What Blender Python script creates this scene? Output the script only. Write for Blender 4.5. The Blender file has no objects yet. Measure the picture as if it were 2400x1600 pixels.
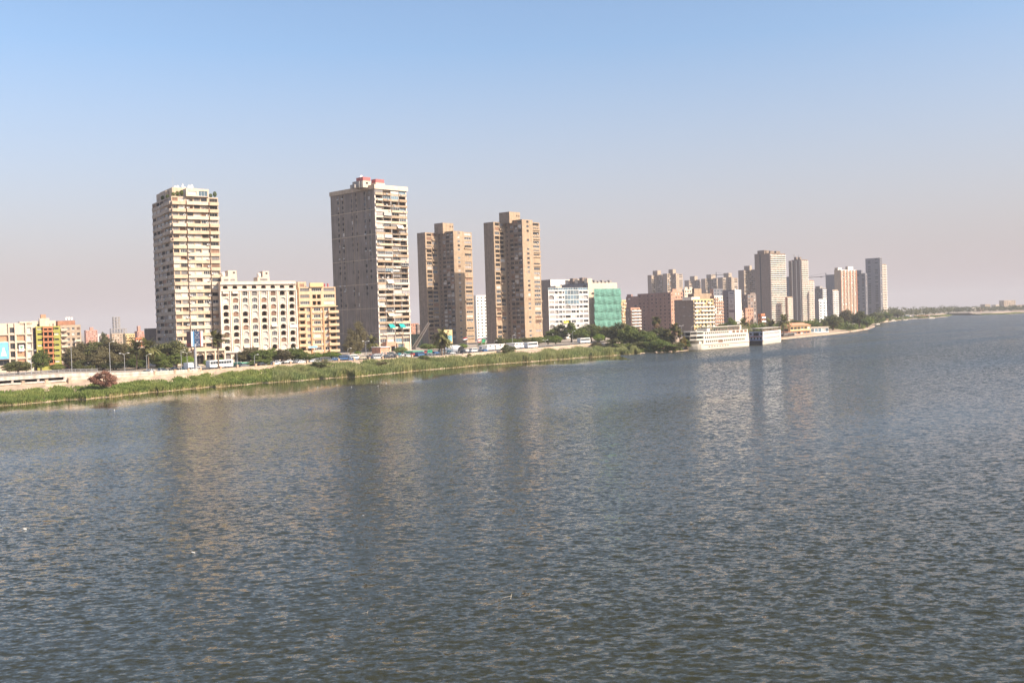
import bpy, math, random
import numpy as np
from mathutils import Vector, Matrix
from mathutils.geometry import tessellate_polygon

# ---------------------------------------------------------------- camera, sky, sun, exposure
SC = bpy.context.scene
COL = SC.collection
CAM_H, FPX, PITCH, ROLL = 20.0, 2450.0, math.radians(1.216), math.radians(1.75)
_cp, _sp, _cr, _sr = math.cos(PITCH), math.sin(PITCH), math.cos(ROLL), math.sin(ROLL)
CF = Vector((0, _cp, -_sp))
_r0, _u0 = Vector((1, 0, 0)), Vector((0, _sp, _cp))
CR = _r0 * _cr - _u0 * _sr
CU = _u0 * _cr + _r0 * _sr
cam = bpy.data.cameras.new('camera')
cam.sensor_width = 36.0
cam.lens = 36.0 * FPX / 2400.0
cam.clip_start, cam.clip_end = 0.5, 30000.0
camo = bpy.data.objects.new('camera', cam)
COL.objects.link(camo)
camo.matrix_world = Matrix(((CR.x, CU.x, -CF.x, 0), (CR.y, CU.y, -CF.y, 0), (CR.z, CU.z, -CF.z, CAM_H), (0, 0, 0, 1)))
SC.camera = camo

SUN_AZ, SUN_EL = math.radians(112), math.radians(35)
world = bpy.data.worlds.new('World')
SC.world = world
world.use_nodes = True
nt = world.node_tree
nt.nodes.clear()
wo = nt.nodes.new('ShaderNodeOutputWorld')
bg = nt.nodes.new('ShaderNodeBackground')
sky = nt.nodes.new('ShaderNodeTexSky')
sky.sky_type = 'NISHITA'
sky.sun_disc = False
sky.sun_elevation = SUN_EL
sky.sun_rotation = SUN_AZ
sky.altitude = 20
sky.air_density = 1.0
sky.dust_density = 2.1
sky.ozone_density = 2.6
# dusty layer near the horizon, the same all the way round
tc = nt.nodes.new('ShaderNodeTexCoord')
sx = nt.nodes.new('ShaderNodeSeparateXYZ')
mr0 = nt.nodes.new('ShaderNodeMapRange')
mr0.inputs[1].default_value, mr0.inputs[2].default_value = 0.0, 0.25
mr0.inputs[3].default_value, mr0.inputs[4].default_value = 1.0, 0.0
mx0 = nt.nodes.new('ShaderNodeMix')
mx0.data_type = 'RGBA'
mx0.inputs[7].default_value = (3.15, 2.66, 2.72, 1)
nt.links.new(tc.outputs['Generated'], sx.inputs[0])
nt.links.new(sx.outputs['Z'], mr0.inputs[0])
nt.links.new(mr0.outputs[0], mx0.inputs[0])
nt.links.new(sky.outputs[0], mx0.inputs[6])
nt.links.new(mx0.outputs[2], bg.inputs[0])
nt.links.new(bg.outputs[0], wo.inputs[0])
bg.inputs[1].default_value = 0.128

sun = bpy.data.lights.new('sun', 'SUN')
sun.energy = 5.0
sun.angle = math.radians(0.6)
sun.color = (1.0, 0.85, 0.69)
suno = bpy.data.objects.new('sun', sun)
COL.objects.link(suno)
sdir = Vector((math.sin(SUN_AZ) * math.cos(SUN_EL), math.cos(SUN_AZ) * math.cos(SUN_EL), math.sin(SUN_EL)))
suno.rotation_euler = (-sdir).to_track_quat('-Z', 'Y').to_euler()

SC.view_settings.view_transform = 'Standard'
SC.view_settings.look = 'None'
SC.view_settings.gamma = 1.0
SC.view_settings.exposure = 0.72
SC.view_settings.use_curve_mapping = False
SC.cycles.max_bounces = 6
SC.cycles.diffuse_bounces = 3
SC.cycles.glossy_bounces = 3
SC.cycles.transmission_bounces = 3
SC.cycles.volume_bounces = 1
SC.cycles.sample_clamp_indirect = 6.0

# ---------------------------------------------------------------- helpers
R = random.Random(7)
GZ = 4.5                                   # street level above the river


def ray(px, py):
    return CF + CR * ((px - 1200.0) / FPX) - CU * ((py - 800.0) / FPX)


def at(px, py, D):
    d = ray(px, py)
    t = D / d.y
    return Vector((d.x * t, D, CAM_H + d.z * t))


def G(px, py, z=GZ):
    d = ray(px, py)
    t = (z - CAM_H) / d.z
    return Vector((d.x * t, d.y * t, z))


MATS = {}


def mat(name, col, rough=0.8, var=0.12, scale=0.6, streak=0.0, spec=0.3, objvar=0.0, metal=0.0, bump=0.0, bscale=3.0):
    if name in MATS:
        return MATS[name]
    m = bpy.data.materials.new(name)
    m.use_nodes = True
    n, l = m.node_tree.nodes, m.node_tree.links
    b = n['Principled BSDF']
    b.inputs['Roughness'].default_value = rough
    b.inputs['Specular IOR Level'].default_value = spec
    b.inputs['Metallic'].default_value = metal
    geo = n.new('ShaderNodeNewGeometry')
    src = None
    hsv = n.new('ShaderNodeHueSaturation')
    hsv.inputs['Color'].default_value = (*col, 1)
    vsum = None
    if var > 0:
        tx = n.new('ShaderNodeTexNoise')
        tx.inputs['Scale'].default_value = scale
        tx.inputs['Detail'].default_value = 4
        l.new(geo.outputs['Position'], tx.inputs['Vector'])
        mr = n.new('ShaderNodeMapRange')
        mr.inputs[1].default_value, mr.inputs[2].default_value = 0.3, 0.7
        mr.inputs[3].default_value, mr.inputs[4].default_value = 1 - var, 1 + var * 0.6
        l.new(tx.outputs['Fac'], mr.inputs[0])
        vsum = mr.outputs[0]
    if streak > 0:
        mp = n.new('ShaderNodeMapping')
        mp.inputs['Scale'].default_value = (0.9, 0.9, 0.06)
        l.new(geo.outputs['Position'], mp.inputs['Vector'])
        t2 = n.new('ShaderNodeTexNoise')
        t2.inputs['Scale'].default_value = 1.0
        t2.inputs['Detail'].default_value = 3
        l.new(mp.outputs[0], t2.inputs['Vector'])
        m2 = n.new('ShaderNodeMapRange')
        m2.inputs[1].default_value, m2.inputs[2].default_value = 0.35, 0.65
        m2.inputs[3].default_value, m2.inputs[4].default_value = 1 - streak, 1
        l.new(t2.outputs['Fac'], m2.inputs[0])
        if vsum is None:
            vsum = m2.outputs[0]
        else:
            mu = n.new('ShaderNodeMath')
            mu.operation = 'MULTIPLY'
            l.new(vsum, mu.inputs[0])
            l.new(m2.outputs[0], mu.inputs[1])
            vsum = mu.outputs[0]
    if objvar > 0:
        oi = n.new('ShaderNodeObjectInfo')
        m3 = n.new('ShaderNodeMapRange')
        m3.inputs[3].default_value, m3.inputs[4].default_value = 1 - objvar, 1 + objvar
        l.new(oi.outputs['Random'], m3.inputs[0])
        if vsum is None:
            vsum = m3.outputs[0]
        else:
            mu = n.new('ShaderNodeMath')
            mu.operation = 'MULTIPLY'
            l.new(vsum, mu.inputs[0])
            l.new(m3.outputs[0], mu.inputs[1])
            vsum = mu.outputs[0]
    if vsum is not None:
        l.new(vsum, hsv.inputs['Value'])
    l.new(hsv.outputs[0], b.inputs['Base Color'])
    if bump > 0:
        tb = n.new('ShaderNodeTexNoise')
        tb.inputs['Scale'].default_value = bscale
        tb.inputs['Detail'].default_value = 5
        l.new(geo.outputs['Position'], tb.inputs['Vector'])
        bp = n.new('ShaderNodeBump')
        bp.inputs['Strength'].default_value = bump
        bp.inputs['Distance'].default_value = 0.3
        l.new(tb.outputs['Fac'], bp.inputs['Height'])
        l.new(bp.outputs[0], b.inputs['Normal'])
    MATS[name] = m
    return m


class MB:
    """collects faces, gives one mesh"""

    def __init__(s):
        s.v, s.f, s.m = [], [], []

    def quad(s, a, b, c, d, m=0):
        i = len(s.v)
        s.v += [a, b, c, d]
        s.f.append((i, i + 1, i + 2, i + 3))
        s.m.append(m)

    def poly(s, pts, m=0):
        i = len(s.v)
        s.v += list(pts)
        s.f.append(tuple(range(i, i + len(pts))))
        s.m.append(m)

    def box(s, x0, x1, y0, y1, z0, z1, m=0):
        i = len(s.v)
        s.v += [(x0, y0, z0), (x1, y0, z0), (x1, y1, z0), (x0, y1, z0), (x0, y0, z1), (x1, y0, z1), (x1, y1, z1), (x0, y1, z1)]
        for q in ((0, 3, 2, 1), (4, 5, 6, 7), (0, 1, 5, 4), (1, 2, 6, 5), (2, 3, 7, 6), (3, 0, 4, 7)):
            s.f.append(tuple(i + k for k in q))
            s.m.append(m)

    def beam(s, a, b, w, h=None, m=0):
        """square bar from a to b"""
        h = h or w
        a, b = Vector(a), Vector(b)
        d = (b - a).normalized()
        up = Vector((0, 0, 1)) if abs(d.z) < 0.95 else Vector((1, 0, 0))
        x = d.cross(up).normalized() * w / 2
        y = x.cross(d).normalized() * h / 2
        i = len(s.v)
        for p in (a, b):
            s.v += [tuple(p + x + y), tuple(p - x + y), tuple(p - x - y), tuple(p + x - y)]
        for q in ((0, 1, 2, 3), (7, 6, 5, 4), (0, 4, 5, 1), (1, 5, 6, 2), (2, 6, 7, 3), (3, 7, 4, 0)):
            s.f.append(tuple(i + k for k in q))
            s.m.append(m)

    def tube(s, pts, rad, n=8, m=0, cap=True):
        """round tube through points; rad number or list"""
        pts = [Vector(p) for p in pts]
        if not isinstance(rad, (list, tuple)):
            rad = [rad] * len(pts)
        i = len(s.v)
        for k, p in enumerate(pts):
            d = (pts[min(k + 1, len(pts) - 1)] - pts[max(k - 1, 0)]).normalized()
            up = Vector((0, 0, 1)) if abs(d.z) < 0.9 else Vector((1, 0, 0))
            x = d.cross(up).normalized()
            y = x.cross(d).normalized()
            for j in range(n):
                a = 2 * math.pi * j / n
                s.v.append(tuple(p + (x * math.cos(a) + y * math.sin(a)) * rad[k]))
        for k in range(len(pts) - 1):
            for j in range(n):
                a, b = i + k * n + j, i + k * n + (j + 1) % n
                s.f.append((a, b, b + n, a + n))
                s.m.append(m)
        if cap:
            s.f.append(tuple(i + j for j in range(n)))
            s.m.append(m)
            k = i + (len(pts) - 1) * n
            s.f.append(tuple(k + n - 1 - j for j in range(n)))
            s.m.append(m)

    def lathe(s, prof, n=12, m=0, c=(0, 0, 0)):
        i = len(s.v)
        for r, z in prof:
            for j in range(n):
                a = 2 * math.pi * j / n
                s.v.append((c[0] + r * math.cos(a), c[1] + r * math.sin(a), c[2] + z))
        for k in range(len(prof) - 1):
            for j in range(n):
                a, b = i + k * n + j, i + k * n + (j + 1) % n
                s.f.append((a, b, b + n, a + n))
                s.m.append(m)

    def prism(s, poly, z0, z1, m=0):
        n = len(poly)
        i = len(s.v)
        s.v += [(x, y, z0) for x, y in poly] + [(x, y, z1) for x, y in poly]
        for k in range(n):
            j = (k + 1) % n
            s.f.append((i + k, i + j, i + n + j, i + n + k))
            s.m.append(m)
        s.f.append(tuple(i + n - 1 - k for k in range(n)))
        s.f.append(tuple(i + n + k for k in range(n)))
        s.m += [m, m]

    def mesh(s, name, mats, smooth=False):
        me = bpy.data.meshes.new(name)
        me.from_pydata([tuple(p) for p in s.v], [], s.f)
        for x in (mats if isinstance(mats, (list, tuple)) else [mats]):
            me.materials.append(x)
        me.polygons.foreach_set('material_index', s.m)
        if smooth:
            me.polygons.foreach_set('use_smooth', [True] * len(s.f))
        me.update()
        return me


def npmesh(name, verts, faces, mats, attr=None, smooth=False, mi=None):
    """verts Nx3 array, faces Mxk array"""
    me = bpy.data.meshes.new(name)
    nv, (nf, k) = len(verts), faces.shape
    me.vertices.add(nv)
    me.vertices.foreach_set('co', verts.astype(np.float32).ravel())
    me.loops.add(nf * k)
    me.loops.foreach_set('vertex_index', faces.astype(np.int32).ravel())
    me.polygons.add(nf)
    me.polygons.foreach_set('loop_start', np.arange(0, nf * k, k, dtype=np.int32))
    me.polygons.foreach_set('loop_total', np.full(nf, k, dtype=np.int32))
    for x in (mats if isinstance(mats, (list, tuple)) else [mats]):
        me.materials.append(x)
    if mi is not None:
        me.polygons.foreach_set('material_index', mi.astype(np.int32))
    if smooth:
        me.polygons.foreach_set('use_smooth', np.ones(nf, dtype=bool))
    for an, data in (attr or {}).items():
        a = me.attributes.new(an, 'FLOAT', 'POINT')
        a.data.foreach_set('value', data.astype(np.float32))
    me.update(calc_edges=True)
    me.validate()
    return me


def ob(name, me, parent=None, loc=(0, 0, 0), rz=0.0, label=None, cat=None, group=None, kind=None, scale=None):
    o = bpy.data.objects.new(name, me)
    o.location = loc
    o.rotation_euler = (0, 0, rz)
    if scale is not None:
        o.scale = scale if isinstance(scale, (tuple, list)) else (scale,) * 3
    if parent is not None:
        o.parent = parent
    if label:
        o['label'] = label
    if cat:
        o['category'] = cat
    if group:
        o['group'] = group
    if kind:
        o['kind'] = kind
    COL.objects.link(o)
    return o


def copy_tree(src, parent=None):
    c = src.copy()
    COL.objects.link(c)
    c.parent = parent
    for ch in src.children:
        copy_tree(ch, c)
    return c


# ---------------------------------------------------------------- materials
M_cream = mat('cream render', (0.61, 0.465, 0.325), var=0.15, streak=0.12)
M_cream2 = mat('pale cream render', (0.68, 0.56, 0.43), var=0.12, streak=0.1)
M_t1side = mat('shaded cream render', (0.46, 0.38, 0.30), var=0.2, streak=0.2)  # left side of the cream tower, its shade put into the colour
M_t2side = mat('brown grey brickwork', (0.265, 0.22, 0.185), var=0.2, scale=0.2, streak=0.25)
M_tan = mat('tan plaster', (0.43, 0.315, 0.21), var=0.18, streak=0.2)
M_tandk = mat('brown and shaded tan plaster', (0.29, 0.22, 0.165), var=0.22, streak=0.25)  # sunless faces of the tan towers: shade put into a darker plaster colour
M_arch = mat('pinkish cream render', (0.68, 0.56, 0.45), var=0.1, streak=0.12)
M_archtrim = mat('light cream trim', (0.77, 0.68, 0.58), var=0.08, streak=0.08)
M_ochre = mat('ochre trim', (0.50, 0.30, 0.16), var=0.12)
M_yellow = mat('yellow ochre render', (0.61, 0.435, 0.28), var=0.1, streak=0.1)
M_yellow2 = mat('warm yellow paint', (0.66, 0.50, 0.26), var=0.1, streak=0.1)
M_white = mat('white render', (0.74, 0.71, 0.65), var=0.1, streak=0.12)
M_purew = mat('white paint', (0.80, 0.78, 0.74), var=0.06)
M_lime = mat('lime green paint', (0.37, 0.36, 0.09), var=0.16, streak=0.08)
M_orange = mat('orange paint', (0.55, 0.215, 0.105), var=0.16, streak=0.08)
M_purple = mat('purple brown and shaded render', (0.30, 0.19, 0.165), var=0.16, streak=0.12)  # sunless sides of the lime and salmon blocks carry their shade in this colour
M_salmon = mat('salmon brick', (0.52, 0.29, 0.195), var=0.15, streak=0.1)
M_brick = mat('red brick', (0.42, 0.21, 0.13), var=0.2, scale=0.9, streak=0.1)
M_brick2 = mat('light brick panel', (0.52, 0.29, 0.18), var=0.15, scale=0.9)
M_pink = mat('pink brick', (0.55, 0.30, 0.23), var=0.12, streak=0.1)
M_conc = mat('grey concrete', (0.36, 0.33, 0.30), var=0.2, streak=0.15)
M_dkconc = mat('dark weathered concrete', (0.10, 0.085, 0.08), var=0.25, streak=0.2)
M_beige = mat('beige plaster', (0.47, 0.37, 0.27), var=0.15, streak=0.15)
M_brownwall = mat('brown and shaded wall', (0.25, 0.195, 0.165), var=0.14, streak=0.1)  # on sunless sides of cream and white blocks the shade is in this colour
M_greywall = mat('blue grey and shaded wall', (0.21, 0.205, 0.22), var=0.1, streak=0.1)  # also holds the shade of sunless sides on pale fronted blocks
M_glass = mat('dark window glass', (0.045, 0.05, 0.058), rough=0.12, var=0, objvar=0.7, spec=0.6)
M_glassb = mat('blue window glass', (0.10, 0.16, 0.20), rough=0.1, var=0, objvar=0.5, spec=0.7)
M_dark = mat('dark interior', (0.03, 0.027, 0.025), rough=0.9, var=0, objvar=0.5)
M_curtain = mat('pale curtain behind glass', (0.50, 0.46, 0.42), rough=0.5, var=0.1, objvar=0.25)
M_shutter = mat('grey shutter', (0.27, 0.25, 0.24), rough=0.6, var=0.1, objvar=0.4)
M_wood = mat('brown wooden shutter', (0.25, 0.14, 0.09), rough=0.6, var=0.15, objvar=0.4)
M_frame = mat('white window frame', (0.72, 0.70, 0.66), rough=0.5, var=0, objvar=0.1)
M_framed = mat('dark window frame', (0.14, 0.12, 0.11), rough=0.5, var=0, objvar=0.3)
M_acw = mat('white enamel', (0.78, 0.77, 0.74), rough=0.4, var=0.04)
M_pipe = mat('dark drain pipe', (0.09, 0.06, 0.05), rough=0.6, var=0.1)
M_steel = mat('grey galvanised steel', (0.42, 0.42, 0.42), rough=0.45, var=0.08, metal=0.3)
M_dkmetal = mat('dark metal', (0.06, 0.06, 0.065), rough=0.5, var=0.1)
M_teal = mat('teal canvas', (0.02, 0.36, 0.34), rough=0.9, var=0.1)
M_cloth = mat('cream canvas', (0.66, 0.58, 0.46), rough=0.9, var=0.1, objvar=0.15)
M_redroof = mat('red painted metal', (0.45, 0.13, 0.12), rough=0.6, var=0.15)
M_tile = mat('orange roof tile', (0.58, 0.28, 0.16), var=0.18, scale=2.0)
M_asphalt = mat('asphalt', (0.075, 0.073, 0.072), rough=0.9, var=0.25, scale=0.4)
M_pave = mat('pavement slabs', (0.36, 0.32, 0.27), rough=0.9, var=0.2, scale=0.7)
M_stone = mat('sandstone', (0.48, 0.36, 0.26), rough=0.9, var=0.2, scale=1.0, streak=0.15)
M_wwall = mat('whitewashed concrete', (0.60, 0.53, 0.46), rough=0.9, var=0.25, scale=0.5, streak=0.3)
M_gsign = mat('green road sign', (0.02, 0.30, 0.17), rough=0.5, var=0.04)
M_bark = mat('bark', (0.16, 0.115, 0.08), rough=0.95, var=0.3, scale=3.0)
M_palmtrunk = mat('palm trunk', (0.20, 0.15, 0.11), rough=0.95, var=0.3, scale=3.0)
# ---------------------------------------------------------------- terrain
shore_px = [(-260, 974), (-120, 962), (0, 951), (120, 941), (250, 931), (350, 920), (450, 911), (540, 904), (640, 896), (750, 888),
            (860, 880.5), (1000, 867), (1120, 856.5), (1260, 846), (1380, 837.5), (1450, 832), (1500, 829)]
edge_px = [(-260, 917), (-120, 909), (0, 901), (120, 893.5), (250, 885), (350, 879), (450, 872), (540, 864.5), (640, 857.5), (750, 850),
           (860, 845), (1000, 836), (1120, 827), (1260, 816), (1380, 806), (1450, 801), (1500, 797)]
right_px = [(1518, 827), (1560, 826), (1605, 822), (1680, 809), (1760, 801), (1830, 795.5), (1885, 790), (1939, 784.6), (2003, 777),
            (2040, 771), (2052, 766), (2050, 760.5), (2060, 757), (2086, 754), (2116, 750), (2147, 747), (2178, 746), (2222, 742)]
shore = [G(x, y, 0.0) for x, y in shore_px]
edge = [G(x, y, GZ) for x, y in edge_px]
r_sh = [G(x, y, 0.0) for x, y in right_px]
far_sh = [G(2233, 738.2, 0), G(2300, 738, 0), G(2361, 736.6, 0), G(2400, 734, 0)]
far_sh += [far_sh[-1] + Vector((260, -60, 0)), far_sh[-1] + Vector((900, -420, 0)), far_sh[-1] + Vector((2600, -1500, 0))]
widths = [22, 24, 26, 30, 34, 34, 30, 30, 36, 50, 40, 26, 26, 30, 34, 36, 40, 45] + [30, 40, 50, 50, 50, 50, 50]
allr = r_sh + far_sh


def normals_left(poly):
    out = []
    for i in range(len(poly)):
        a, b = poly[max(i - 1, 0)], poly[min(i + 1, len(poly) - 1)]
        d = Vector((b.x - a.x, b.y - a.y, 0)).normalized()
        out.append(Vector((-d.y, d.x, 0)))
    return out


NL = Vector((-math.sin(math.radians(50)), math.cos(math.radians(50)), 0))
r_edge = []
for i, (p, w) in enumerate(zip(allr, widths)):
    n = NL if i < len(r_sh) else Vector((-0.15, 1, 0)).normalized()
    q = p + n * w
    r_edge.append(Vector((q.x, q.y, GZ)))
shore += allr
edge += r_edge


def resample(poly, k):
    out = []
    for a, b in zip(poly[:-1], poly[1:]):
        for j in range(k):
            out.append(a.lerp(b, j / k))
    out.append(poly[-1])
    return out


KS = 8
shore_f, edge_f = resample(shore, KS), resample(edge, KS)
rn = random.Random(3)
NF = len(shore_f)
NLEFT = (len(shore_px) - 1) * KS
quay0 = NLEFT + 4 * KS
rows = []
for i in range(NF):
    s, e = shore_f[i], edge_f[i]
    j = (2.2 * math.sin(i * 0.9) * math.sin(i * 0.37 + 1) + rn.uniform(-1.2, 1.2)) if i < quay0 else rn.uniform(-0.3, 0.3)
    d = (e - s)
    dn = Vector((d.x, d.y, 0))
    L = dn.length
    dn.normalize()
    isq = quay0 <= i < NLEFT + 10 * KS
    s0 = s + dn * j
    if isq:
        prof = [(-0.5, -0.8), (0.0, 1.1), (6.0, 1.25), (0.45 * L, 2.2), (0.72 * L, 3.4), (L, GZ)]
    else:
        prof = [(-2.0, -0.8), (1.5, 0.25), (0.30 * L, 0.9), (0.62 * L, 1.7), (0.86 * L, 3.2), (L, GZ)]
    row = []
    for k, (t, z) in enumerate(prof):
        p = s0 + dn * t if k < 5 else e.copy()
        jj = rn.uniform(-0.18, 0.18) if 1 < k < 5 and not isq else 0
        row.append((p.x, p.y, z + jj))
    rows.append(row)
M_sand = mat('sandy river bank', (0.45, 0.34, 0.245), rough=0.95, var=0.28, scale=0.35, bump=0.5, bscale=1.2)
M_ground = mat('dusty ground', (0.36, 0.30, 0.235), rough=0.95, var=0.25, scale=0.05)
mb = MB()
for i in range(NF - 1):
    for k in range(5):
        mb.quad(rows[i][k], rows[i][k + 1], rows[i + 1][k + 1], rows[i + 1][k], 0)
ob('river_bank', mb.mesh('river_bank', [M_sand]), kind='structure')

gp = [Vector((p.x, p.y, GZ)) for p in edge_f] + [Vector((5200, 9500, GZ)), Vector((-6000, 9500, GZ)), Vector((-6000, 150, GZ))]
tri = tessellate_polygon([gp])
me = bpy.data.meshes.new('ground')
me.from_pydata([tuple(p) for p in gp], [], [tuple(t) for t in tri])
me.materials.append(M_ground)
ob('ground', me, kind='structure')

# street: pavement with a kerb, then asphalt, along the land edge
e_left = [Vector((p.x, p.y, 0)) for p in resample(edge[:len(edge_px)], 8)]
nl_left = normals_left(e_left)


def strip(d0, d1, z, m, name, kerb=None):
    q = MB()
    for i in range(len(e_left) - 1):
        a, b = e_left[i], e_left[i + 1]
        na, nb = nl_left[i], nl_left[i + 1]
        p = [a + na * d0, b + nb * d0, b + nb * d1, a + na * d1]
        q.quad(*[(v.x, v.y, z) for v in p])
        if kerb:
            for v0, v1 in ((p[0], p[1]), (p[3], p[2])):
                q.quad((v0.x, v0.y, GZ - 0.02), (v1.x, v1.y, GZ - 0.02), (v1.x, v1.y, z), (v0.x, v0.y, z))
    return ob(name, q.mesh(name, [m]), kind='structure')


strip(0.6, 4.0, GZ + 0.14, M_pave, 'pavement', kerb=True)
strip(4.02, 20.0, GZ + 0.006, M_asphalt, 'road')
strip(20.02, 24.0, GZ + 0.14, M_pave, 'pavement', kerb=True)
M_line = mat('road paint', (0.75, 0.73, 0.68), rough=0.8, var=0.2, scale=2.0)
q = MB()
for dd in (4.3, 12.0, 19.6):
    for i in range(len(e_left) - 1):
        a, b, na, nb = e_left[i], e_left[i + 1], nl_left[i], nl_left[i + 1]
        n = 4
        for j in range(n):
            if dd == 12.0 and j % 2:
                continue
            t0, t1 = j / n, (j + 1) / n
            p = [a.lerp(b, t0) + na * (dd - 0.08), a.lerp(b, t1) + na * (dd - 0.08), a.lerp(b, t1) + na * (dd + 0.08), a.lerp(b, t0) + na * (dd + 0.08)]
            q.quad(*[(v.x, v.y, GZ + 0.012) for v in p])
ob('road_markings', q.mesh('road_markings', [M_line]), kind='structure')


def on_line(px, off, py=860):
    """point of the street at distance off inland from the land edge, seen at column px; and its heading"""
    d = ray(px, py)
    best = None
    for i in range(len(e_left) - 1):
        a, b = e_left[i] + nl_left[i] * off, e_left[i + 1] + nl_left[i + 1] * off
        # cross of (a-cam) with ray
        ca = a.x * d.y - a.y * d.x
        cb = b.x * d.y - b.y * d.x
        if ca * cb <= 0 and ca != cb:
            t = ca / (ca - cb)
            p = a.lerp(b, t)
            best = (Vector((p.x, p.y, GZ)), math.atan2(b.y - a.y, b.x - a.x))
    if best is None:
        best = (Vector((e_left[-1].x, e_left[-1].y, GZ)) + Vector((20, 20, 0)), 0.8)
    return best


# ---------------------------------------------------------------- water
def shore_dist(X, Y):
    pts = np.array([(p.x, p.y) for p in shore[:len(shore_px) + 6]])
    best = np.full(X.shape, 1e9)
    for a, b in zip(pts[:-1], pts[1:]):
        ab = b - a
        t = np.clip(((X - a[0]) * ab[0] + (Y - a[1]) * ab[1]) / (ab @ ab), 0, 1)
        best = np.minimum(best, np.hypot(X - a[0] - t * ab[0], Y - a[1] - t * ab[1]))
    return best


def make_water():
    rg = np.random.default_rng(5)
    rad = [30.0]
    while rad[-1] < 420:
        rad.append(rad[-1] * 1.0038)
    while rad[-1] < 1100:
        rad.append(rad[-1] * 1.012)
    while rad[-1] < 9000:
        rad.append(rad[-1] * 1.05)
    rad = np.array(rad)
    ang = np.radians(np.linspace(-52, 52, 760))
    RR, AA = np.meshgrid(rad, ang, indexing='ij')
    X, Y = RR * np.sin(AA), RR * np.cos(AA)
    sd = shore_dist(X, Y)
    wob = 10 * np.sin(X * 0.045 + 1.3) + 7 * np.sin(X * 0.11 + Y * 0.06)
    calm = np.clip((sd - 34 + wob) / 26, 0, 1)
    calm = calm * calm * (3 - 2 * calm)
    X0 = G(1450, 832, 0).x
    calm = np.where(X > X0, 1.0, calm)
    dr = np.gradient(rad)[:, None] * np.ones_like(RR)
    Z = np.zeros_like(RR)
    N = 56
    unres = np.zeros_like(RR)
    lams = np.exp(rg.uniform(math.log(0.45), math.log(2.0), N))
    # wind lanes and slicks: patches stretched along the current (towards the bend)
    cu, cv = X * 0.62 + Y * 0.78, X * 0.78 - Y * 0.62
    gust = np.full_like(X, 0.92)
    for k in range(14):
        fa, fb = rg.uniform(0.004, 0.03), rg.uniform(0.02, 0.11)
        gust += 0.085 * np.sin(cu * fa + 2.2 * np.sin(cv * fb * 0.3 + k) + k * 1.7) * np.sin(cv * fb + 1.5 * np.sin(cu * fa * 0.7 + k * 2) + k * 0.9)
    gust = np.clip(gust, 0.45, 1.35)
    for lam in lams:
        th = math.radians(rg.normal(8, 42))
        k = 2 * math.pi / lam
        ph = rg.uniform(0, 6.28)
        s = 0.13 * math.sqrt(2 / N) * (1.15 if lam < 1.1 else 0.75)
        w = np.clip(1.6 - 3.2 * dr / lam, 0, 1)
        arg = k * (X * math.sin(th) + Y * math.cos(th)) + ph
        arg = arg + 0.7 * np.sin(0.13 * X * (1 + 0.2 * math.sin(ph)) + 0.17 * Y + ph * 3)
        env = 0.65 + 0.5 * np.sin(0.05 * X + 0.08 * Y + ph * 5)
        Z += w * env * s / k * (np.sin(arg) + 0.22 * np.cos(2 * arg))
        unres += (1 - w ** 2) * s * s / 2
    Z *= calm * gust
    fr_ = np.clip(np.sqrt(unres) / 0.13, 0, 1)
    sm = np.clip((RR - 160) / 360, 0, 1)
    sm = sm * sm * (3 - 2 * sm)
    chop = (0.028 + 0.15 * fr_ ** 1.4 + 0.09 * sm) * calm * gust + 0.016
    lean_a = (0.045 + 0.0 * fr_ + 0.15 * sm) * calm
    nr, na = RR.shape
    idx = np.arange(nr * na).reshape(nr, na)
    F = np.stack([idx[:-1, :-1], idx[:-1, 1:], idx[1:, 1:], idx[1:, :-1]], -1).reshape(-1, 4)
    V = np.stack([X, Y, Z], -1).reshape(-1, 3)
    m = bpy.data.materials.new('river water')
    m.use_nodes = True
    n, l = m.node_tree.nodes, m.node_tree.links
    b = n['Principled BSDF']
    b.inputs['Base Color'].default_value = (0.030, 0.030, 0.013, 1)
    b.inputs['Roughness'].default_value = 0.06
    b.inputs['IOR'].default_value = 1.333
    geo = n.new('ShaderNodeNewGeometry')
    at_ = n.new('ShaderNodeAttribute')
    at_.attribute_name = 'chop'
    tot = None
    for sc, str_, wt in ((1.2, 0.6, 0.6), (3.0, 0.6, 0.9), (7.0, 0.7, 0.45)):
        mp = n.new('ShaderNodeMapping')
        mp.inputs['Scale'].default_value = (sc * str_, sc, sc)
        mp.inputs['Rotation'].default_value = (0, 0, math.radians(-8))
        l.new(geo.outputs['Position'], mp.inputs['Vector'])
        tx = n.new('ShaderNodeTexNoise')
        tx.inputs['Scale'].default_value = 1.0
        tx.inputs['Detail'].default_value = 2.0
        l.new(mp.outputs[0], tx.inputs['Vector'])
        sb = n.new('ShaderNodeVectorMath')
        sb.operation = 'SUBTRACT'
        l.new(tx.outputs['Color'], sb.inputs[0])
        sb.inputs[1].default_value = (0.5, 0.5, 0.5)
        sc_ = n.new('ShaderNodeVectorMath')
        sc_.operation = 'MULTIPLY'
        l.new(sb.outputs[0], sc_.inputs[0])
        sc_.inputs[1].default_value = (wt * 5.5 * 0.7, wt * 5.5, 0)
        if tot is None:
            tot = sc_.outputs[0]
        else:
            ad = n.new('ShaderNodeVectorMath')
            ad.operation = 'ADD'
            l.new(tot, ad.inputs[0])
            l.new(sc_.outputs[0], ad.inputs[1])
            tot = ad.outputs[0]
    ms = n.new('ShaderNodeVectorMath')
    ms.operation = 'SCALE'
    l.new(tot, ms.inputs[0])
    l.new(at_.outputs['Fac'], ms.inputs['Scale'])
    # tilt added to the normals towards the bridge, so the water mirrors higher sky
    lean = n.new('ShaderNodeVectorMath')
    lean.operation = 'SCALE'
    lean.inputs[0].default_value = (-0.12, -1.0, 0)
    at2 = n.new('ShaderNodeAttribute')
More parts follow.
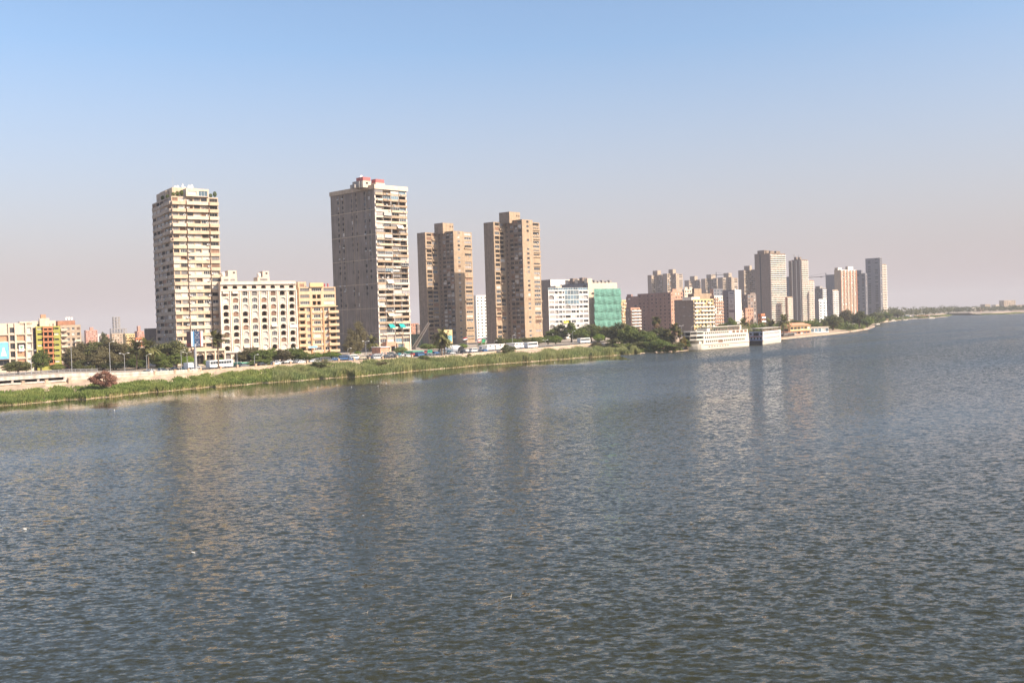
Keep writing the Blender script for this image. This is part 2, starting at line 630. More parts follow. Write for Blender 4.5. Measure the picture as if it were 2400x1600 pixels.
    at2.attribute_name = 'lean'
    l.new(at2.outputs['Fac'], lean.inputs['Scale'])
    ad2 = n.new('ShaderNodeVectorMath')
    ad2.operation = 'ADD'
    l.new(ms.outputs[0], ad2.inputs[0])
    l.new(lean.outputs[0], ad2.inputs[1])
    an = n.new('ShaderNodeVectorMath')
    an.operation = 'ADD'
    l.new(geo.outputs['Normal'], an.inputs[0])
    l.new(ad2.outputs[0], an.inputs[1])
    nn = n.new('ShaderNodeVectorMath')
    nn.operation = 'NORMALIZE'
    l.new(an.outputs[0], nn.inputs[0])
    l.new(nn.outputs[0], b.inputs['Normal'])
    me = npmesh('river', V, F[:, ::-1], m, attr={'chop': chop.ravel(), 'lean': lean_a.ravel()}, smooth=True)
    ob('river', me, kind='structure')


make_water()

# ---------------------------------------------------------------- haze
hm = bpy.data.materials.new('haze')
hm.use_nodes = True
hm.node_tree.nodes.remove(hm.node_tree.nodes['Principled BSDF'])
pv = hm.node_tree.nodes.new('ShaderNodeVolumePrincipled')
pv.inputs['Color'].default_value = (0.58, 0.59, 0.63, 1)
pv.inputs['Density'].default_value = 0.00015
pv.inputs['Anisotropy'].default_value = 0.0
hm.node_tree.links.new(pv.outputs[0], hm.node_tree.nodes['Material Output'].inputs['Volume'])
mb = MB()
mb.box(-6500, 6500, -700, 10000, -2.5, 150)
ob('haze', mb.mesh('haze', [hm]), kind='stuff')
# ---------------------------------------------------------------- building kit
CACHE = {}
RB = random.Random(11)
PANES = {'glass': (M_glass, M_frame), 'dark': (M_dark, M_framed), 'curtain': (M_curtain, M_frame), 'shut': (M_shutter, M_framed),
         'wood': (M_wood, M_framed), 'blue': (M_glassb, M_frame), 'dglass': (M_glass, M_framed)}


def rd(x, s=0.05):
    return max(s, round(x / s) * s)


def window_meshes(w, h, style, nmul):
    key = ('win', w, h, style, nmul)
    if key not in CACHE:
        pm, fm = PANES[style]
        f = MB()
        t = min(0.11, w * 0.12)
        f.box(-w / 2, w / 2, -0.06, 0.06, 0, t)
        f.box(-w / 2, w / 2, -0.06, 0.06, h - t, h)
        f.box(-w / 2, -w / 2 + t, -0.06, 0.06, t, h - t)
        f.box(w / 2 - t, w / 2, -0.06, 0.06, t, h - t)
        for k in range(1, nmul):
            x = -w / 2 + w * k / nmul
            f.box(x - t * 0.4, x + t * 0.4, -0.05, 0.05, t, h - t)
        p = MB()
        p.box(-w / 2 + t * 0.5, w / 2 - t * 0.5, -0.01, 0.02, t * 0.5, h - t * 0.5)
        CACHE[key] = (f.mesh('window', [fm]), p.mesh('pane', [pm]))
    return CACHE[key]


def balcony_mesh(w, d, ph, m, rail):
    key = ('bal', w, d, ph, m.name, rail)
    if key not in CACHE:
        b = MB()
        b.box(-w / 2, w / 2, -d, 0.0, -0.16, 0.0)
        if rail:
            b.box(-w / 2, w / 2, -d, -d + 0.05, ph - 0.07, ph, 1)
            b.box(-w / 2, w / 2, -d, -d + 0.05, 0.0, 0.22)
            n = max(3, int(w / 0.45))
            for k in range(n + 1):
                x = -w / 2 + 0.03 + (w - 0.06) * k / n
                b.box(x - 0.025, x + 0.025, -d + 0.005, -d + 0.045, 0.22, ph - 0.07, 1)
        else:
            b.box(-w / 2, w / 2, -d, -d + 0.12, 0, ph)
            b.box(-w / 2, -w / 2 + 0.12, -d + 0.12, 0, 0, ph)
            b.box(w / 2 - 0.12, w / 2, -d + 0.12, 0, 0, ph)
        CACHE[key] = b.mesh('balcony', [m, M_framed])
    return CACHE[key]


def ac_mesh():
    if 'ac' not in CACHE:
        b = MB()
        b.box(-0.45, 0.45, -0.42, 0, 0, 0.62)
        n = 10
        b.poly([(0.05 + 0.26 * math.cos(6.2832 * k / n), -0.425, 0.31 + 0.26 * math.sin(6.2832 * k / n)) for k in range(n)], 1)
        b.box(-0.4, -0.36, -0.4, 0, -0.12, 0, 1)
        b.box(0.36, 0.4, -0.4, 0, -0.12, 0, 1)
        CACHE['ac'] = b.mesh('air_conditioner', [M_acw, M_dkmetal])
    return CACHE['ac']


def dish_mesh():
    if 'dish' not in CACHE:
        b = MB()
        b.tube([(0, 0, 0), (0, 0, 0.9)], 0.05, 6, 1)
        n = 10
        i = len(b.v)
        b.v.append((0, -0.05, 1.2))
        for k in range(n):
            a = 6.2832 * k / n
            b.v.append((0.75 * math.cos(a), -0.32 - 0.1 * math.sin(a), 1.25 + 0.7 * math.sin(a)))
        for k in range(n):
            b.f.append((i, i + 1 + k, i + 1 + (k + 1) % n))
            b.m.append(0)
        b.tube([(0, -0.05, 1.2), (0, -0.8, 1.35)], 0.03, 5, 1)
        CACHE['dish'] = b.mesh('satellite_dish', [M_acw, M_steel])
    return CACHE['dish']


class Bld:
    """a building: Empty at the near corner of its base; local x runs along the front, local y along the left side (away)"""

    def __init__(s, name, label, c, D, az, z0=GZ, cat='building', group=None, far=False):
        p = at(c[0], c[1], D)
        s.o = Vector((p.x, p.y, z0))
        s.z0 = z0
        s.h = p.z - z0
        s.az = math.radians(az)
        s.U = Vector((math.sin(s.az), math.cos(s.az), 0))
        s.V = Vector((-math.cos(s.az), math.sin(s.az), 0))
        s.root = ob(name, None, loc=s.o, rz=math.pi / 2 - s.az, label=label, cat=cat, group=group)
        s.far = far
        s.ymid = c[1]
        s.fw = MB()
        s.fb = {}

    def u(s, px, v=0.0, py=None):
        d = ray(px, py if py is not None else s.ymid)
        q = s.o + s.V * v
        # q + U*t on the vertical plane of the ray
        return -(q.x * d.y - q.y * d.x) / (s.U.x * d.y - s.U.y * d.x)

    def v(s, px, u=0.0, py=None):
        d = ray(px, py if py is not None else s.ymid)
        q = s.o + s.U * u
        return -(q.x * d.y - q.y * d.x) / (s.V.x * d.y - s.V.y * d.x)

    def z(s, px, py, u=0.0, v=0.0):
        q = s.o + s.U * u + s.V * v
        return at(px, py, q.y).z - s.z0

    # --- a volume with openings in its front (y = v0) and left (x = u0) faces
    def mass(s, u0, u1, v0, v1, z0, z1, m, front=(), left=(), mleft=None, roof=None, name='wall', right=(), par=0.9):
        b = MB()
        mats = [m, mleft or m, roof or M_conc, M_dark]  # left faces often get a darker colour that holds their shade
        s._face(b, u0, u1, z0, z1, front, lambda t, d, z: (t, v0 + d, z), 0)
        s._face(b, v0, v1, z0, z1, left, lambda t, d, z: (u0 + d, t, z), 1)
        s._face(b, v0, v1, z0, z1, right, lambda t, d, z: (u1 - d, t, z), 1)
        b.quad((u0, v1, z0), (u1, v1, z0), (u1, v1, z1), (u0, v1, z1), 1)
        pd = par if z1 - z0 > 3 * par and u1 - u0 > 1 and v1 - v0 > 1 else 0.02
        w = 0.25
        b.quad((u0, v0, z1 - pd), (u1, v0, z1 - pd), (u1, v1, z1 - pd), (u0, v1, z1 - pd), 2)
        if pd > 0.1:
            for (a0, a1, b0, b1) in ((u0, u1, v0, v0 + w), (u0, u1, v1 - w, v1), (u0, u0 + w, v0 + w, v1 - w), (u1 - w, u1, v0 + w, v1 - w)):
                b.quad((a0, b0, z1), (a1, b0, z1), (a1, b1, z1), (a0, b1, z1), 0)
            b.quad((u0 + w, v0 + w, z1 - pd), (u1 - w, v0 + w, z1 - pd), (u1 - w, v0 + w, z1), (u0 + w, v0 + w, z1), 0)
            b.quad((u0 + w, v1 - w, z1 - pd), (u1 - w, v1 - w, z1 - pd), (u1 - w, v1 - w, z1), (u0 + w, v1 - w, z1), 0)
            b.quad((u0 + w, v0 + w, z1 - pd), (u0 + w, v1 - w, z1 - pd), (u0 + w, v1 - w, z1), (u0 + w, v0 + w, z1), 0)
            b.quad((u1 - w, v0 + w, z1 - pd), (u1 - w, v1 - w, z1 - pd), (u1 - w, v1 - w, z1), (u1 - w, v0 + w, z1), 0)
        wl = ob(name, b.mesh(name, mats), s.root)
        for o in front:
            s.window('f', v0, o)
        for o in left:
            s.window('l', u0, o)
        for o in right:
            s.window('r', u1, o)
        return wl

    def _face(s, b, a0, a1, z0, z1, ops, P, m):
        xs, zs = {round(a0, 3), round(a1, 3)}, {round(z0, 3), round(z1, 3)}
        oo = []
        for o in ops:
            x0, x1, y0, y1 = [round(k, 3) for k in o[:4]]
            oo.append((x0, x1, y0, y1) + tuple(o[4:]))
            xs |= {x0, x1}
            zs |= {y0, y1}
        xs, zs = sorted(xs), sorted(zs)
        xi, zi = {x: i for i, x in enumerate(xs)}, {z: i for i, z in enumerate(zs)}
        hole = np.zeros((len(xs) - 1, len(zs) - 1), bool)
        for o in oo:
            hole[xi[o[0]]:xi[o[1]], zi[o[2]]:zi[o[3]]] = True
        for i in range(len(xs) - 1):
            j = 0
            while j < len(zs) - 1:
                if hole[i, j]:
                    j += 1
                    continue
                k = j
                while k < len(zs) - 1 and not hole[i, k]:
                    k += 1
                b.quad(P(xs[i], 0, zs[j]), P(xs[i + 1], 0, zs[j]), P(xs[i + 1], 0, zs[k]), P(xs[i], 0, zs[k]), m)
                j = k
        for o in oo:
            x0, x1, y0, y1, d = o[:5]
            arch = o[5] if len(o) > 5 else 0
            b.quad(P(x0, 0, y0), P(x0, d, y0), P(x0, d, y1), P(x0, 0, y1), m)
            b.quad(P(x1, 0, y0), P(x1, d, y0), P(x1, d, y1), P(x1, 0, y1), m)
            b.quad(P(x0, 0, y0), P(x1, 0, y0), P(x1, d, y0), P(x0, d, y0), m)
            b.quad(P(x0, 0, y1), P(x1, 0, y1), P(x1, d, y1), P(x0, d, y1), m)
            style = o[6] if len(o) > 6 else 'glass'
            if style in (None, 'open'):
                b.quad(P(x0, d, y0), P(x1, d, y0), P(x1, d, y1), P(x0, d, y1), 3 if style is None else m)
            if arch:
                xm, r = (x0 + x1) / 2, (x1 - x0) / 2
                rz = min(arch, y1 - y0 - 0.2)
                n = 6
                for sgn in (-1, 1):
                    arc = [(xm + sgn * r * math.cos(a * math.pi / 2 / n), y1 - rz + rz * math.sin(a * math.pi / 2 / n)) for a in range(n + 1)]
                    for k in range(n):
                        (xa, za), (xb, zb) = arc[k], arc[k + 1]
                        b.quad(P(xa, 0.001, za), P(xb, 0.001, zb), P(xb, 0.001, y1), P(xa, 0.001, y1), m)
                        b.quad(P(xa, 0, za), P(xb, 0, zb), P(xb, d * 0.9, zb), P(xa, d * 0.9, za), m)

    def window(s, face, base, o):
        x0, x1, y0, y1, d = o[:5]
        style = o[6] if len(o) > 6 else 'glass'
        if style in (None, 'open'):
            return
        nm = o[7] if len(o) > 7 else 2
        xm = (x0 + x1) / 2
        dd = d - 0.07
        if s.far:
            ip = {'glass': 0, 'dglass': 0, 'dark': 1, 'curtain': 2, 'shut': 3, 'wood': 4, 'blue': 5}[style]
            t = d * 0.85
            if face == 'f':
                s.fw.quad((x0, base + t, y0), (x1, base + t, y0), (x1, base + t, y1), (x0, base + t, y1), ip)
            elif face == 'l':
                s.fw.quad((base + t, x0, y0), (base + t, x1, y0), (base + t, x1, y1), (base + t, x0, y1), ip)
            else:
                s.fw.quad((base - t, x0, y0), (base - t, x1, y0), (base - t, x1, y1), (base - t, x0, y1), ip)
            return
        fm, pm = window_meshes(rd(x1 - x0), rd(y1 - y0), style, nm)
        loc, rz = {'f': ((xm, base + dd, y0), 0), 'l': ((base + dd, xm, y0), -math.pi / 2), 'r': ((base - dd, xm, y0), math.pi / 2)}[face]
        w = ob('window', fm, s.root, loc, rz)
        ob('pane', pm, w)

    def place(s, name, me, face, t, z, out=0.0, base=0.0, scale=None):
        """a piece on a face: t along it, out = distance in front of the face plane at base"""
        loc, rz = {'f': ((t, base - out, z), 0), 'l': ((base - out, t, z), -math.pi / 2), 'r': ((base + out, t, z), math.pi / 2)}[face]
        return ob(name, me, s.root, loc, rz, scale=scale)

    def balcony(s, face, t0, t1, z, d, ph, m, base=0.0, rail=False):
        if s.far:
            b = s.fb.setdefault(m.name, (m, MB()))[1]
            if face == 'f':
                b.box(t0, t1, base - d, base - 0.01, z - 0.15, z + ph)
            elif face == 'l':
                b.box(base - d, base - 0.01, t0, t1, z - 0.15, z + ph)
            else:
                b.box(base + 0.01, base + d, t0, t1, z - 0.15, z + ph)
            return
        s.place('balcony', balcony_mesh(rd(t1 - t0), rd(d), rd(ph), m, rail), face, (t0 + t1) / 2, z, 0.0, base)

    def ac(s, face, t, z, base=0.0):
        if not s.far:
            s.place('air_conditioner', ac_mesh(), face, t, z, 0.0, base)

    def dish(s, u, v, z, sc=1.0, rz=0.6):
        ob('satellite_dish', dish_mesh(), s.root, (u, v, z), rz + RB.uniform(-0.5, 0.5), scale=sc)

    def part(s, name, mbuf, mats, loc=(0, 0, 0), rz=0):
        return ob(name, mbuf.mesh(name, mats), s.root, loc, rz)

    def box(s, name, u0, u1, v0, v1, z0, z1, m):
        b = MB()
        b.box(u0, u1, v0, v1, z0, z1)
        return s.part(name, b, [m])

    def done(s):
        if s.fw.f:
            ob('windows', s.fw.mesh('windows', [M_glass, M_dark, M_curtain, M_shutter, M_wood, M_glassb]), s.root, kind='stuff')
        for k, (m, b) in s.fb.items():
            ob('balconies', b.mesh('balconies', [m]), s.root, kind='stuff')
        return s


def pick(r, mix):
    t = r.random() * sum(w for _, w in mix)
    for k, w in mix:
        t -= w
        if t <= 0:
            return k
    return mix[-1][0]


MIX = [('glass', 5), ('curtain', 2), ('shut', 3), ('dark', 2), ('wood', 1.5), ('dglass', 3), ('blue', 0.5)]
MIXD = [('dglass', 4), ('shut', 3), ('dark', 3), ('wood', 1.5), ('curtain', 1)]


def grid(a0, a1, z0, z1, cols, rows, wf=0.5, hf=0.5, d=0.25, mix=MIX, r=RB, arch=0, sill=0.3, nm=2, skip=0.0):
    out = []
    cw, ch = (a1 - a0) / cols, (z1 - z0) / rows
    for i in range(cols):
        for j in range(rows):
            if skip and r.random() < skip:
                continue
            x0 = a0 + cw * (i + 0.5 - wf / 2)
            y0 = z0 + ch * (j + sill)
            out.append((x0, x0 + cw * wf, y0, y0 + ch * hf, d, arch, pick(r, mix), nm))
    return out


# ---------------------------------------------------------------- the tall cream tower with banded balconies
def tower_one():
    b = Bld('apartment_tower', 'tall cream tower with stacked balcony bands behind the billboard', (401, 454), 446, 57)
    W, L, H = b.u(510), b.v(355.5), b.h
    nf = 23
    fh = H / (nf + 0.4)
    r = random.Random(21)
    g1, g2 = b.u(434), b.u(487)
    bays = [(0.0, g1 - 0.25), (g1 + 0.25, g2 - 0.25), (g2 + 0.25, W)]
    front, left = [], []
    for k in range(nf):
        z = k * fh
        for bi, (a, c) in enumerate(bays):
            n = (2, 3, 1)[bi]
            cw = (c - a) / n
            for i in range(n):
                st = pick(r, [('glass', 3), ('curtain', 5), ('shut', 2.5), ('wood', 2), ('dark', .8), ('dglass', 1.2)])
                front.append((a + cw * i + 0.25, a + cw * (i + 1) - 0.25, z + fh * 0.42, z + fh * 0.93, 0.22 if r.random() < .7 else 0.8, 0, st, 3))
        n = 5
        cw = L / n
        for i in range(n):
            st = pick(r, MIXD)
            left.append((cw * i + 0.35, cw * (i + 1) - 0.5, z + fh * 0.42, z + fh * 0.9, 0.3, 0, st, 3))
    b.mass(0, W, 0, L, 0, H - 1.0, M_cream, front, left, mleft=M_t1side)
    for k in range(nf):
        z = k * fh
        over = 1.1 if k >= nf - 6 else 0.38
        for bi, (a, c) in enumerate(bays):
            jj = 0.0 if k >= nf - 6 else r.choice((0.0, 0.0, 0.12))
            b.balcony('f', a, c, z + 0.05, over + jj, fh * 0.40, M_cream if r.random() < .75 else M_cream2)
        over = 0.9 if k >= nf - 6 else 0.2
        for (a, c) in ((0.05, L * 0.42), (L * 0.42 + 0.2, L - 0.1)):
            b.balcony('l', a, c, z + 0.05, over if a < 1 else 0.18, fh * 0.40, M_t1side)
        for a in (g1, g2):
            if r.random() < 0.75:
                b.ac('f', a + r.choice((-0.85, 0.85)), z + fh * 0.45, -0.5)
        for i in range(5):
            if r.random() < 0.33:
                b.ac('l', L * (i + 0.5) / 5 + r.uniform(-1, 1), z + fh * 0.12, -0.4)
    for a in (g1, g2):
        p = MB()
        pts = [(a + r.uniform(-0.05, 0.05), -0.3, zz) for zz in np.linspace(4, H - 4, 9)]
        p.tube(pts, 0.2, 6)
        b.part('drain_pipe', p, [M_pipe])
    for k in (nf - 6, nf - 11):
        b.box('ledge', -1.0 if k == nf - 6 else -0.4, g1 - 0.4, -1.2 if k == nf - 6 else -0.9, -0.02, k * fh - 0.22, k * fh - 0.02, M_cream)
    # penthouse and roof hut
    zc = b.z(434, 440)
    op = [(g1 + 0.9, (g1 + g2) / 2 - 0.4, H - 0.2, zc - 1.1, 0.3, 0, 'curtain', 4), ((g1 + g2) / 2 + 0.4, g2 - 0.6, H - 1.0 + 0.2, zc - 0.9, 0.3, 0, 'blue', 3)]
    b.mass(g1, g2, -1.4, 9, H - 1.0, zc, M_cream2, op, [(2, 7, H, zc - 1.2, 0.3, 0, 'dglass', 3)], name='penthouse_wall')
    b.mass(g1 - 3.0, g2 - 2, 9.2, L - 2, H - 1.0, zc + 1.6, M_cream, name='roof_hut_wall')
    b.mass(1.5, g1 - 3.2, L * 0.45, L - 2, H - 1.0, H + 3.0, M_t1side, name='roof_hut_wall')
    for i in range(6):
        b.dish(g1 - 1.5 + i * 1.5, 10.5 + (i % 2) * 1.5, zc + 0.7 if i > 1 else zc + 0.6, 1.0 + 0.25 * (i % 3))
    p = MB()
    p.tube([(g1 - 2, 11, zc + 1.0), (g1 - 2, 11, zc + 7)], 0.06, 5)
    b.part('antenna', p, [M_steel])
    # podium with arches
    u0, u1 = b.u(458, -6, 830), b.u(527, -6, 830)
    zt = b.z(470, 818, u0, -6)
    ops = []
    n = 3
    cw = (u1 - u0) / n
    for i in range(n):
        x = u0 + cw * (i + 0.5)
        ops.append((x - 1.6, x + 1.6, 0.3, 5.0, 1.4, 1.6, 'dark', 2))
        ops.append((x - cw * 0.4, x + cw * 0.4, zt * 0.60, zt * 0.80, 0.6, 0, 'shut', 4))
    b.mass(u0, u1, -6, -0.9, 0, zt, M_yellow if False else M_cream, ops, name='podium_wall')
    b.box('cornice', u0 - 0.3, u1 + 0.3, -6.5, -0.92, zt * 0.86, zt * 0.92, M_cream2)
    for i in range(n + 1):
        b.box('pilaster', u0 + cw * i - 0.3, u0 + cw * i + 0.3, -6.35, -6.01, 0, zt * 0.86, M_cream2)
    b.roofspots = [(1.0, 0.2, H - 1.0), (2.6, 0.1, H - 1.0), (4.5, 0.2, H - 1.0), (1.0, L * .3, H - 1), (1.0, L * .55, H - 1), (W - 1.2, 0.2, H - 1), (W - 3.0, 0.3, H - 1)]
    return b.done()


# ---------------------------------------------------------------- arcaded cream block
def arched_block():
    b = Bld('apartment_block', 'pinkish cream block with rows of arched windows beside the cream tower', (516, 660), 452, 62)
    W, H = b.u(693), b.h
    L = 16.0
    r = random.Random(22)
    cols, rows_ = 8, 11
    cw = W / cols
    fh = (H - 3.0) / 11.0
    front = []
    for i in range(cols):
        x = cw * (i + 0.5)
        for j in range(10):
            z = fh * (j + 0.9)
            if j == 0:
                front.append((x - cw * 0.32, x + cw * 0.32, 0.4, fh * 1.5, 0.5, 0.7, r.choice(('shut', 'dglass')), 3))
                continue
            if r.random() < 0.36 or i == 7 and r.random() < 0.7:
                front.append((x - cw * 0.27, x + cw * 0.27, z, z + fh * 0.68, 1.7, 0.7, 'dark', 2))
            else:
                front.append((x - cw * 0.27, x + cw * 0.27, z, z + fh * 0.68, 0.3, 0.7, pick(r, [('curtain', 3), ('glass', 2), ('wood', 2), ('shut', 1.5)]), 3))
        front.append((x - cw * 0.25, x + cw * 0.25, fh * 10.95, fh * 11.4, 1.2, 0.5, 'dark', 1))
    b.mass(0, W, 0, L, 0, H, M_arch, front, [])
    for i in range(cols + 1):
        b.box('pilaster', cw * i - 0.28, cw * i + 0.28, -0.32, -0.01, fh * 1.8, fh * 10.6, M_archtrim)
        if 0 < i < cols:
            p = MB()
            p.tube([(cw * i + 0.45, -0.2, fh * 1.8), (cw * i + 0.45, -0.2, fh * 10.6)], 0.08, 5)
            b.part('drain_pipe', p, [M_ochre])
    b.box('cornice', -0.2, W + 0.2, -0.6, -0.012, fh * 10.62, fh * 10.72, M_archtrim)
    b.box('cornice', -0.2, W + 0.2, -0.75, -0.012, H - 1.3, H - 1.05, M_archtrim)
    b.box('cornice', -0.2, W + 0.2, -0.9, -0.012, fh * 1.6, fh * 1.74, M_archtrim)
    for i in range(cols):
        x = cw * (i + 0.5)
        for j in range(1, 10):
            z = fh * (j + 0.9)
            k = ('hood', rd(cw * 0.7))
            if k not in CACHE:
                h = MB()
                w2 = cw * 0.34
                n = 6
                for q in range(n):
                    a0, a1 = math.pi * q / n, math.pi * (q + 1) / n
                    for rr0, rr1 in ((1.0, 1.22),):
                        pa = [(w2 * rr * math.cos(a) * 0.9, 0.8 * rr * math.sin(a)) for a in (a0, a1) for rr in (rr0, rr1)]
                        h.quad((pa[0][0], -0.2, pa[0][1]), (pa[1][0], -0.2, pa[1][1]), (pa[3][0], -0.2, pa[3][1]), (pa[2][0], -0.2, pa[2][1]))
                        h.quad((pa[0][0], -0.2, pa[0][1]), (pa[0][0], 0, pa[0][1]), (pa[2][0], 0, pa[2][1]), (pa[2][0], -0.2, pa[2][1]))
                        h.quad((pa[1][0], -0.2, pa[1][1]), (pa[1][0], 0, pa[1][1]), (pa[3][0], 0, pa[3][1]), (pa[3][0], -0.2, pa[3][1]))
                CACHE[k] = h.mesh('window_surround', [M_archtrim])
            b.place('window_surround', CACHE[k], 'f', x, z + fh * 0.68 - 0.7, 0.008)
    aw = MB()
    aw.quad((-1.3, -1.2, 0), (1.3, -1.2, 0), (1.3, 0, 0.9), (-1.3, 0, 0.9))
    aw.quad((-1.3, -1.2, -0.25), (1.3, -1.2, -0.25), (1.3, -1.2, 0), (-1.3, -1.2, 0))
    awm = aw.mesh('awning', [M_cloth])
    for (i, j) in ((0, 9), (1, 9), (5, 4), (2, 1), (3, 1)):
        b.place('awning', awm, 'f', cw * (i + 0.5), fh * (j + 0.9) + fh * 0.4, 0.02)
    sg = MB()
    sg.box(-1.8, 1.8, -0.25, 0, 0, 1.3)
    sgm = sg.mesh('sign_board', [M_purew])
    b.place('sign_board', sgm, 'f', cw * 7.6, fh * 5.0, 0.05)
    b.place('sign_board', sgm, 'f', cw * 7.6, fh * 1.5, 0.05)
    # roof rooms and tanks
    za, zb = b.z(540, 632), b.z(612, 632)
    for (xa, xb, zt, tank) in ((519, 556, za, 523), (604, 632, zb, 600)):
        ua, ub = b.u(xa, 3), b.u(xb, 3)
        b.mass(ua, ub, 3, 10, H - 1.0, zt - 2.6, M_arch, [(ua + 1, ua + 3, H + 0.4, H + 1.2, 0.2, 0, 'shut', 3), (ub - 3, ub - 1, H + 0.4, H + 1.2, 0.2, 0, 'shut', 3)], name='roof_room_wall')
        b.mass(ua + (ub - ua) * 0.45, ub, 3.5, 9, zt - 2.6, zt, M_arch, [(ub - 1.6, ub - 0.7, zt - 1.4, zt - 0.6, 0.2, 0, 'dark', 1)], name='roof_room_wall')
        for q in range(2):
            t = MB()
            t.lathe([(0.0, 0), (0.95, 0), (1.05, 0.3), (1.05, 1.4), (0.8, 1.8), (0.0, 1.95)], 10)
            b.part('water_tank', t, [M_archtrim], (ua + 1.2 + q * 2.3, 5, zt - 2.6))
    b.done()


# ---------------------------------------------------------------- ochre yellow block
def yellow_block():
    b = Bld('apartment_block', 'ochre yellow block with corner balconies between arcaded block and grey tower', (700, 673), 478, 58)
    W, H = b.u(786), b.h
    L = 14
    r = random.Random(23)
    front, left = [], []
    nf = 11
    fh = H / nf
    third = [0, W * 0.31, W * 0.64, W]
    for k in range(nf):
        z = k * fh
        for s_ in range(3):
            a, c = third[s_] + 0.5, third[s_ + 1] - 0.5
            if s_ == 1 and k in (8, 9):
                front.append((a + 0.4, (a + c) / 2 - 0.2, z + fh * .25, z + fh * .85, 1.4, 0, 'dark', 1))
                front.append(((a + c) / 2 + 0.2, c - 0.4, z + fh * .25, z + fh * .85, 1.4, 0, 'dark', 1))
            elif k >= 8:
                front.append((a, c, z + fh * .35, z + fh * .85, 0.3, 0, r.choice(('curtain', 'glass', 'shut')), 5))
            else:
                m_ = (a + c) / 2
                if s_ == 0:
                    front.append((a - 0.3, m_ - 0.2, z + fh * .12, z + fh * .8, 1.5, 0, 'dark', 1))
                    front.append((m_ + 0.6, c, z + fh * .3, z + fh * .8, 0.3, 0, pick(r, MIX), 2))
                elif s_ == 2:
                    front.append((a, m_ - 0.6, z + fh * .3, z + fh * .8, 0.3, 0, pick(r, MIX), 2))
                    front.append((m_ + 0.2, c + 0.3, z + fh * .12, z + fh * .8, 1.5, 0, 'dark', 1))
                else:
                    front.append((a + 0.8, c - 0.8, z + fh * .3, z + fh * .82, 0.3, 0, pick(r, [('curtain', 2), ('glass', 3), ('blue', 1)]), 4))
                    b.ac('f', a + 0.2, z + fh * 0.1)
                    if r.random() < 0.6:
                        b.ac('f', c, z + fh * 0.12)
        left.append((2, 5, z + fh * .2, z + fh * .8, 1.0, 0, 'dark', 1))
        left.append((7, 8.5, z + fh * .3, z + fh * .75, 0.3, 0, 'shut', 2))
    b.mass(0, W, 0, L, 0, H, M_yellow, front, left)
    for k in range(1, 8):
        z = k * fh
        b.balcony('f', -0.9, third[1] * 0.55, z + 0.05, 1.3, fh * 0.36, M_yellow)
        b.balcony('f', third[2] + (W - third[2]) * 0.35, W + 0.8, z + 0.05, 1.3, fh * 0.36, M_yellow)
        b.balcony('f', third[1] + 0.6, third[2] - 0.6, z + 0.1, 0.35, fh * 0.22, M_yellow)
    for a in (third[1], third[2]):
        b.box('pilaster', a - 0.35, a + 0.35, -0.45, -0.01, 0, fh * 8, M_ochre)
    b.box('cornice', -0.6, W + 0.6, -0.7, -0.011, fh * 8 - 0.15, fh * 8 + 0.2, M_yellow)
    b.box('pediment', third[1] - 0.3, third[2] + 0.3, -0.8, 0.4, H + 0.02, H + 1.9, M_yellow2)
    b.mass(0.4, third[1] * 0.8, 2, 8, H - 0.9, b.z(708, 660), M_yellow, [(1.2, 3.4, H + 0.2, H + 1.6, .2, 0, 'wood', 2)], name='roof_room_wall')
    for i in range(3):
        t = MB()
        t.tube([(0, 0, 0), (0, 0, 2.6)], 0.4, 8)
        b.part('roof_vent', t, [M_redroof], (W * (0.68 + 0.09 * i), 3, H - 0.9))
    s_ = MB()
    s_.box(-2.2, 2.2, -0.2, 0, 0, 0.9, 0)
    s_.box(-2.0, 2.0, -0.21, -0.2, 0.15, 0.75, 1)
    b.place('sign_board', s_.mesh('sign_board', [M_purew, mat('sky blue sign', (0.12, 0.35, 0.62), var=0.05)]), 'f', third[1] * 0.95, fh * 1.7, 1.4)
    b.done()


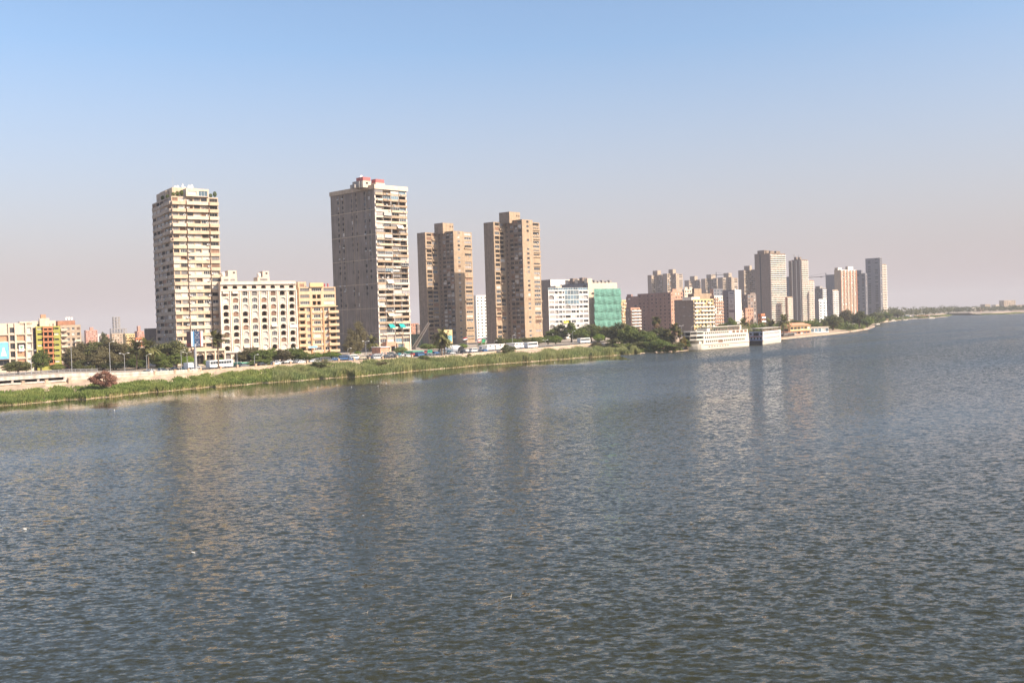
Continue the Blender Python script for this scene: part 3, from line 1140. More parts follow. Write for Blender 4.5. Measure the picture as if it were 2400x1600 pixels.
# ---------------------------------------------------------------- tall grey brown slab tower
def tower_two():
    b = Bld('apartment_tower', 'tallest slab tower with blank grey brown side and cluttered cream balconies', (876, 437), 566, 45)
    W, L, H = b.u(950.5), b.v(773.5), b.h
    r = random.Random(24)
    nf = 29
    fh = (H - 1.2) / nf
    left = []
    colf = [0.115, 0.215, 0.405, 0.505, 0.715, 0.82]
    for k in range(8, nf):
        z = k * fh
        for i, c in enumerate(colf):
            p = 0.95 if k > 17 else (0.8 if k in (10, 11, 13, 14, 16) else 0.25)
            if r.random() > p:
                continue
            x = L * (1 - c)
            x = L * c
            w = 0.85 if i in (0, 1, 4, 5) else 0.6
            left.append((x - w, x + w, z + fh * 0.22, z + fh * 0.78, 0.25, 0, pick(r, [('shut', 2), ('dglass', 2), ('dark', 5), ('curtain', .5)]), 2))
    # openings for the front
    front = []
    q = W / 4
    for k in range(3, nf):
        z = k * fh
        for i in range(4):
            front.append((q * i + 0.3, q * (i + 1) - 0.3, z + 0.25, z + fh * 0.92, 1.3, 0, None))
    front += [(q * i + 0.4, q * (i + 1) - 0.4, z0, z1, 0.4, 0, st, 4) for i in range(4) for (z0, z1, st) in ((fh * 1.55, fh * 2.3, r.choice(('curtain', 'blue', 'glass'))), (fh * 2.5, fh * 2.95, 'shut'))]
    front += [(q * 1.5, q * 2.3, 0, fh * 1.4, 1.2, 0, 'dark', 2), (q * 2.4, q * 3.2, 0.2, fh * 1.3, .5, 0, 'blue', 3)]
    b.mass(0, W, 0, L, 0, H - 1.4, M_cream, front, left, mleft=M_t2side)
    for k in range(3, nf):
        z = k * fh
        j = 0
        while j < 4:
            n = 2 if j % 2 == 0 and r.random() < 0.62 else 1
            d = r.choice((0.5, 0.7, 0.9, 1.1))
            b.balcony('f', q * j + 0.12, q * (j + n) - 0.12, z + 0.06, d, fh * r.choice((0.30, 0.34, 0.38)), r.choice((M_cream, M_beige, M_tan, M_cream2)), rail=r.random() < 0.1)
            for i in range(j, j + n):
                t = r.random()
                if t < 0.52:
                    st = pick(r, [('curtain', 3), ('glass', 3), ('shut', 2), ('blue', 0.8)])
                    w_ = rd(q - 0.5)
                    h_ = rd(fh * 0.6)
                    fm, pm = window_meshes(w_, h_, st, 4)
                    wo_ = b.place('window', fm, 'f', q * (i + 0.5), z + fh * 0.34, r.choice((0.05, d - 0.15, -0.3)))
                    ob('pane', pm, wo_)
                elif t < 0.75:
                    fm, pm = window_meshes(1.2, rd(fh * 0.8), r.choice(('wood', 'dglass', 'shut')), 2)
                    wo_ = b.place('window', fm, 'f', q * (i + r.uniform(0.3, 0.7)), z + 0.22, -1.2)
                    ob('pane', pm, wo_)
                if r.random() < 0.35:
                    b.ac('f', q * (i + r.uniform(0.15, 0.85)), z + fh * 0.12, -d)
            j += n
    for i in range(5):
        w_ = 0.3 if i in (0, 2, 4) else 0.14
        b.box('pier', q * i - w_ + (0.3 if i == 0 else 0) - (0.3 if i == 4 else 0), q * i + w_ + (0.3 if i == 0 else 0) - (0.3 if i == 4 else 0), -0.42, -0.012, 0, H - 1.5, M_archtrim if i in (0, 4) else M_conc)
    b.mass(-0.5, W + 0.6, -1.2, L + 0.3, H - 1.38, H + 1.0, M_cream2, mleft=M_beige, name='roof_band_wall')
    for k in range(6):
        zz = (H - 1.5) * (0.115 + 0.152 * k)
        b.box('floor_band', -0.12, -0.012, 0.1, L - 0.1, zz, zz + 0.45, M_beige)
    for c in colf:
        b.box('vertical_strip', -0.16, -0.013, L * c - (1.15 if c in (0.115, 0.215, 0.715, 0.82) else 0.9) + 0.0, L * c - (0.95 if c in (0.115, 0.215, 0.715, 0.82) else 0.7), 9, H - 2.2, M_conc if c < 0.3 else M_beige)
    for (c, k) in ((0.21, 21), (0.115, 18), (0.21, 18), (0.715, 19), (0.715, 17), (0.82, 17), (0.82, 28), (0.715, 28), (0.21, 12), (0.505, 11), (0.715, 12), (0.82, 12), (0.715, 11)):
        b.ac('l', L * (1 - c) if False else L * c + 0.3, k * fh + 0.1)
    aw = MB()
    aw.quad((-1.9, -2.4, 0), (1.9, -2.4, 0), (1.6, -0.4, 1.7), (-1.6, -0.4, 1.7))
    aw.quad((-1.9, -2.4, -0.5), (1.9, -2.4, -0.5), (1.9, -2.4, 0), (-1.9, -2.4, 0))
    awm = aw.mesh('awning', [M_teal])
    for t in (q * 1.45, q * 2.75):
        b.place('awning', awm, 'f', t, fh * 4.35, 0.2)
    aw2 = MB()
    aw2.quad((-2.6, -1.9, 0), (2.6, -1.9, 0), (2.6, -0.3, 2.0), (-2.6, -0.3, 2.0))
    awm2 = aw2.mesh('awning', [M_cloth])
    for (t, k) in ((q * 3, 22.1), (q * 1.5, 12.2), (q * 1.5, 6.3)):
        b.place('awning', awm2, 'f', t, fh * k, 0.25, scale=(0.8, 1, 1))
    # roof plant rooms
    for (xa, xb, yt, mm, v0, v1) in ((831, 846, 432, M_conc, 8, 12), (842, 858, 424, M_conc, 6, 12), (851, 870, 417, M_cream2, 4, 11), (881, 902, 422, M_cream2, 3, 8)):
        ua, ub = b.u(xa, v0, 440), b.u(xb, v0, 440)
        zt = b.z(xa, yt, ua, v0)
        b.mass(ua, ub, v0, v1, H - 0.3, zt - 1.4 if mm is M_cream2 else zt, mm, [((ua + ub) / 2 - 0.8, (ua + ub) / 2 + 0.8, H + 1.6, H + 2.6, .2, 0, 'dark', 1)] if zt > H + 4.5 else [], name='roof_room_wall')
        if mm is M_cream2:
            b.box('roof_tank', ua + 0.1, ub - 0.3, v0 + 0.1, v1 - 1, zt - 1.38, zt + 0.6, M_redroof)
    b.dish(b.u(846, 8, 440), 8, b.z(846, 424, b.u(846, 8, 440), 8), 1.6)
    b.box('street_awning', q * 0.3, q * 1.5, -4.5, -0.9, 3.0, 5.2, M_salmon)
    b.done()


# ---------------------------------------------------------------- pinwheel towers (two near ones, many far)
def pinwheel(label, D, az, pA, pB, pC, core, ytopA, ytopB, ytopC, ycore, nf, far=False, seed=0, group=None, mf=None, ml=None, la_px=None, z0=GZ):
    """pA = (left edge, corner, right end) of the rear wing; pB = (corner, front right end); pC = right end of the set back bay"""
    r = random.Random(seed)
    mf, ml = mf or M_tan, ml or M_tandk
    b = Bld('apartment_tower', label, (pB[0], ytopB), D, az, far=far, group=group, z0=z0)
    HB = b.h
    WB = b.u(pB[1])
    lb = b.v(pA[2])                       # where the rear wing meets this wing's side
    WA = -b.u(pA[1], lb)
    LA = b.v(pA[0], -WA) - lb
    HA = b.z(pA[1], ytopA, -WA, lb)
    fh = HB / nf
    depth = lb + LA * 0.8
    # front wing B
    front, left = [], []
    for k in range(1, nf):
        z = k * fh
        if r.random() < 0.93:
            front.append((WB * 0.40, WB * 0.62, z + fh * .3, z + fh * .8, .2, 0, pick(r, MIX), 2))
        n = 3
        for i in range(n):
            a, c = lb * 0.03 + lb * 0.72 * i / n, lb * 0.03 + lb * 0.72 * (i + 1) / n
            left.append((a + 0.25, c - 0.25, z + fh * .3, z + fh * .9, .35, 0, pick(r, MIXD if not far else [('dglass', 3), ('shut', 2), ('dark', 1)]), 2))
        left.append((lb * 0.86, lb * 0.93, z + fh * .35, z + fh * .75, .3, 0, 'dark', 1))
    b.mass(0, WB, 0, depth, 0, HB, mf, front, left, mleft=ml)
    # rear wing A
    fa = []
    for k in range(1, nf):
        z = k * (HA / nf)
        for i in range(2):
            a, c = -WA + WA * 0.06 + WA * 0.42 * i, -WA + WA * 0.06 + WA * 0.42 * (i + 1)
            t = r.random()
            if t < 0.86:
                fa.append((a + 0.15 + r.uniform(0, .5), c - 0.1, z + fh * .2, z + fh * .85, 0.3 if t < 0.55 else 1.1, 0, pick(r, MIX) if t < 0.55 else 'dark', 3))
    b.mass(-WA, -0.02, lb, lb + LA, 0, HA, mf, fa, [], mleft=ml, name='wing_wall')
    # bay C, set back on the right
    vc = lb * 0.35
    WC = b.u(pC, vc) - WB
    HC = b.z(pC, ytopC, WB + WC, vc)
    fc = []
    for k in range(1, nf):
        z = k * (HC / nf)
        if r.random() < 0.85:
            fc.append((WB + WC * .12, WB + WC * .30, z + fh * .35, z + fh * .75, .25, 0, 'dark', 1))
        if r.random() < 0.85:
            fc.append((WB + WC * .45, WB + WC * .93, z + fh * .25, z + fh * .8, .25, 0, pick(r, MIX), 3))
    b.mass(WB + 0.02, WB + WC, vc, vc + depth * 0.7, 0, HC, mf, fc, [], mleft=ml, name='wing_wall')
    # core box
    vk = lb * 0.55
    uk, ukr = b.u(core[1], vk), b.u(core[2], vk)
    lk = b.v(core[0], uk) - vk
    HK = b.z(core[1], ycore, uk, vk)
    zb = min(HA, HB) - 1.0
    b.mass(uk, ukr, vk, vk + lk, zb, HK, mf, [(uk + (ukr - uk) * .65, uk + (ukr - uk) * .75, HK - 3, HK - 1.8, .2, 0, 'dark', 1), (uk + (ukr - uk) * .85, uk + (ukr - uk) * .94, HK - 3, HK - 1.8, .2, 0, 'dark', 1)] if not far else [],
           mleft=ml, name='core_wall', par=0.3)
    if not far:
        for k in range(1, nf):
            z = k * fh
            if r.random() < 0.4:
                b.balcony('f', -WA * 0.5, -WA * 0.1, z + 0.05, 0.8, fh * .35, mf, base=lb)
            if r.random() < 0.22:
                b.balcony('f', -WA - 0.5, -WA * 0.55, z + 0.05, 0.7, fh * .35, mf, base=lb)
            for i in range(3):
                if r.random() < 0.3:
                    b.ac('l', lb * (0.1 + 0.24 * i), z + 0.15)
            if r.random() < 0.3:
                b.balcony('f', WB + WC * .4, WB + WC * .98, z + 0.05, 0.7, fh * .34, mf, base=vc)
            b.box('floor_band', -0.09, -0.012, 0.1, lb * 0.77, z + 0.02, z + 0.2, ml) if k % 1 == 0 else None
            if r.random() < 0.25:
                b.ac('f', WB + WC * .8, z + 0.1, vc)
    b.done()
    return b
TOWER1 = tower_one()
arched_block()
yellow_block()
tower_two()
pinwheel('left one of the two tan pinwheel towers, half in shadow', 716, 42, (977, 996, 1026), (1062, 1086), 1105, (1018, 1038, 1063), 544.5, 541, 545, 522, 27, seed=31)
pinwheel('right one of the two tan pinwheel towers, sunlit front', 676, 42, (1133, 1156, 1183), (1223, 1248), 1264, (1170, 1194, 1219), 520, 514, 522, 496, 27, seed=32)


def gb(label, c, D, az, xl, xr, m, nf, ncf, ncl, style='win', ml=None, far=False, name='apartment_block', seed=1, group=None, wf=0.5, hf=0.5, mb_=None,
       lmix=MIXD, fmix=MIX, L=None, hut=None, lskip=0.0, fskip=0.0, bd=0.9, z0=GZ):
    b = Bld(name, label, c, D, az, far=far, group=group, z0=z0)
    r = random.Random(seed)
    W = b.u(xr)
    L = L or (b.v(xl) if xl is not None else W * 0.8)
    H = b.h
    fh = H / nf
    front = grid(0, W, 0, H - 0.6, ncf, nf, wf, hf, 0.25 if style == 'win' else 0.5, fmix, r, nm=2, skip=fskip) if ncf else []
    left = grid(0, L, 0, H - 0.6, ncl, nf, wf * 0.8, hf * 0.85, 0.25, lmix, r, skip=lskip) if ncl else []
    b.mass(0, W, 0, L, 0, H, m, front, left, mleft=ml)
    fh = (H - 0.6) / nf
    if style == 'balc':
        for k in range(1, nf):
            for i in range(ncf):
                if r.random() < 0.85:
                    b.balcony('f', W * i / ncf + 0.15, W * (i + 1) / ncf - 0.15, k * fh + 0.05, bd, fh * 0.34, mb_ or m)
    if style == 'band':
        for k in range(1, nf):
            b.balcony('f', 0.05, W - 0.05, k * fh + 0.05, bd, fh * 0.40, mb_ or m)
    if hut:
        for (a0, a1, d0, d1, hh) in hut:
            b.mass(W * a0, W * a1, L * d0, L * d1, H - 0.8, H + hh, m, mleft=ml, name='roof_room_wall', par=0.3)
    return b


# ---- left end of the street
b = Bld('shopping_centre', 'cream building with brick panels and a blue poster at the left end', (-75, 760), 425, 62)
W, H = b.u(75.5), b.h
fr = []
for (xa, xb, st, n) in ((-70, -40, 'wood', 3), (-36, 18, 'wood', 4), (22, 33, 'dglass', 2), (38, 57, 'mix', 3), (63, 73, 'curtain', 3)):
    ua, ub = b.u(xa), b.u(xb)
    for k in range(5):
        z = H * (0.14 + 0.165 * k)
        s_ = st
        if st == 'mix':
            s_ = ('brick', 'brick', 'dark', 'brick', None)[k]
        if st == 'wood':
            s_ = ('dglass', 'brick', 'brick', 'brick', None)[k]
        if s_ is None:
            continue
        fr.append((ua, ub, z, z + H * 0.11, 0.5, 0, 'open' if s_ == 'brick' else s_, n))
b.mass(0, W, 0, 18, 0, H, M_cream2, fr, [])
for (xa, xb) in ((-70, -40), (-36, 18), (38, 57)):
    ua, ub = b.u(xa), b.u(xb)
    for k in range(5):
        if k == 4 or (xa == 38 and k == 2) or (xa != 38 and k == 0):
            continue
        z = H * (0.14 + 0.165 * k)
        b.box('brick_panel', ua + 0.02, ub - 0.02, 0.3, 0.48, z + 0.02, z + H * 0.11 - 0.02, M_brick2)
for xa in (20, 35, 60):
    ua = b.u(xa)
    b.box('pilaster', ua - 0.25, ua + 0.25, -0.5, -0.01, 0, H + 0.1, M_cream2)
for k in range(5):
    b.box('cornice', 0, W, -0.35, -0.012, H * (0.10 + 0.165 * k), H * (0.125 + 0.165 * k), M_cream2)
# poster: blue sheet with a pale standing figure in a white dress
ua, ub = b.u(-16), b.u(17.5)
p = MB()
zt_, zb_ = b.z(0, 803), b.z(0, 842)
p.box(ua, ub, -0.75, -0.6, zb_, zt_, 0)
b.part('poster_board', p, [mat('blue poster', (0.20, 0.52, 0.85), var=0.25, scale=0.5)])
p = MB()
cx, w_ = b.u(6), (ub - ua)
p.poly([(cx - w_ * 0.22, -0.76, zb_ + 1.2), (cx + w_ * 0.2, -0.76, zb_ + 1.2), (cx + w_ * 0.1, -0.76, zb_ + (zt_ - zb_) * 0.5), (cx + w_ * 0.05, -0.76, zb_ + (zt_ - zb_) * 0.7),
        (cx - w_ * 0.05, -0.76, zb_ + (zt_ - zb_) * 0.7), (cx - w_ * 0.1, -0.76, zb_ + (zt_ - zb_) * 0.5)])
b.part('poster_figure', p, [mat('pale poster print', (0.72, 0.72, 0.80), var=0.1, scale=1.5)])
ua, ub = b.u(42), b.u(54)
za = b.z(48, 824)
b.box('sign_board', ua, ub, -0.62, -0.5, za, za + 2.6, M_purew)
p = MB()
cx = (ua + ub) / 2
p.poly([(cx + 0.62 * math.cos(t * 0.6283), -0.63, za + 1.75 + 0.38 * math.sin(t * 0.6283)) for t in range(10)])
p.poly([(cx - 0.13, -0.632, za + 0.5), (cx + 0.13, -0.632, za + 0.5), (cx + 0.07, -0.632, za + 1.5), (cx - 0.07, -0.632, za + 1.5)])
b.part('tree_emblem', p, [mat('green print', (0.08, 0.30, 0.12), var=0.05)])
b.mass(W * 0.80, W, 0.0, 12, H - 0.9, H + 0.6, M_cream2, name='roof_room_wall')
b.done()

b = Bld('apartment_block', 'lime green block with orange balcony stack at the left', (84, 765), 440, 62)
W, L, H = b.u(141), b.v(74), b.h
nf = 8
fh = H / nf
fr = []
cx = [b.u(x) for x in (92, 105, 118, 132)]
r = random.Random(41)
for k in range(1, nf):
    z = k * fh
    for i, c in enumerate(cx):
        w_ = 0.85 if i in (0, 3) else 1.35
        if i in (0, 3):
            fr.append((c - w_, c + w_, z + fh * .38, z + fh * .72, .3, 0, 'dark' if r.random() < .8 else 'curtain', 1))
        else:
            fr.append((c - w_, c + w_, z + fh * .28, z + fh * .86, 1.5, 0, 'dark' if r.random() < .85 else 'shut', 2))
b.mass(0, W, 0, L, 0, H, M_lime, fr, [], mleft=M_purple)  # left side of the lime walls: shade painted by a darker colour
u0, u1 = (cx[0] + cx[1]) / 2 + 0.2, (cx[2] + cx[3]) / 2 - 0.2
for k in range(1, nf):
    b.balcony('f', u0, u1, k * fh, 0.6, fh * 0.28, M_orange)
    for c in ((cx[1] + cx[2]) / 2, u0 + 0.25, u1 - 0.25):
        b.box('pier', c - 0.2, c + 0.2, -0.3, -0.011, k * fh + fh * 0.29, (k + 1) * fh - 0.17, M_orange)
b.box('cornice', u0, u1, -0.5, -0.013, H - 0.9, H - 0.1, M_orange)
b.mass(-1.5, W - 1.5, 2, L, H - 0.5, b.z(84, 752), M_cream2, [(0.5, 1.5, H + 0.1, H + 1.0, .2, 0, 'dark', 1), (W * .55, W * .6, H + 0.1, H + 1, .2, 0, 'dark', 1), (W * .7, W * .75, H + .1, H + 1, .2, 0, 'dark', 1)], name='roof_room_wall', par=0.4)
ua, ub = b.u(93, 1.8), b.u(116, 1.8)
b.mass(ua, ub, 1.2, 6, H - 0.4, b.z(100, 745.5), M_cream2, name='roof_room_wall', par=0.3)
ua, ub = b.u(96.5, 2), b.u(108.5, 2)
b.mass(ua, ub, 2, 6, b.z(100, 745.5) - 0.1, b.z(100, 736.5), M_brick2, name='roof_tank_wall', par=0.2)
b.done()

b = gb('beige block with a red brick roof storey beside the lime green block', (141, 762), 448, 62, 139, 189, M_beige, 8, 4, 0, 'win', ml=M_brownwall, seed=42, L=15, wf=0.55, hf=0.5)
W, H = b.u(189), b.h
for k in range(1, 8):
    b.balcony('f', 0.2, W * 0.33, k * H / 8, 0.9, H / 8 * 0.36, M_cream2)
    if k < 6:
        b.balcony('f', W * 0.68, W - 0.2, k * H / 8, 0.8, H / 8 * 0.36, M_cream2)
b.mass(-0.8, W * 0.75, 1.5, 12, H - 0.8, H + 1.9, M_brick, name='roof_storey_wall', par=0.3)
for i in range(3):
    b.dish(W * (0.35 + 0.12 * i), 4, H + 1.6, 1.0)
b.done()

# brick gate pavilion with an arch
b = Bld('gate_pavilion', 'small brick pavilion with an arched doorway below the beige block', (149, 856), 430, 62)
W, H = b.u(187), b.h
b.mass(0, W, 0, 4, 0, H, M_brick2, [(W * .68, W * .86, 0.1, H * .72, 1.5, 1.0, 'dark', 1), (W * .1, W * .3, H * .3, H * .7, .4, 0, 'shut', 2)], [], ml if False else None, name='wall', par=0.3)
b.box('cornice', -0.3, W + 0.3, -0.4, -0.011, H - 0.35, H - 0.05, M_stone)
b.done()

gb('pink brick block far behind the trees at the left', (201, 774), 900, 62, 197, 228, M_pink, 9, 6, 2, 'win', far=True, seed=43, hut=[(.4, .7, .2, .6, 2.5)]).done()
gb('pale house far off beside the pink block', (181, 786), 1000, 62, 178, 190, M_cream2, 7, 3, 2, 'win', far=True, seed=44).done()
gb('ochre house behind the palms with a flat roof', (294, 782), 640, 62, 288, 316, M_yellow2, 8, 4, 2, 'balc', far=False, seed=45).done()
gb('orange house with balconies beside the dark wall', (318, 791), 620, 62, 315, 338, M_orange, 6, 3, 1, 'balc', mb_=M_cream2, seed=46).done()
gb('pink house peeping over the orange house', (322, 776), 820, 62, 315, 337, M_pink, 10, 3, 2, 'win', far=True, seed=47, hut=[(.2, .6, .2, .6, 4)]).done()
b = gb('dark blank walled block left of the cream tower', (366, 769), 560, 50, 338, 372, M_dkconc, 9, 0, 0, ml=M_dkconc, seed=48)
b.mass(-0.05, 0.5, b.v(352), b.v(350), b.h - 5.5, b.h - 3.8, M_dark, name='vent', par=0.1)
b.done()
gb('low brown house far left behind the ficus trees', (262, 782), 760, 62, 258, 292, M_beige, 8, 5, 2, 'win', far=True, seed=49).done()

# concrete frame under construction
b = Bld('concrete_frame', 'unfinished concrete frame building far behind the ficus trees', (262, 771), 800, 62)
W, H = b.u(296), b.h
mbf = MB()


def frame(b, u0, u1, v0, v1, z0, nfl, fh, ncol):
    for k in range(nfl + 1):
        s_ = MB()
        s_.box(u0 - 0.4, u1 + 0.4, v0 - 0.4, v1 + 0.4, z0 + k * fh - 0.18, z0 + k * fh + 0.18)
        b.part('floor_slab', s_, [M_conc])
    for i in range(ncol + 1):
        for vv in (v0, v1):
            u = u0 + (u1 - u0) * i / ncol
            for k in range(nfl):
                s_ = MB()
                s_.box(u - 0.25, u + 0.25, vv - 0.25, vv + 0.25, z0 + k * fh + 0.18, z0 + (k + 1) * fh - 0.18)
                b.part('column', s_, [M_conc])


z_ = H
b.mass(0, W, 0, 10, 0, z_ - 6.2, M_brick2, grid(0, W, 0, z_ - 7, 5, 7, .45, .45), [], par=0.2)
frame(b, 0, W, 0.5, 9.5, z_ - 6.0, 2, 3.0, 5)
frame(b, b.u(268.5), b.u(282), 2, 8, z_ + 0.2, 4, 2.2, 2)
b.done()

# ---- between the grey tower and the tan towers
gb('red brick houses far behind between grey tower and tan towers', (962, 758), 1100, 45, 955, 981, M_brick, 9, 4, 1, far=True, seed=51).done()
gb('dark narrow house hugging the left tan tower', (978, 760), 860, 45, 974, 985, M_brownwall, 9, 2, 1, far=True, seed=52).done()
b = Bld('site_hoarding', 'dark netted hoarding behind the leaning lattice boom', (962, 783), 640, 72)
W, H = b.u(990), b.h
M_net = mat('black green netting', (0.018, 0.03, 0.026), rough=0.95, var=0.3, scale=1.5)
n = 5
for i in range(n):
    s_ = MB()
    x0, x1 = W * i / n, W * (i + 1) / n
    k = 5
    for q_ in range(k):
        za_, zb_ = H * q_ / k, H * (q_ + 1) / k
        o0, o1 = 0.15 * math.sin(q_ * 2.1 + i), 0.15 * math.sin((q_ + 1) * 2.1 + i)
        s_.quad((x0 + .05, -o0, za_), (x1 - .05, -o0, za_), (x1 - .05, -o1, zb_), (x0 + .05, -o1, zb_))
        s_.quad((x0 + .05, .12 - o0, za_), (x1 - .05, .12 - o0, za_), (x1 - .05, .12 - o1, zb_), (x0 + .05, .12 - o1, zb_))
    b.part('net_sheet', s_, [M_net])
for i in range(n + 1):
    s_ = MB()
    s_.tube([(W * i / n, 0.4, 0), (W * i / n, 0.4, H + 0.4)], 0.09, 6)
    b.part('pole', s_, [M_dkmetal])
b.done()
# leaning lattice boom
pa, pb = at(968, 820, 600), at(1006, 756, 600)
bo = ob('lattice_boom', None, loc=(pa.x, pa.y, GZ), label='leaning grey lattice boom in front of the left tan tower', cat='crane')
d_ = pb - pa
d_ = Vector((d_.x, d_.y, pb.z - GZ))
up = Vector((-d_.z, 0, d_.x)).normalized() * 0.85
sd = Vector((0, 0.85, 0))
crn = [up + sd, up - sd, -up - sd, -up + sd]
for c in crn:
    s_ = MB()
    s_.beam(c, d_ + c * 0.6, 0.24)
    ob('chord', s_.mesh('chord', [M_conc]), bo)
n = 20
s_ = MB()
for k in range(n):
    for j in range(4):
        t0, t1 = k / n, (k + 1) / n
        c0, c1 = crn[j] * (1 - 0.4 * t0), crn[(j + 1) % 4] * (1 - 0.4 * t1)
        s_.beam(d_ * t0 + c0, d_ * t1 + c1, 0.14)
        s_.beam(d_ * t0 + c0, d_ * t0 + crn[(j + 1) % 4] * (1 - .4 * t0), 0.12)
ob('lattice_bracing', s_.mesh('lattice_bracing', [M_brownwall]), bo, kind='stuff')
s_ = MB()
s_.box(-1.6, 1.6, -1.6, 1.6, 0, 1.0)
ob('base', s_.mesh('base', [M_dkmetal]), bo)
s_ = MB()
s_.tube([d_, (d_.x - 14, 4, 1.0)], 0.06, 5)
ob('stay_cable', s_.mesh('stay_cable', [M_dkmetal]), bo)

b = gb('narrow yellow house with a blue poster before the left tan tower', (1040, 773), 610, 42, 1036, 1060, M_yellow2, 4, 0, 0, ml=M_brownwall, seed=53, L=8)
W, H = b.u(1060), b.h
b.box('poster_board', W * 0.35, W * 0.92, -0.2, -0.05, H * 0.34, H * 0.68, mat('sea blue poster', (0.16, 0.42, 0.50), var=0.3, scale=0.4))
b.box('vent', W * .4, W * .58, -0.1, -0.02, H * .88, H * .95, M_dark)
b.done()

b = gb('white slab block seen between the two tan towers', (1115, 692), 790, 50, 1111, 1141, M_white, 14, 3, 0, seed=54, L=16, wf=0.4, hf=0.42, fmix=[('dark', 3), ('dglass', 2), ('shut', 1)])
b.done()

# ---- white arcaded block, office block and the netted facade
b = Bld('apartment_block', 'white block with arched bays and glass upper floors right of the tan towers', (1285, 680), 770, 52)
W, L, H = b.u(1378), b.v(1269), b.h
r = random.Random(55)
fr = []
nf = 10
fh = H / nf
edges_ = [0, .14, .24, .34, .40, .55, .68, .76, .86, 1.0]
for k in range(1, nf):
    z = k * fh
    for i in range(len(edges_) - 1):
        a, c = W * edges_[i] + 0.25, W * edges_[i + 1] - 0.25
        if k >= 7 and 4 <= i <= 6:
            continue
        if i == 3:
            fr.append((a + .2, c - .2, z + fh * .3, z + fh * .75, .25, 0, 'dark', 1))
        elif (i in (0, 8) and k in (2, 8)) or (i == 4 and k == 6) or (i == 1 and k == 5):
            fr.append((a, c, z + fh * .1, z + fh * .92, .8, 0.9, 'shut', 2))
        else:
            fr.append((a + .15, c - .15, z + fh * .22, z + fh * .78, .3 if r.random() < .7 else 1.0, 0, pick(r, [('glass', 3), ('shut', 2), ('curtain', 2), ('dark', 1)]), 2))
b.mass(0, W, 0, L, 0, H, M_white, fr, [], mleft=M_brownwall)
ua, ub = W * .40, W * .76
for i in range(5):
    for k in range(7, nf):
        x0, x1 = ua + (ub - ua) * i / 5, ua + (ub - ua) * (i + 1) / 5
        fm, pm = window_meshes(rd(x1 - x0 - 0.1), rd(fh * .9), 'blue', 2)
        w_ = b.place('window', fm, 'f', (x0 + x1) / 2, k * fh + fh * .05, 0.1)
        ob('pane', pm, w_)
for i in range(8):
    fm, pm = window_meshes(rd(W / 8 - 0.1), 1.8, 'blue', 2)
    w_ = b.place('window', fm, 'f', W * (i + .5) / 8, H + 0.02, 0.0, 0.4)
    ob('pane', pm, w_)
for x in edges_:
    b.box('pilaster', W * x - .16, W * x + .16, -0.22, -0.011, 0, H * .68 if 0.4 < x < .76 else H - 0.2, M_purew)
b.mass(W * .25, W * .4, 3, 9, H - .8, H + 3.4, M_cream2, name='roof_room_wall', par=.3)
p = MB()
p.lathe([(0, 0), (1.1, 0), (1.1, 2.4), (0, 2.6)], 12)
b.part('water_tank', p, [M_steel], (W * .22, 6, H - 0.8))
p = MB()
p.box(-2.6, 2.6, -.15, 0, 0, 1.4)
b.place('sign_board', p.mesh('sign_board', [mat('yellow sign', (0.75, 0.65, 0.08), var=0.05)]), 'f', b.u(1322), b.z(1322, 757), 1.5)
b.done()

b = gb('long grey office block with roof plant behind the white block', (1378, 663), 830, 52, 1312, 1446, M_cream2, 11, 0, 4, ml=M_greywall, seed=56, lmix=[('dglass', 1)], lskip=0.5)
W, H, L = b.u(1446), b.h, b.v(1312)
for i in range(7):
    b.box('roof_unit', W * (0.05 + .13 * i), W * (.13 + .13 * i), 3, 6, H - .8, H + (1.6 if i % 2 else 2.3), M_conc)
for i in range(5):
    b.mass(1.0, 6, L * (.05 + .17 * i), L * (.16 + .17 * i), H - .8, H + 3.6 + (i % 2), M_brownwall if i % 2 else M_cream2, name='roof_room_wall', par=.2)
for k in range(1, 10):
    z = k * H / 11
    b.balcony('f', W * .12, W * .24, z, 1.6, 1.0, M_salmon, rail=True)
b.done()
b = gb('white roofed hall rising behind the white arcaded block', (1290, 655), 900, 52, 1266, 1346, M_purew, 4, 0, 0, ml=M_brownwall, seed=57)
b.done()
# netting sheet on a scaffold
b = Bld('scaffold_netting', 'big green construction netting hung over the office block front', (1391, 675), 822, 52)
W, H = b.u(1454), b.h - 0.5
M_netg = mat('green construction net', (0.13, 0.30, 0.235), rough=0.9, var=0.28, scale=0.3, streak=0.25)
nx, nz = 4, 6
for i in range(nx):
    for k in range(nz):
        s_ = MB()
        x0, x1 = W * i / nx, W * (i + 1) / nx
        za_, zb_ = H * k / nz, H * (k + 1) / nz
        g = 6
        for a in range(g):
            for c in range(g):
                def P(ta, tc):
                    x = x0 + (x1 - x0) * ta
                    z = za_ + (zb_ - za_) * tc
                    o = 0.95 * math.sin(math.pi * tc) * (1 - tc * .5) + 0.3 * math.sin(x * 1.1 + k * 1.9) * math.sin(math.pi * tc) + 0.1 * math.sin(z * 3 + x * .7)
                    sag = -0.5 * math.sin(math.pi * ta) * (1 - tc) * 0.5
                    return (x, -o, z + sag)
                s_.quad(P(a / g, c / g), P((a + 1) / g, c / g), P((a + 1) / g, (c + 1) / g), P(a / g, (c + 1) / g))
        ob('net_sheet', s_.mesh('net_sheet', [M_netg], True), b.root)
for i in range(nx + 1):
    s_ = MB()
    s_.tube([(W * i / nx, 0.5, 0), (W * i / nx, 0.5, H + .8)], 0.08, 6)
    b.part('pole', s_, [M_steel])
for k in range(nz + 1):
    s_ = MB()
    s_.tube([(-.4, 0.35, H * k / nz), (W + .4, 0.35, H * k / nz)], 0.07, 6)
    b.part('ledger', s_, [M_steel])
b.done()

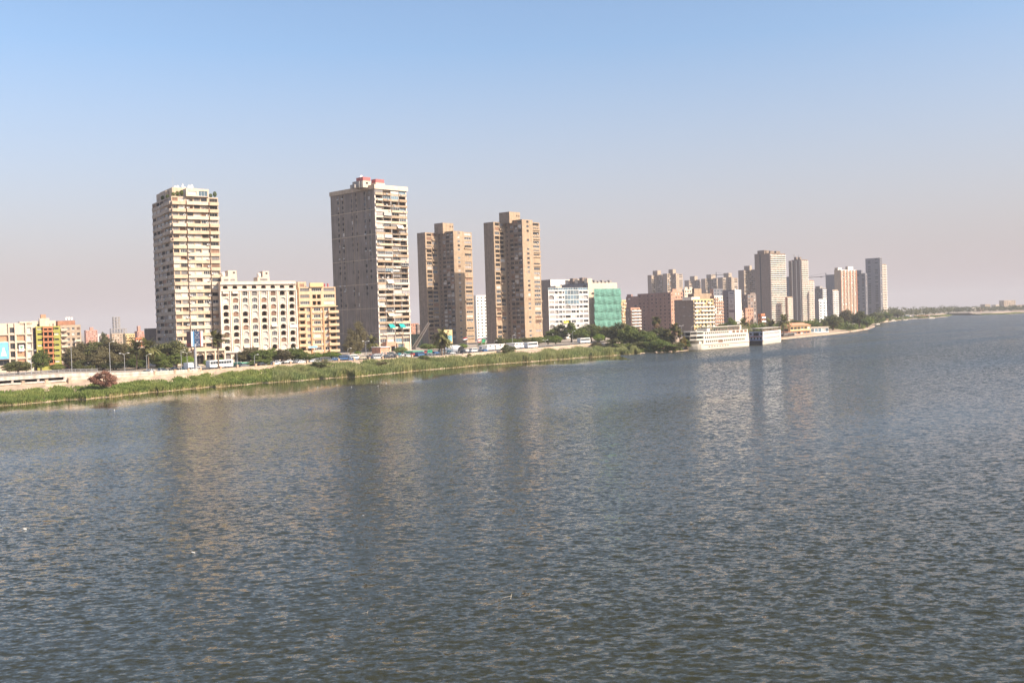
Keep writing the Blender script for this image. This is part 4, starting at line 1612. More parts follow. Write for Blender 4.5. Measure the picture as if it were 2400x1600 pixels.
# ---- middle distance right
gb('cream and orange house just right of the green netting', (1456, 703), 900, 50, 1450, 1467, M_yellow2, 10, 3, 1, 'balc', mb_=M_cream2, seed=61, far=True, ml=M_orange).done()
gb('purple brown block with a blank side behind the striped balconies', (1496, 694), 930, 48, 1467, 1502, M_purple, 10, 2, 2, ml=M_purple, seed=62, far=True, lskip=.7, hut=[(.1, .8, .6, .95, 2.0)]).done()
gb('small house with striped cream balconies at the foot of the purple slab', (1478, 721), 800, 50, 1466, 1500, M_salmon, 9, 2, 3, 'band', mb_=M_archtrim, ml=M_brownwall, seed=63, bd=1.3).done()
b = gb('wide purple brown slab with rows of small square windows', (1572, 685), 850, 46, 1494, 1582, M_salmon, 11, 2, 8, ml=M_purple, seed=64, wf=.42, hf=.42, lmix=[('dark', 3), ('dglass', 1), ('wood', 2)])
L, H = b.v(1494), b.h
for c in (.33, .67):
    b.box('pier', -0.35, -0.012, L * c - .25, L * c + .25, 0, H - .3, M_purple)
b.done()
gb('salmon brick house behind the purple slab', (1575, 683), 930, 48, 1569, 1600, M_salmon, 11, 4, 1, seed=65, far=True, hut=[(.1, .5, .2, .6, 2.2)]).done()
gb('cream house with cluttered roof above the dark brown block', (1604, 678), 1000, 48, 1598, 1626, M_cream2, 12, 4, 1, seed=66, far=True, hut=[(.1, .4, .2, .6, 2.2), (.6, .9, .2, .6, 2.2)]).done()
b = gb('block with blank dark brown side and cream balcony front near the cruise boat', (1625, 701), 760, 48, 1580, 1672, M_yellow2, 9, 6, 0, 'balc', ml=M_brownwall, mb_=M_archtrim, seed=67, wf=.6, hf=.55, bd=1.2)
L, H = b.v(1580), b.h
for (c, z) in ((.5, .78), (.5, .52), (.2, .52)):
    b.box('louvre', -0.15, -0.012, L * c - 1.1, L * c + 1.1, H * z, H * z + .6, M_conc)
W = b.u(1672)
for i in range(4):
    b.place('air_conditioner', ac_mesh(), 'f', W * (.1 + .25 * i), H * (.2 + .15 * i), 0, -1.1)
b.mass(-1.5, W * .35, .5, 9, H - .8, H + 1.6, M_archtrim, name='roof_room_wall', par=.3)
b.done()
gb('tan walled block behind the cream balcony block', (1626, 688), 860, 48, 1612, 1668, M_tan, 10, 0, 0, ml=M_tandk, seed=68, hut=[(.1, .5, .2, .6, 4.2)]).done()
b = gb('pale pink apartment house with small balconies beside the lettered block', (1674, 693), 850, 48, 1664, 1694, M_archtrim, 11, 4, 1, 'balc', mb_=M_salmon, ml=M_salmon, seed=69)
b.done()
gb('dark glass fronted block behind the pale pink house', (1672, 677), 1000, 48, 1664, 1694, M_greywall, 13, 3, 1, far=True, ml=M_salmon, seed=70, fmix=[('blue', 1)]).done()
b = gb('white block with a lettered banner down its shaded side', (1722, 679), 860, 46, 1693, 1737, M_white, 13, 0, 0, ml=M_greywall, seed=71)
L, H, W = b.v(1693), b.h, b.u(1737)
b.box('banner', -0.15, -0.012, L * .06, L * .52, 2, H - 1.2, mat('pale banner', (0.50, 0.49, 0.48), var=0.08))
inkm = mat('dark banner print', (0.20, 0.20, 0.22), var=0.1)
rr = random.Random(5)
for (z, h, a0, a1) in ((.90, .035, .12, .42), (.85, .02, .14, .42), (.80, .022, .12, .48), (.70, .06, .26, .36), (.62, .022, .12, .48), (.585, .02, .18, .4), (.46, .06, .07, .5)):
    s_ = MB()
    if h > .03 and a1 - a0 > .2:
        s_.box(-0.17, -0.152, L * a0, L * a1, H * z, H * (z + h))
    else:
        t = a0
        while t < a1:
            w_ = rr.uniform(.02, .05)
            s_.box(-0.17, -0.152, L * t, L * min(t + w_, a1), H * z, H * (z + h * rr.uniform(.6, 1)))
            t += w_ + .012
    ob('banner_print', s_.mesh('banner_print', [inkm]), b.root, kind='stuff')
for k in range(10):
    fm, pm = window_meshes(1.0, 1.2, 'dark', 1)
    w_ = b.place('window', fm, 'l', L * .62, H * (.12 + .075 * k), 0.03)
    ob('pane', pm, w_)
b.box('corner_strip', -0.3, .8, -0.3, -0.012, 0, H + 1.0, M_purew)
b.done()
gb('brown tangle of old houses between lettered block and striped tower', (1752, 690), 1000, 46, 1737, 1772, M_brownwall, 10, 3, 3, ml=M_brownwall, seed=72, far=True, hut=[(.4, 1.0, .1, .6, 1.5)]).done()
gb('small orange house with a row of roof windows below the striped tower', (1747, 722), 880, 50, 1742, 1765, M_salmon, 6, 4, 1, seed=73, far=True).done()
gb('small cream striped house below the lettered block', (1737, 728), 870, 50, 1733, 1741, M_cream2, 7, 1, 1, 'band', seed=74, far=True).done()
gb('small white fronted house near the foot of the striped tower', (1784, 735), 880, 50, 1776, 1793, M_orange, 4, 2, 1, 'band', mb_=M_purew, seed=75, far=True).done()

# ---- far towers along the bend
b = gb('tall tower with cream striped front and plain shaded side beyond the boats', (1804, 593), 1180, 47, 1768, 1840, M_tandk, 33, 5, 0, 'band', ml=M_brownwall, mb_=M_archtrim, seed=81, far=True, wf=.7, bd=1.0,
       hut=[(.0, .25, .3, .8, 3.6), (.35, .6, .3, .8, 3.2), (.72, .98, .3, .8, 3.2), (-.05, .1, .3, .6, 3.6)])
L, H = b.v(1768), b.h
b.box('dark_strip', -0.2, -0.012, L * .60, L * .66, 0, H - .5, M_dkmetal)  # dark strip standing proud of the side wall
b.done()
gb('dark slab squeezed behind the striped tower', (1853, 648), 1400, 47, 1838, 1857, M_brownwall, 25, 1, 0, ml=M_greywall, seed=82, far=True).done()
gb('narrow pale block at the right foot of the striped tower', (1845, 695), 1180, 47, 1840, 1857, M_tan, 14, 3, 1, 'band', mb_=M_archtrim, seed=83, far=True, ml=M_salmon, bd=.6).done()
b = gb('round shouldered tower with twin roof masts right of the striped tower', (1877, 608), 1300, 47, 1855, 1893, M_tandk, 33, 3, 3, 'band', ml=M_brownwall, mb_=M_archtrim, seed=84, far=True, lskip=.1, lmix=[('dglass', 1)],
       hut=[(-.02, .2, .5, .7, 3.5), (-.02, .2, .1, .3, 3.0)])
L, H = b.v(1855), b.h
for (c, e) in ((.3, 6), (.75, 7)):
    p = MB()
    p.tube([(1, L * c, H - 1), (1, L * c, H + e)], .35, 6)
    b.part('mast', p, [M_conc])
for c in (.1, .5, .95):
    b.box('vertical_strip', -0.3, -0.012, L * c - .4, L * c + .4, 0, H - 1, M_archtrim)
b.done()
gb('stepped lower wing with striped balconies beside the twin masted tower', (1893, 657), 1335, 47, 1890, 1907, M_salmon, 22, 2, 0, 'band', mb_=M_archtrim, seed=85, far=True, L=14).done()
gb('dark narrow tower edge left of the twin masted tower', (1854, 611), 1340, 47, 1848, 1857, M_brownwall, 33, 1, 2, 'band', mb_=M_cream, ml=M_brownwall, seed=86, far=True).done()
gb('grey block with white balcony edges between the far towers', (1927, 675), 1300, 47, 1909, 1936, M_conc, 17, 2, 4, 'band', ml=M_greywall, mb_=M_purew, seed=87, far=True, hut=[(-.2, .5, .2, .8, 2.5)]).done()
gb('low white fronted block before the grey far block', (1919, 701), 1200, 47, 1909, 1936, M_purew, 9, 2, 0, 'band', ml=M_greywall, seed=88, far=True, fmix=[('blue', 1), ('glass', 1)]).done()
gb('pale block with zigzag balconies before the orange striped tower', (1951, 679), 1260, 47, 1937, 1964, M_beige, 17, 2, 4, 'band', mb_=M_purew, ml=M_greywall, seed=89, far=True).done()
gb('plain grey shaft left of the orange striped tower', (1956, 643), 1560, 47, 1936, 1960, M_brownwall, 30, 1, 0, ml=M_greywall, seed=90, far=True).done()
b = gb('tower with orange and white vertical stripes near the bend', (1970, 632), 1480, 47, 1955, 2006, M_white, 31, 10, 0, 'balc', ml=M_beige, mb_=M_cream, seed=91, far=True, wf=.55, bd=.7, hut=[(-.05, .2, .3, .8, 3), (.6, .95, .3, .7, 5)])
W, H = b.u(2006), b.h
for i in range(6):
    b.box('vertical_strip', W * (i / 5) - .8, W * (i / 5) + .8, -1.0, -0.75, 0, H - .5, M_orange if i % 2 else M_salmon)
b.done()
gb('dark grey tower with flat roof cap left of the last slab', (2028, 640), 1620, 47, 2005, 2032, M_greywall, 31, 1, 2, ml=M_greywall, seed=92, far=True, lskip=.2, hut=[(-.6, .3, .3, .9, 5)]).done()
b = gb('last and tallest far slab with blank dark side and striped edge', (2062, 604), 1640, 47, 2028, 2067, M_greywall, 34, 1, 2, ml=M_greywall, seed=93, far=True, lskip=.3, lmix=[('dglass', 1)])
b.done()
gb('thin cream striped tower edge right of the last far slab', (2063, 619), 1650, 47, 2061, 2077, M_tan, 32, 2, 0, 'band', mb_=M_archtrim, seed=94, far=True, L=16, bd=1.2).done()

pw = [('far grey pinwheel tower, leftmost above the purple slab', 1650, (1517.5, 1527, 1536), (1551, 1553), 1554, (1530, 1541, 1549), 644.5, 643.5, 646, 634),
      ('far pinwheel tower with sunlit right wing above the salmon house', 1640, (1553, 1563.4, 1574), (1584, 1588), 1599.5, (1567, 1577, 1584), 641, 640.5, 642, 631),
      ('far pinwheel tower, first of the three in the distant row', 1950, (1604, 1614.5, 1624.5), (1639.5, 1641), 1642, (1617, 1628, 1635), 656.5, 655, 657, 647),
      ('far pinwheel tower, second of the three in the distant row', 1930, (1643, 1653, 1663), (1679.5, 1681), 1682, (1655.6, 1666.7, 1677), 653, 651.5, 653, 643),
      ('far pinwheel tower, third of the three in the distant row', 1900, (1682, 1694, 1703), (1714, 1717.5), 1729, (1696, 1707.7, 1715), 650, 649, 651, 639.5),
      ('far pinwheel tower touching the left side of the striped tower', 1480, (1730, 1743.5, 1752), (1769, 1772), 1775, (1744, 1757, 1762), 633, 631.5, 633, 622.5)]
for i, (lb_, D, pA, pB, pC, core, ya, yb, yc, yk) in enumerate(pw):
    pinwheel(lb_, D, 46, pA, pB, pC, core, ya, yb, yc, yk, 26, far=True, seed=100 + i, group='far pinwheel towers', mf=M_beige, ml=M_brownwall)

# tower cranes far off
for (px, yt, yb, D, ja, lb_) in ((1679, 638, 662, 1900, 25, 'thin tower crane behind the distant row of pinwheel towers'), (1937, 640, 700, 1700, -38, 'far tower crane whose jib reaches toward the twin masted tower')):
    p0, p1 = at(px, yb, D), at(px, yt, D)
    rt = ob('tower_crane', None, loc=(p0.x, p0.y, GZ), label=lb_, cat='crane', group='far tower cranes')
    hh = p1.z - GZ
    s_ = MB()
    s_.box(-.5, .5, -.5, .5, 0, hh)
    ob('mast', s_.mesh('mast', [M_dkmetal]), rt)
    s_ = MB()
    zj = hh - 5 if ja > 0 else at(px, 647, D).z - GZ
    s_.beam((-8 if ja > 0 else 8, 0, zj), (ja, -4, zj - (0 if ja > 0 else 2)), .7, .9)
    ob('jib', s_.mesh('jib', [M_dkmetal]), rt)
    s_ = MB()
    s_.box(-9.5, -6.5, -.8, .8, zj - 2, zj)
    ob('counterweight', s_.mesh('counterweight', [M_conc]), rt)
    s_ = MB()
    s_.tube([(0, 0, hh), (ja * .8, -3, zj)], .12, 5)
    ob('stay_cable', s_.mesh('stay_cable', [M_dkmetal]), rt)

# ---- hazy low town on the horizon, left and far right
rr = random.Random(77)
for i, (px, yt, w, D, m, lb_) in enumerate([(2353, 704, 27, 2700, M_beige, 'brown box of a building alone on the far right horizon'), (2309, 713, 12, 2600, M_beige, 'pale stub of a building on the far right horizon'),
                                           (2334, 714, 18, 2800, M_cream2, 'low cream house left of the brown box on the horizon'), (2384, 715, 14, 2700, M_beige, 'low house right of the brown box on the horizon'),
                                           (2396, 714, 12, 2900, M_pink, 'pinkish house at the right frame edge on the horizon'), (2275, 721, 14, 2450, M_archtrim, 'sunlit low shed on the far bank horizon'),
                                           (2297, 722, 9, 2450, M_salmon, 'small reddish shed beside the sunlit one on the far bank')]):
    gb(lb_, (px, yt), D, 70, px - 4, px + w, m, 5, 5, 2, far=True, seed=200 + i, name='distant_house', L=16).done()
for i, (px, yt, w, D, m) in enumerate([(-30, 772, 26, 1200, M_pink), (118, 786, 12, 1300, M_beige), (176, 780, 14, 1250, M_brick2), (229, 783, 8, 1400, M_white), (236, 787, 14, 1300, M_beige), (246, 784, 10, 1350, M_pink), (330, 784, 14, 1100, M_salmon),
                                        (945, 764, 16, 1300, M_brick2), (1262, 742, 14, 1500, M_beige), (1446, 735, 16, 1500, M_pink), (1500, 732, 30, 1700, M_beige)]):
    hl = ['hazy pink house at the left frame edge', 'tiny beige house between lime and beige blocks', 'far brick house peeping right of the beige block', 'tiny white far house right of the pink brick block', 'low beige far house right of the tiny white one', 'low pink far house left of the concrete frame', 'reddish far house left of the dark blank wall', 'brick house row far off left of the site hoarding', 'beige far roof right of the right tan tower', 'pinkish far roof right of the green netting', 'long beige far roof behind the purple slabs'][i]
    gb(hl, (px, yt), D, 60, px - 3, px + w, m, 7, 4, 2, far=True, seed=300 + i, name='distant_house', L=14, group='far town houses').done()
# ---------------------------------------------------------------- vegetation
def leafmat(name, ca, cb, trans=0.35):
    m = bpy.data.materials.new(name)
    m.use_nodes = True
    n, l = m.node_tree.nodes, m.node_tree.links
    b = n['Principled BSDF']
    b.inputs['Roughness'].default_value = 0.65
    b.inputs['Specular IOR Level'].default_value = 0.25
    a = n.new('ShaderNodeAttribute')
    a.attribute_name = 'tint'
    oi = n.new('ShaderNodeObjectInfo')
    mr = n.new('ShaderNodeMapRange')
    mr.inputs[3].default_value, mr.inputs[4].default_value = 0.8, 1.25
    l.new(oi.outputs['Random'], mr.inputs[0])
    mx = n.new('ShaderNodeMix')
    mx.data_type = 'RGBA'
    l.new(a.outputs['Fac'], mx.inputs[0])
    mx.inputs[6].default_value = (*ca, 1)
    mx.inputs[7].default_value = (*cb, 1)
    hs = n.new('ShaderNodeHueSaturation')
    l.new(mx.outputs[2], hs.inputs['Color'])
    l.new(mr.outputs[0], hs.inputs['Value'])
    l.new(hs.outputs[0], b.inputs['Base Color'])
    tr = n.new('ShaderNodeBsdfTranslucent')
    l.new(hs.outputs[0], tr.inputs['Color'])
    ms = n.new('ShaderNodeMixShader')
    ms.inputs[0].default_value = trans
    l.new(b.outputs[0], ms.inputs[1])
    l.new(tr.outputs[0], ms.inputs[2])
    l.new(ms.outputs[0], n['Material Output'].inputs['Surface'])
    return m


LM = {'dk': leafmat('dark olive foliage', (0.075, 0.090, 0.032), (0.18, 0.18, 0.068)),
      'g': leafmat('mid green foliage', (0.085, 0.125, 0.030), (0.20, 0.235, 0.06)),
      'lime': leafmat('bright clipped foliage', (0.11, 0.17, 0.025), (0.22, 0.29, 0.045)),
      'br': leafmat('dusty brown green foliage', (0.10, 0.092, 0.046), (0.20, 0.17, 0.085)),
      'red': leafmat('reddish brown foliage', (0.25, 0.125, 0.085), (0.37, 0.20, 0.14)),
      'yl': leafmat('yellowing foliage', (0.20, 0.14, 0.03), (0.28, 0.22, 0.05)),
      'palm': leafmat('palm frond', (0.12, 0.125, 0.045), (0.24, 0.225, 0.09)),
      'dry': leafmat('dead palm skirt', (0.20, 0.13, 0.075), (0.30, 0.20, 0.12))}


def leaves(rg, P, N, size, tint):
    """one quad per row of P, facing N roughly"""
    n = len(P)
    N = N + rg.normal(0, 0.55, (n, 3))
    N /= np.linalg.norm(N, axis=1)[:, None] + 1e-9
    A = np.cross(N, rg.normal(0, 1, (n, 3)))
    A /= np.linalg.norm(A, axis=1)[:, None] + 1e-9
    B = np.cross(N, A)
    s = size * rg.uniform(0.6, 1.3, (n, 1))
    A, B = A * s, B * s * 0.62
    V = np.stack([P - A, P + B * 0.9 - A * 0.1, P + A, P - B * 0.9 + A * 0.1], 1).reshape(-1, 3)
    F = np.arange(n * 4).reshape(n, 4)
    return V, F, np.repeat(tint, 4)


def crown_mesh(kind, mk, seed):
    key = ('crown', kind, mk, seed)
    if key in CACHE:
        return CACHE[key]
    rg = np.random.default_rng(seed * 31 + hash(kind) % 97 if False else seed * 31 + len(kind) * 7)
    if kind in ('ficus', 'tall', 'shrub', 'red'):
        nc, nl, leaf = {'ficus': (56, 7500, 0.28), 'tall': (48, 6000, 0.27), 'shrub': (34, 5000, 0.28), 'red': (46, 7500, 0.26)}[kind]
        d = rg.normal(0, 1, (nc, 3))
        d /= np.linalg.norm(d, axis=1)[:, None]
        rr = rg.uniform(0.35, 1.0, (nc, 1)) ** 0.6
        if kind == 'ficus':
            c = d * rr * np.array([4.0, 4.0, 3.6]) + np.array([0, 0, 5.3])
            c[:, 2] = np.where(c[:, 2] < 3.0, 3.0 + (c[:, 2] - 3.0) * 0.5, c[:, 2])
            cr = rg.uniform(1.0, 1.8, nc)
        elif kind == 'tall':
            c = d * rr * np.array([3.5, 3.5, 4.0]) + np.array([0, 0, 5.2])
            c[:, :2] *= (1.15 - 0.07 * (c[:, 2:3] - 3))
            cr = rg.uniform(0.8, 1.6, nc)
        elif kind == 'red':
            c = d * rr * np.array([4.3, 4.3, 3.2]) + np.array([0, 0, 5.4])
            cr = rg.uniform(1.0, 1.6, nc)
        else:
            d[:, 2] = np.abs(d[:, 2])
            c = d * rr * np.array([4.0, 4.0, 7.6]) + np.array([0, 0, 0.8])
            cr = rg.uniform(1.0, 1.7, nc)
        w = cr ** 2
        ci = rg.choice(nc, nl, p=w / w.sum())
        dd = rg.normal(0, 1, (nl, 3))
        dd /= np.linalg.norm(dd, axis=1)[:, None]
        dd[:, 2] = np.where(dd[:, 2] < -0.3, dd[:, 2] * 0.4, dd[:, 2])
        P = c[ci] + dd * (cr[ci] * rg.uniform(0.55, 1.05, nl))[:, None] * np.array([1, 1, 0.8])
        ct = rg.uniform(0, 1, nc)
        tint = np.clip(ct[ci] * 0.7 + rg.uniform(0, 0.4, nl), 0, 1)
        V, F, T = leaves(rg, P, dd, leaf, tint)
    elif kind == 'clip':
        nl = 3600
        dd = rg.normal(0, 1, (nl, 3))
        dd /= np.linalg.norm(dd, axis=1)[:, None]
        lump = 1 + 0.10 * np.sin(dd[:, 0] * 5 + seed) * np.sin(dd[:, 1] * 6 + 1) + 0.07 * np.sin(dd[:, 2] * 7 + seed)
        P = dd * (lump * rg.uniform(0.78, 1.03, nl))[:, None] * np.array([4.8, 4.8, 3.9]) + np.array([0, 0, 6.0])
        tint = np.clip(0.5 + 0.3 * np.sin(P[:, 0] * 1.3 + seed) + rg.uniform(-.3, .3, nl), 0, 1)
        V, F, T = leaves(rg, P, dd, 0.3, tint)
    elif kind == 'casuarina':
        nl = 7000
        z = rg.uniform(0.8, 9.9, nl)
        nb = 26
        bz = rg.uniform(1.2, 9.0, nb)
        ba = rg.uniform(0, 6.28, nb)
        ci = rg.integers(0, nb, nl)
        t = rg.uniform(0.1, 1, nl)
        rad = (4.6 * np.sin(np.clip((10.3 - bz[ci]) / 10.3, 0, 1) * 2.4) + 0.6) * t
        P = np.stack([np.cos(ba[ci]) * rad, np.sin(ba[ci]) * rad, bz[ci] + rad * 0.35], 1) + rg.normal(0, 0.55, (nl, 3)) * np.array([1, 1, 1.0])
        tint = rg.uniform(0, 1, nl)
        V, F, T = leaves(rg, P, rg.normal(0, 1, (nl, 3)), 0.24, tint)
    me = npmesh('crown', V, F, LM[mk], attr={'tint': T})
    CACHE[key] = me
    return me


def trunk_mesh(kind, seed):
    key = ('trunk', kind, seed)
    if key in CACHE:
        return CACHE[key]
    r = random.Random(seed)
    b = MB()
    if kind == 'casuarina':
        b.tube([(0, 0, 0), (0.1, 0, 4), (0, 0.1, 9.2)], [0.4, 0.28, 0.06], 7)
    elif kind == 'shrub':
        for k in range(4):
            a = k * 1.6 + seed
            b.tube([(0.2 * math.cos(a), 0.2 * math.sin(a), 0), (math.cos(a) * 1.1, math.sin(a) * 1.1, 2.8), (2.2 * math.cos(a), 2.2 * math.sin(a), 5.5)], [0.25, 0.18, 0.06], 6)
    else:
        zt = 3.2 if kind != 'red' else 3.6
        b.tube([(0, 0, -0.2), (0.12, 0.05, 1.5), (0.05, 0, zt)], [0.5, 0.36, 0.32], 8)
        for k in range(6):
            a = k * 1.05 + r.uniform(-.3, .3)
            e = r.uniform(2.2, 3.3)
            b.tube([(0.05, 0, zt - 0.6), (0.05 + math.cos(a) * e * .45, math.sin(a) * e * .45, zt + 1.3), (math.cos(a) * e, math.sin(a) * e, zt + 3.4)], [0.25, 0.16, 0.05], 6)
    me = b.mesh('trunk', [M_bark], True)
    CACHE[key] = me
    return me


def palm_meshes(kind, seed):
    key = ('palm', kind, seed)
    if key in CACHE:
        return CACHE[key]
    rg = np.random.default_rng(seed)
    V, F, T, MI = [], [], [], []

    def frond(az, el, ln, droop, width, mi, wind=0.0):
        n = 9
        base = np.array([0, 0, 10.0])
        p = base.copy()
        d = np.array([math.cos(az) * math.cos(el), math.sin(az) * math.cos(el), math.sin(el)])
        st = ln / n
        pts = [p.copy()]
        for k in range(n):
            d = d + np.array([wind * 0.10, 0, -droop / n * (1 + k * 0.18)])
            d /= np.linalg.norm(d)
            p = p + d * st
            pts.append(p.copy())
        t0 = rg.uniform(0, 1)
        for k in range(1, n):
            a, b = pts[k], pts[k + 1]
            dr = (b - a) / st
            side = np.cross(dr, [0, 0, 1])
            side /= np.linalg.norm(side) + 1e-6
            up = np.cross(side, dr)
            w = width * math.sin(math.pi * min(1, (k + 0.6) / n)) ** 0.6
            for sg in (-1, 1):
                for h in (0, 0.5):
                    q = a + (b - a) * h
                    tip = q + side * sg * w + dr * w * 0.9 - up * w * (0.05 if mi == 0 else 0.3) + up * 0.18 * w
                    tip[2] -= w * 0.25
                    i = len(V)
                    V.extend([q - dr * 0.16, q + dr * 0.34, tip])
                    F.append((i, i + 1, i + 2))
                    T.extend([t0, t0, min(1, t0 + .2)])
                    MI.append(mi)
            # midrib
            i = len(V)
            V.extend([a - side * 0.05, a + side * 0.05, b])
            F.append((i, i + 1, i + 2))
            T.extend([1, 1, 1])
            MI.append(mi)

    wind = 0.0
    if kind == 'date':
        nf, ln = 60, 4.5
    elif kind == 'windy':
        nf, ln, wind = 46, 3.6, 2.2
    else:
        nf, ln = 44, 2.6
    for k in range(nf):
        az = k * 2.399 + rg.uniform(-.2, .2)
        el = math.radians(rg.uniform(-25, 80))
        if kind == 'wash':
            frond(az, math.radians(rg.uniform(-10, 75)), ln * rg.uniform(.75, 1), 0.8, 0.75, 0)
        else:
            frond(az, el, ln * rg.uniform(.75, 1.05), 0.9 if wind == 0 else 0.5, 0.62, 0, wind)
    if kind == 'wash':
        for k in range(70):
            az = k * 2.399
            frond(az, math.radians(rg.uniform(-75, -35)), rg.uniform(2.0, 3.2), 0.9, 0.5, 1)
    me = npmesh('crown', np.array(V), np.array(F), [LM['palm'], LM['dry']], attr={'tint': np.array(T)}, mi=np.array(MI))
    b = MB()
    bend = rg.uniform(-.25, .25)
    zs = np.linspace(-.2, 10, 14)
    b.tube([(bend * math.sin(z / 10 * 3.1), 0, z) for z in zs], [0.27 + (0.04 if k % 2 else 0) - 0.09 * k / 13 for k in range(14)], 8)
    tm = b.mesh('trunk', [M_palmtrunk], True)
    CACHE[key] = (me, tm)
    return CACHE[key]


def tree(kind, mk, px, D, ytop, wpx, label, gz=GZ, seed=None, group=None, name=None, cat='tree', rz=None):
    seed = seed if seed is not None else (int(px) % 3) + 1
    p = at(px, ytop, D)
    # follow the vertical down to the base (the camera is rolled)
    base = Vector((p.x, p.y, gz))
    h = p.z - gz
    wd = wpx * D / FPX
    rz = rz if rz is not None else (px * 0.7) % 6.28
    nm = name or {'ficus': 'leafy_tree', 'tall': 'leafy_tree', 'clip': 'clipped_tree', 'casuarina': 'casuarina_tree', 'shrub': 'shrub', 'red': 'reddish_shrub', 'date': 'date_palm', 'windy': 'palm_tree', 'wash': 'fan_palm'}[kind]
    if kind in ('date', 'windy', 'wash'):
        cm, tm = palm_meshes(kind, seed)
        cs = wd / {'date': 6.6, 'windy': 5.2, 'wash': 4.2}[kind]
        rt = ob(nm, None, None, base, 0 if kind == 'windy' else rz, label, cat, group)
        ch = h - cs * {'date': 2.6, 'windy': 2.0, 'wash': 2.0}[kind]
        ob('trunk', tm, rt, scale=(cs * 0.85, cs * 0.85, ch / 10.0))
        ob('crown', cm, rt, loc=(0, 0, ch - 10 * cs), scale=cs)
        return rt
    rt = ob(nm, None, None, base, rz, label, cat, group)
    sx, sz = wd / 10.0, h / 10.0
    ob('trunk', trunk_mesh(kind, seed), rt, scale=(sx, sx, sz))
    ob('crown', crown_mesh(kind, mk, seed), rt, scale=(sx, sx, sz))
    return rt


SG = 'street trees'
T = [
    ('ficus', 'dk', 42, 405, 843, 70, 'low dark tree before the cream building with the poster'),
    ('ficus', 'g', 95, 412, 817, 46, 'rounded tree hiding the foot of the lime green block'),
    ('clip', 'g', 133, 416, 853, 32, 'small clipped round bush tree left of the brick pavilion'),
    ('ficus', 'br', 192, 432, 797, 62, 'leftmost of the big dusty ficus trees'),
    ('ficus', 'dk', 222, 436, 794, 80, 'second big dusty ficus tree from the left'),
    ('ficus', 'br', 262, 434, 792, 84, 'tallest big dusty ficus tree in the left grove'),
    ('ficus', 'dk', 300, 440, 806, 60, 'rightmost big dusty ficus tree beside the palms'),
    ('shrub', 'dk', 205, 420, 835, 80, 'dark undergrowth below the left ficus trees'),
    ('shrub', 'dk', 268, 421, 838, 76, 'dark undergrowth between the ficus trunks'),
    ('shrub', 'g', 322, 424, 832, 60, 'green bushes under the two tall palms'),
    ('tall', 'dk', 243, 640, 776, 30, 'dark crown rising behind the ficus grove'),
    ('ficus', 'dk', 398, 434, 795, 84, 'large dark tree left of the billboard'),
    ('ficus', 'dk', 366, 440, 806, 60, 'dark tree between palms and billboard'),
    ('ficus', 'br', 430, 436, 816, 44, 'brownish tree behind the double lamp'),
    ('shrub', 'g', 384, 416, 838, 44, 'bushy green shrub below the large dark tree'),
    ('clip', 'lime', 441, 412, 835, 30, 'bright clipped tree behind the double lamp'),
    ('clip', 'lime', 484, 424, 843, 16, 'small clipped tree before the podium arches'),
    ('clip', 'lime', 517, 424, 839, 18, 'small clipped tree right of the windblown palm'),
    ('ficus', 'br', 592, 436, 813, 62, 'leftmost tree before the arcaded block'),
    ('ficus', 'g', 634, 440, 814, 58, 'middle tree before the arcaded block'),
    ('ficus', 'g', 684, 446, 812, 62, 'rightmost tree before the arcaded block'),
    ('shrub', 'g', 612, 424, 838, 74, 'green hedge under the trees of the arcaded block'),
    ('clip', 'g', 717, 446, 828, 40, 'clipped green tree before the ochre block left corner'),
    ('clip', 'lime', 741, 452, 826, 26, 'clipped bright tree before the middle of the ochre block'),
    ('clip', 'lime', 777, 456, 824, 42, 'clipped bright tree before the ochre block right corner'),
    ('shrub', 'dk', 802, 470, 830, 34, 'dark bush at the foot of the grey tower side'),
    ('casuarina', 'br', 835, 535, 757, 42, 'tall brownish casuarina against the blank grey tower side'),
    ('casuarina', 'br', 820, 528, 790, 30, 'lower casuarina at the foot of the tall one'),
    ('clip', 'lime', 838, 470, 823, 18, 'tiny bright clipped tree below the casuarina'),
    ('clip', 'g', 906, 500, 821, 18, 'tiny clipped tree before the salmon awning'),
    ('clip', 'g', 939, 506, 813, 30, 'clipped oval tree at the grey tower right corner'),
    ('ficus', 'g', 1004, 560, 804, 42, 'green tree left of the twin trunked palm'),
    ('ficus', 'br', 1056, 566, 803, 40, 'green brown tree right of the twin trunked palm'),
    ('clip', 'lime', 1083, 566, 806, 28, 'bright clipped tree behind the white dome tent'),
    ('clip', 'lime', 1130, 572, 803, 22, 'bright clipped tree by the flagpoles'),
    ('ficus', 'dk', 1172, 600, 788, 28, 'dark small tree at the left foot of the right tan tower'),
    ('ficus', 'dk', 1228, 610, 790, 34, 'dark tree under the shaded wing of the right tan tower'),
    ('clip', 'g', 1262, 612, 789, 36, 'clipped green tree right of the right tan tower'),
    ('clip', 'g', 1284, 620, 787, 30, 'green clipped tree left of the yellowish one'),
    ('clip', 'lime', 1302, 612, 787, 30, 'yellowish clipped tree beside the tan quay wall'),
    ('tall', 'dk', 1312, 660, 758, 46, 'dark leafy tree before the white arcaded block'),
    ('tall', 'g', 1338, 655, 751, 40, 'tall green tree hiding the yellow sign foot'),
    ('ficus', 'dk', 1383, 655, 757, 66, 'broad dark tree below the green netting'),
    ('ficus', 'dk', 1416, 665, 762, 44, 'dark tree at the right corner of the green netting'),
    ('clip', 'lime', 1404, 625, 783, 28, 'bright green tree above the end of the quay wall'),
]
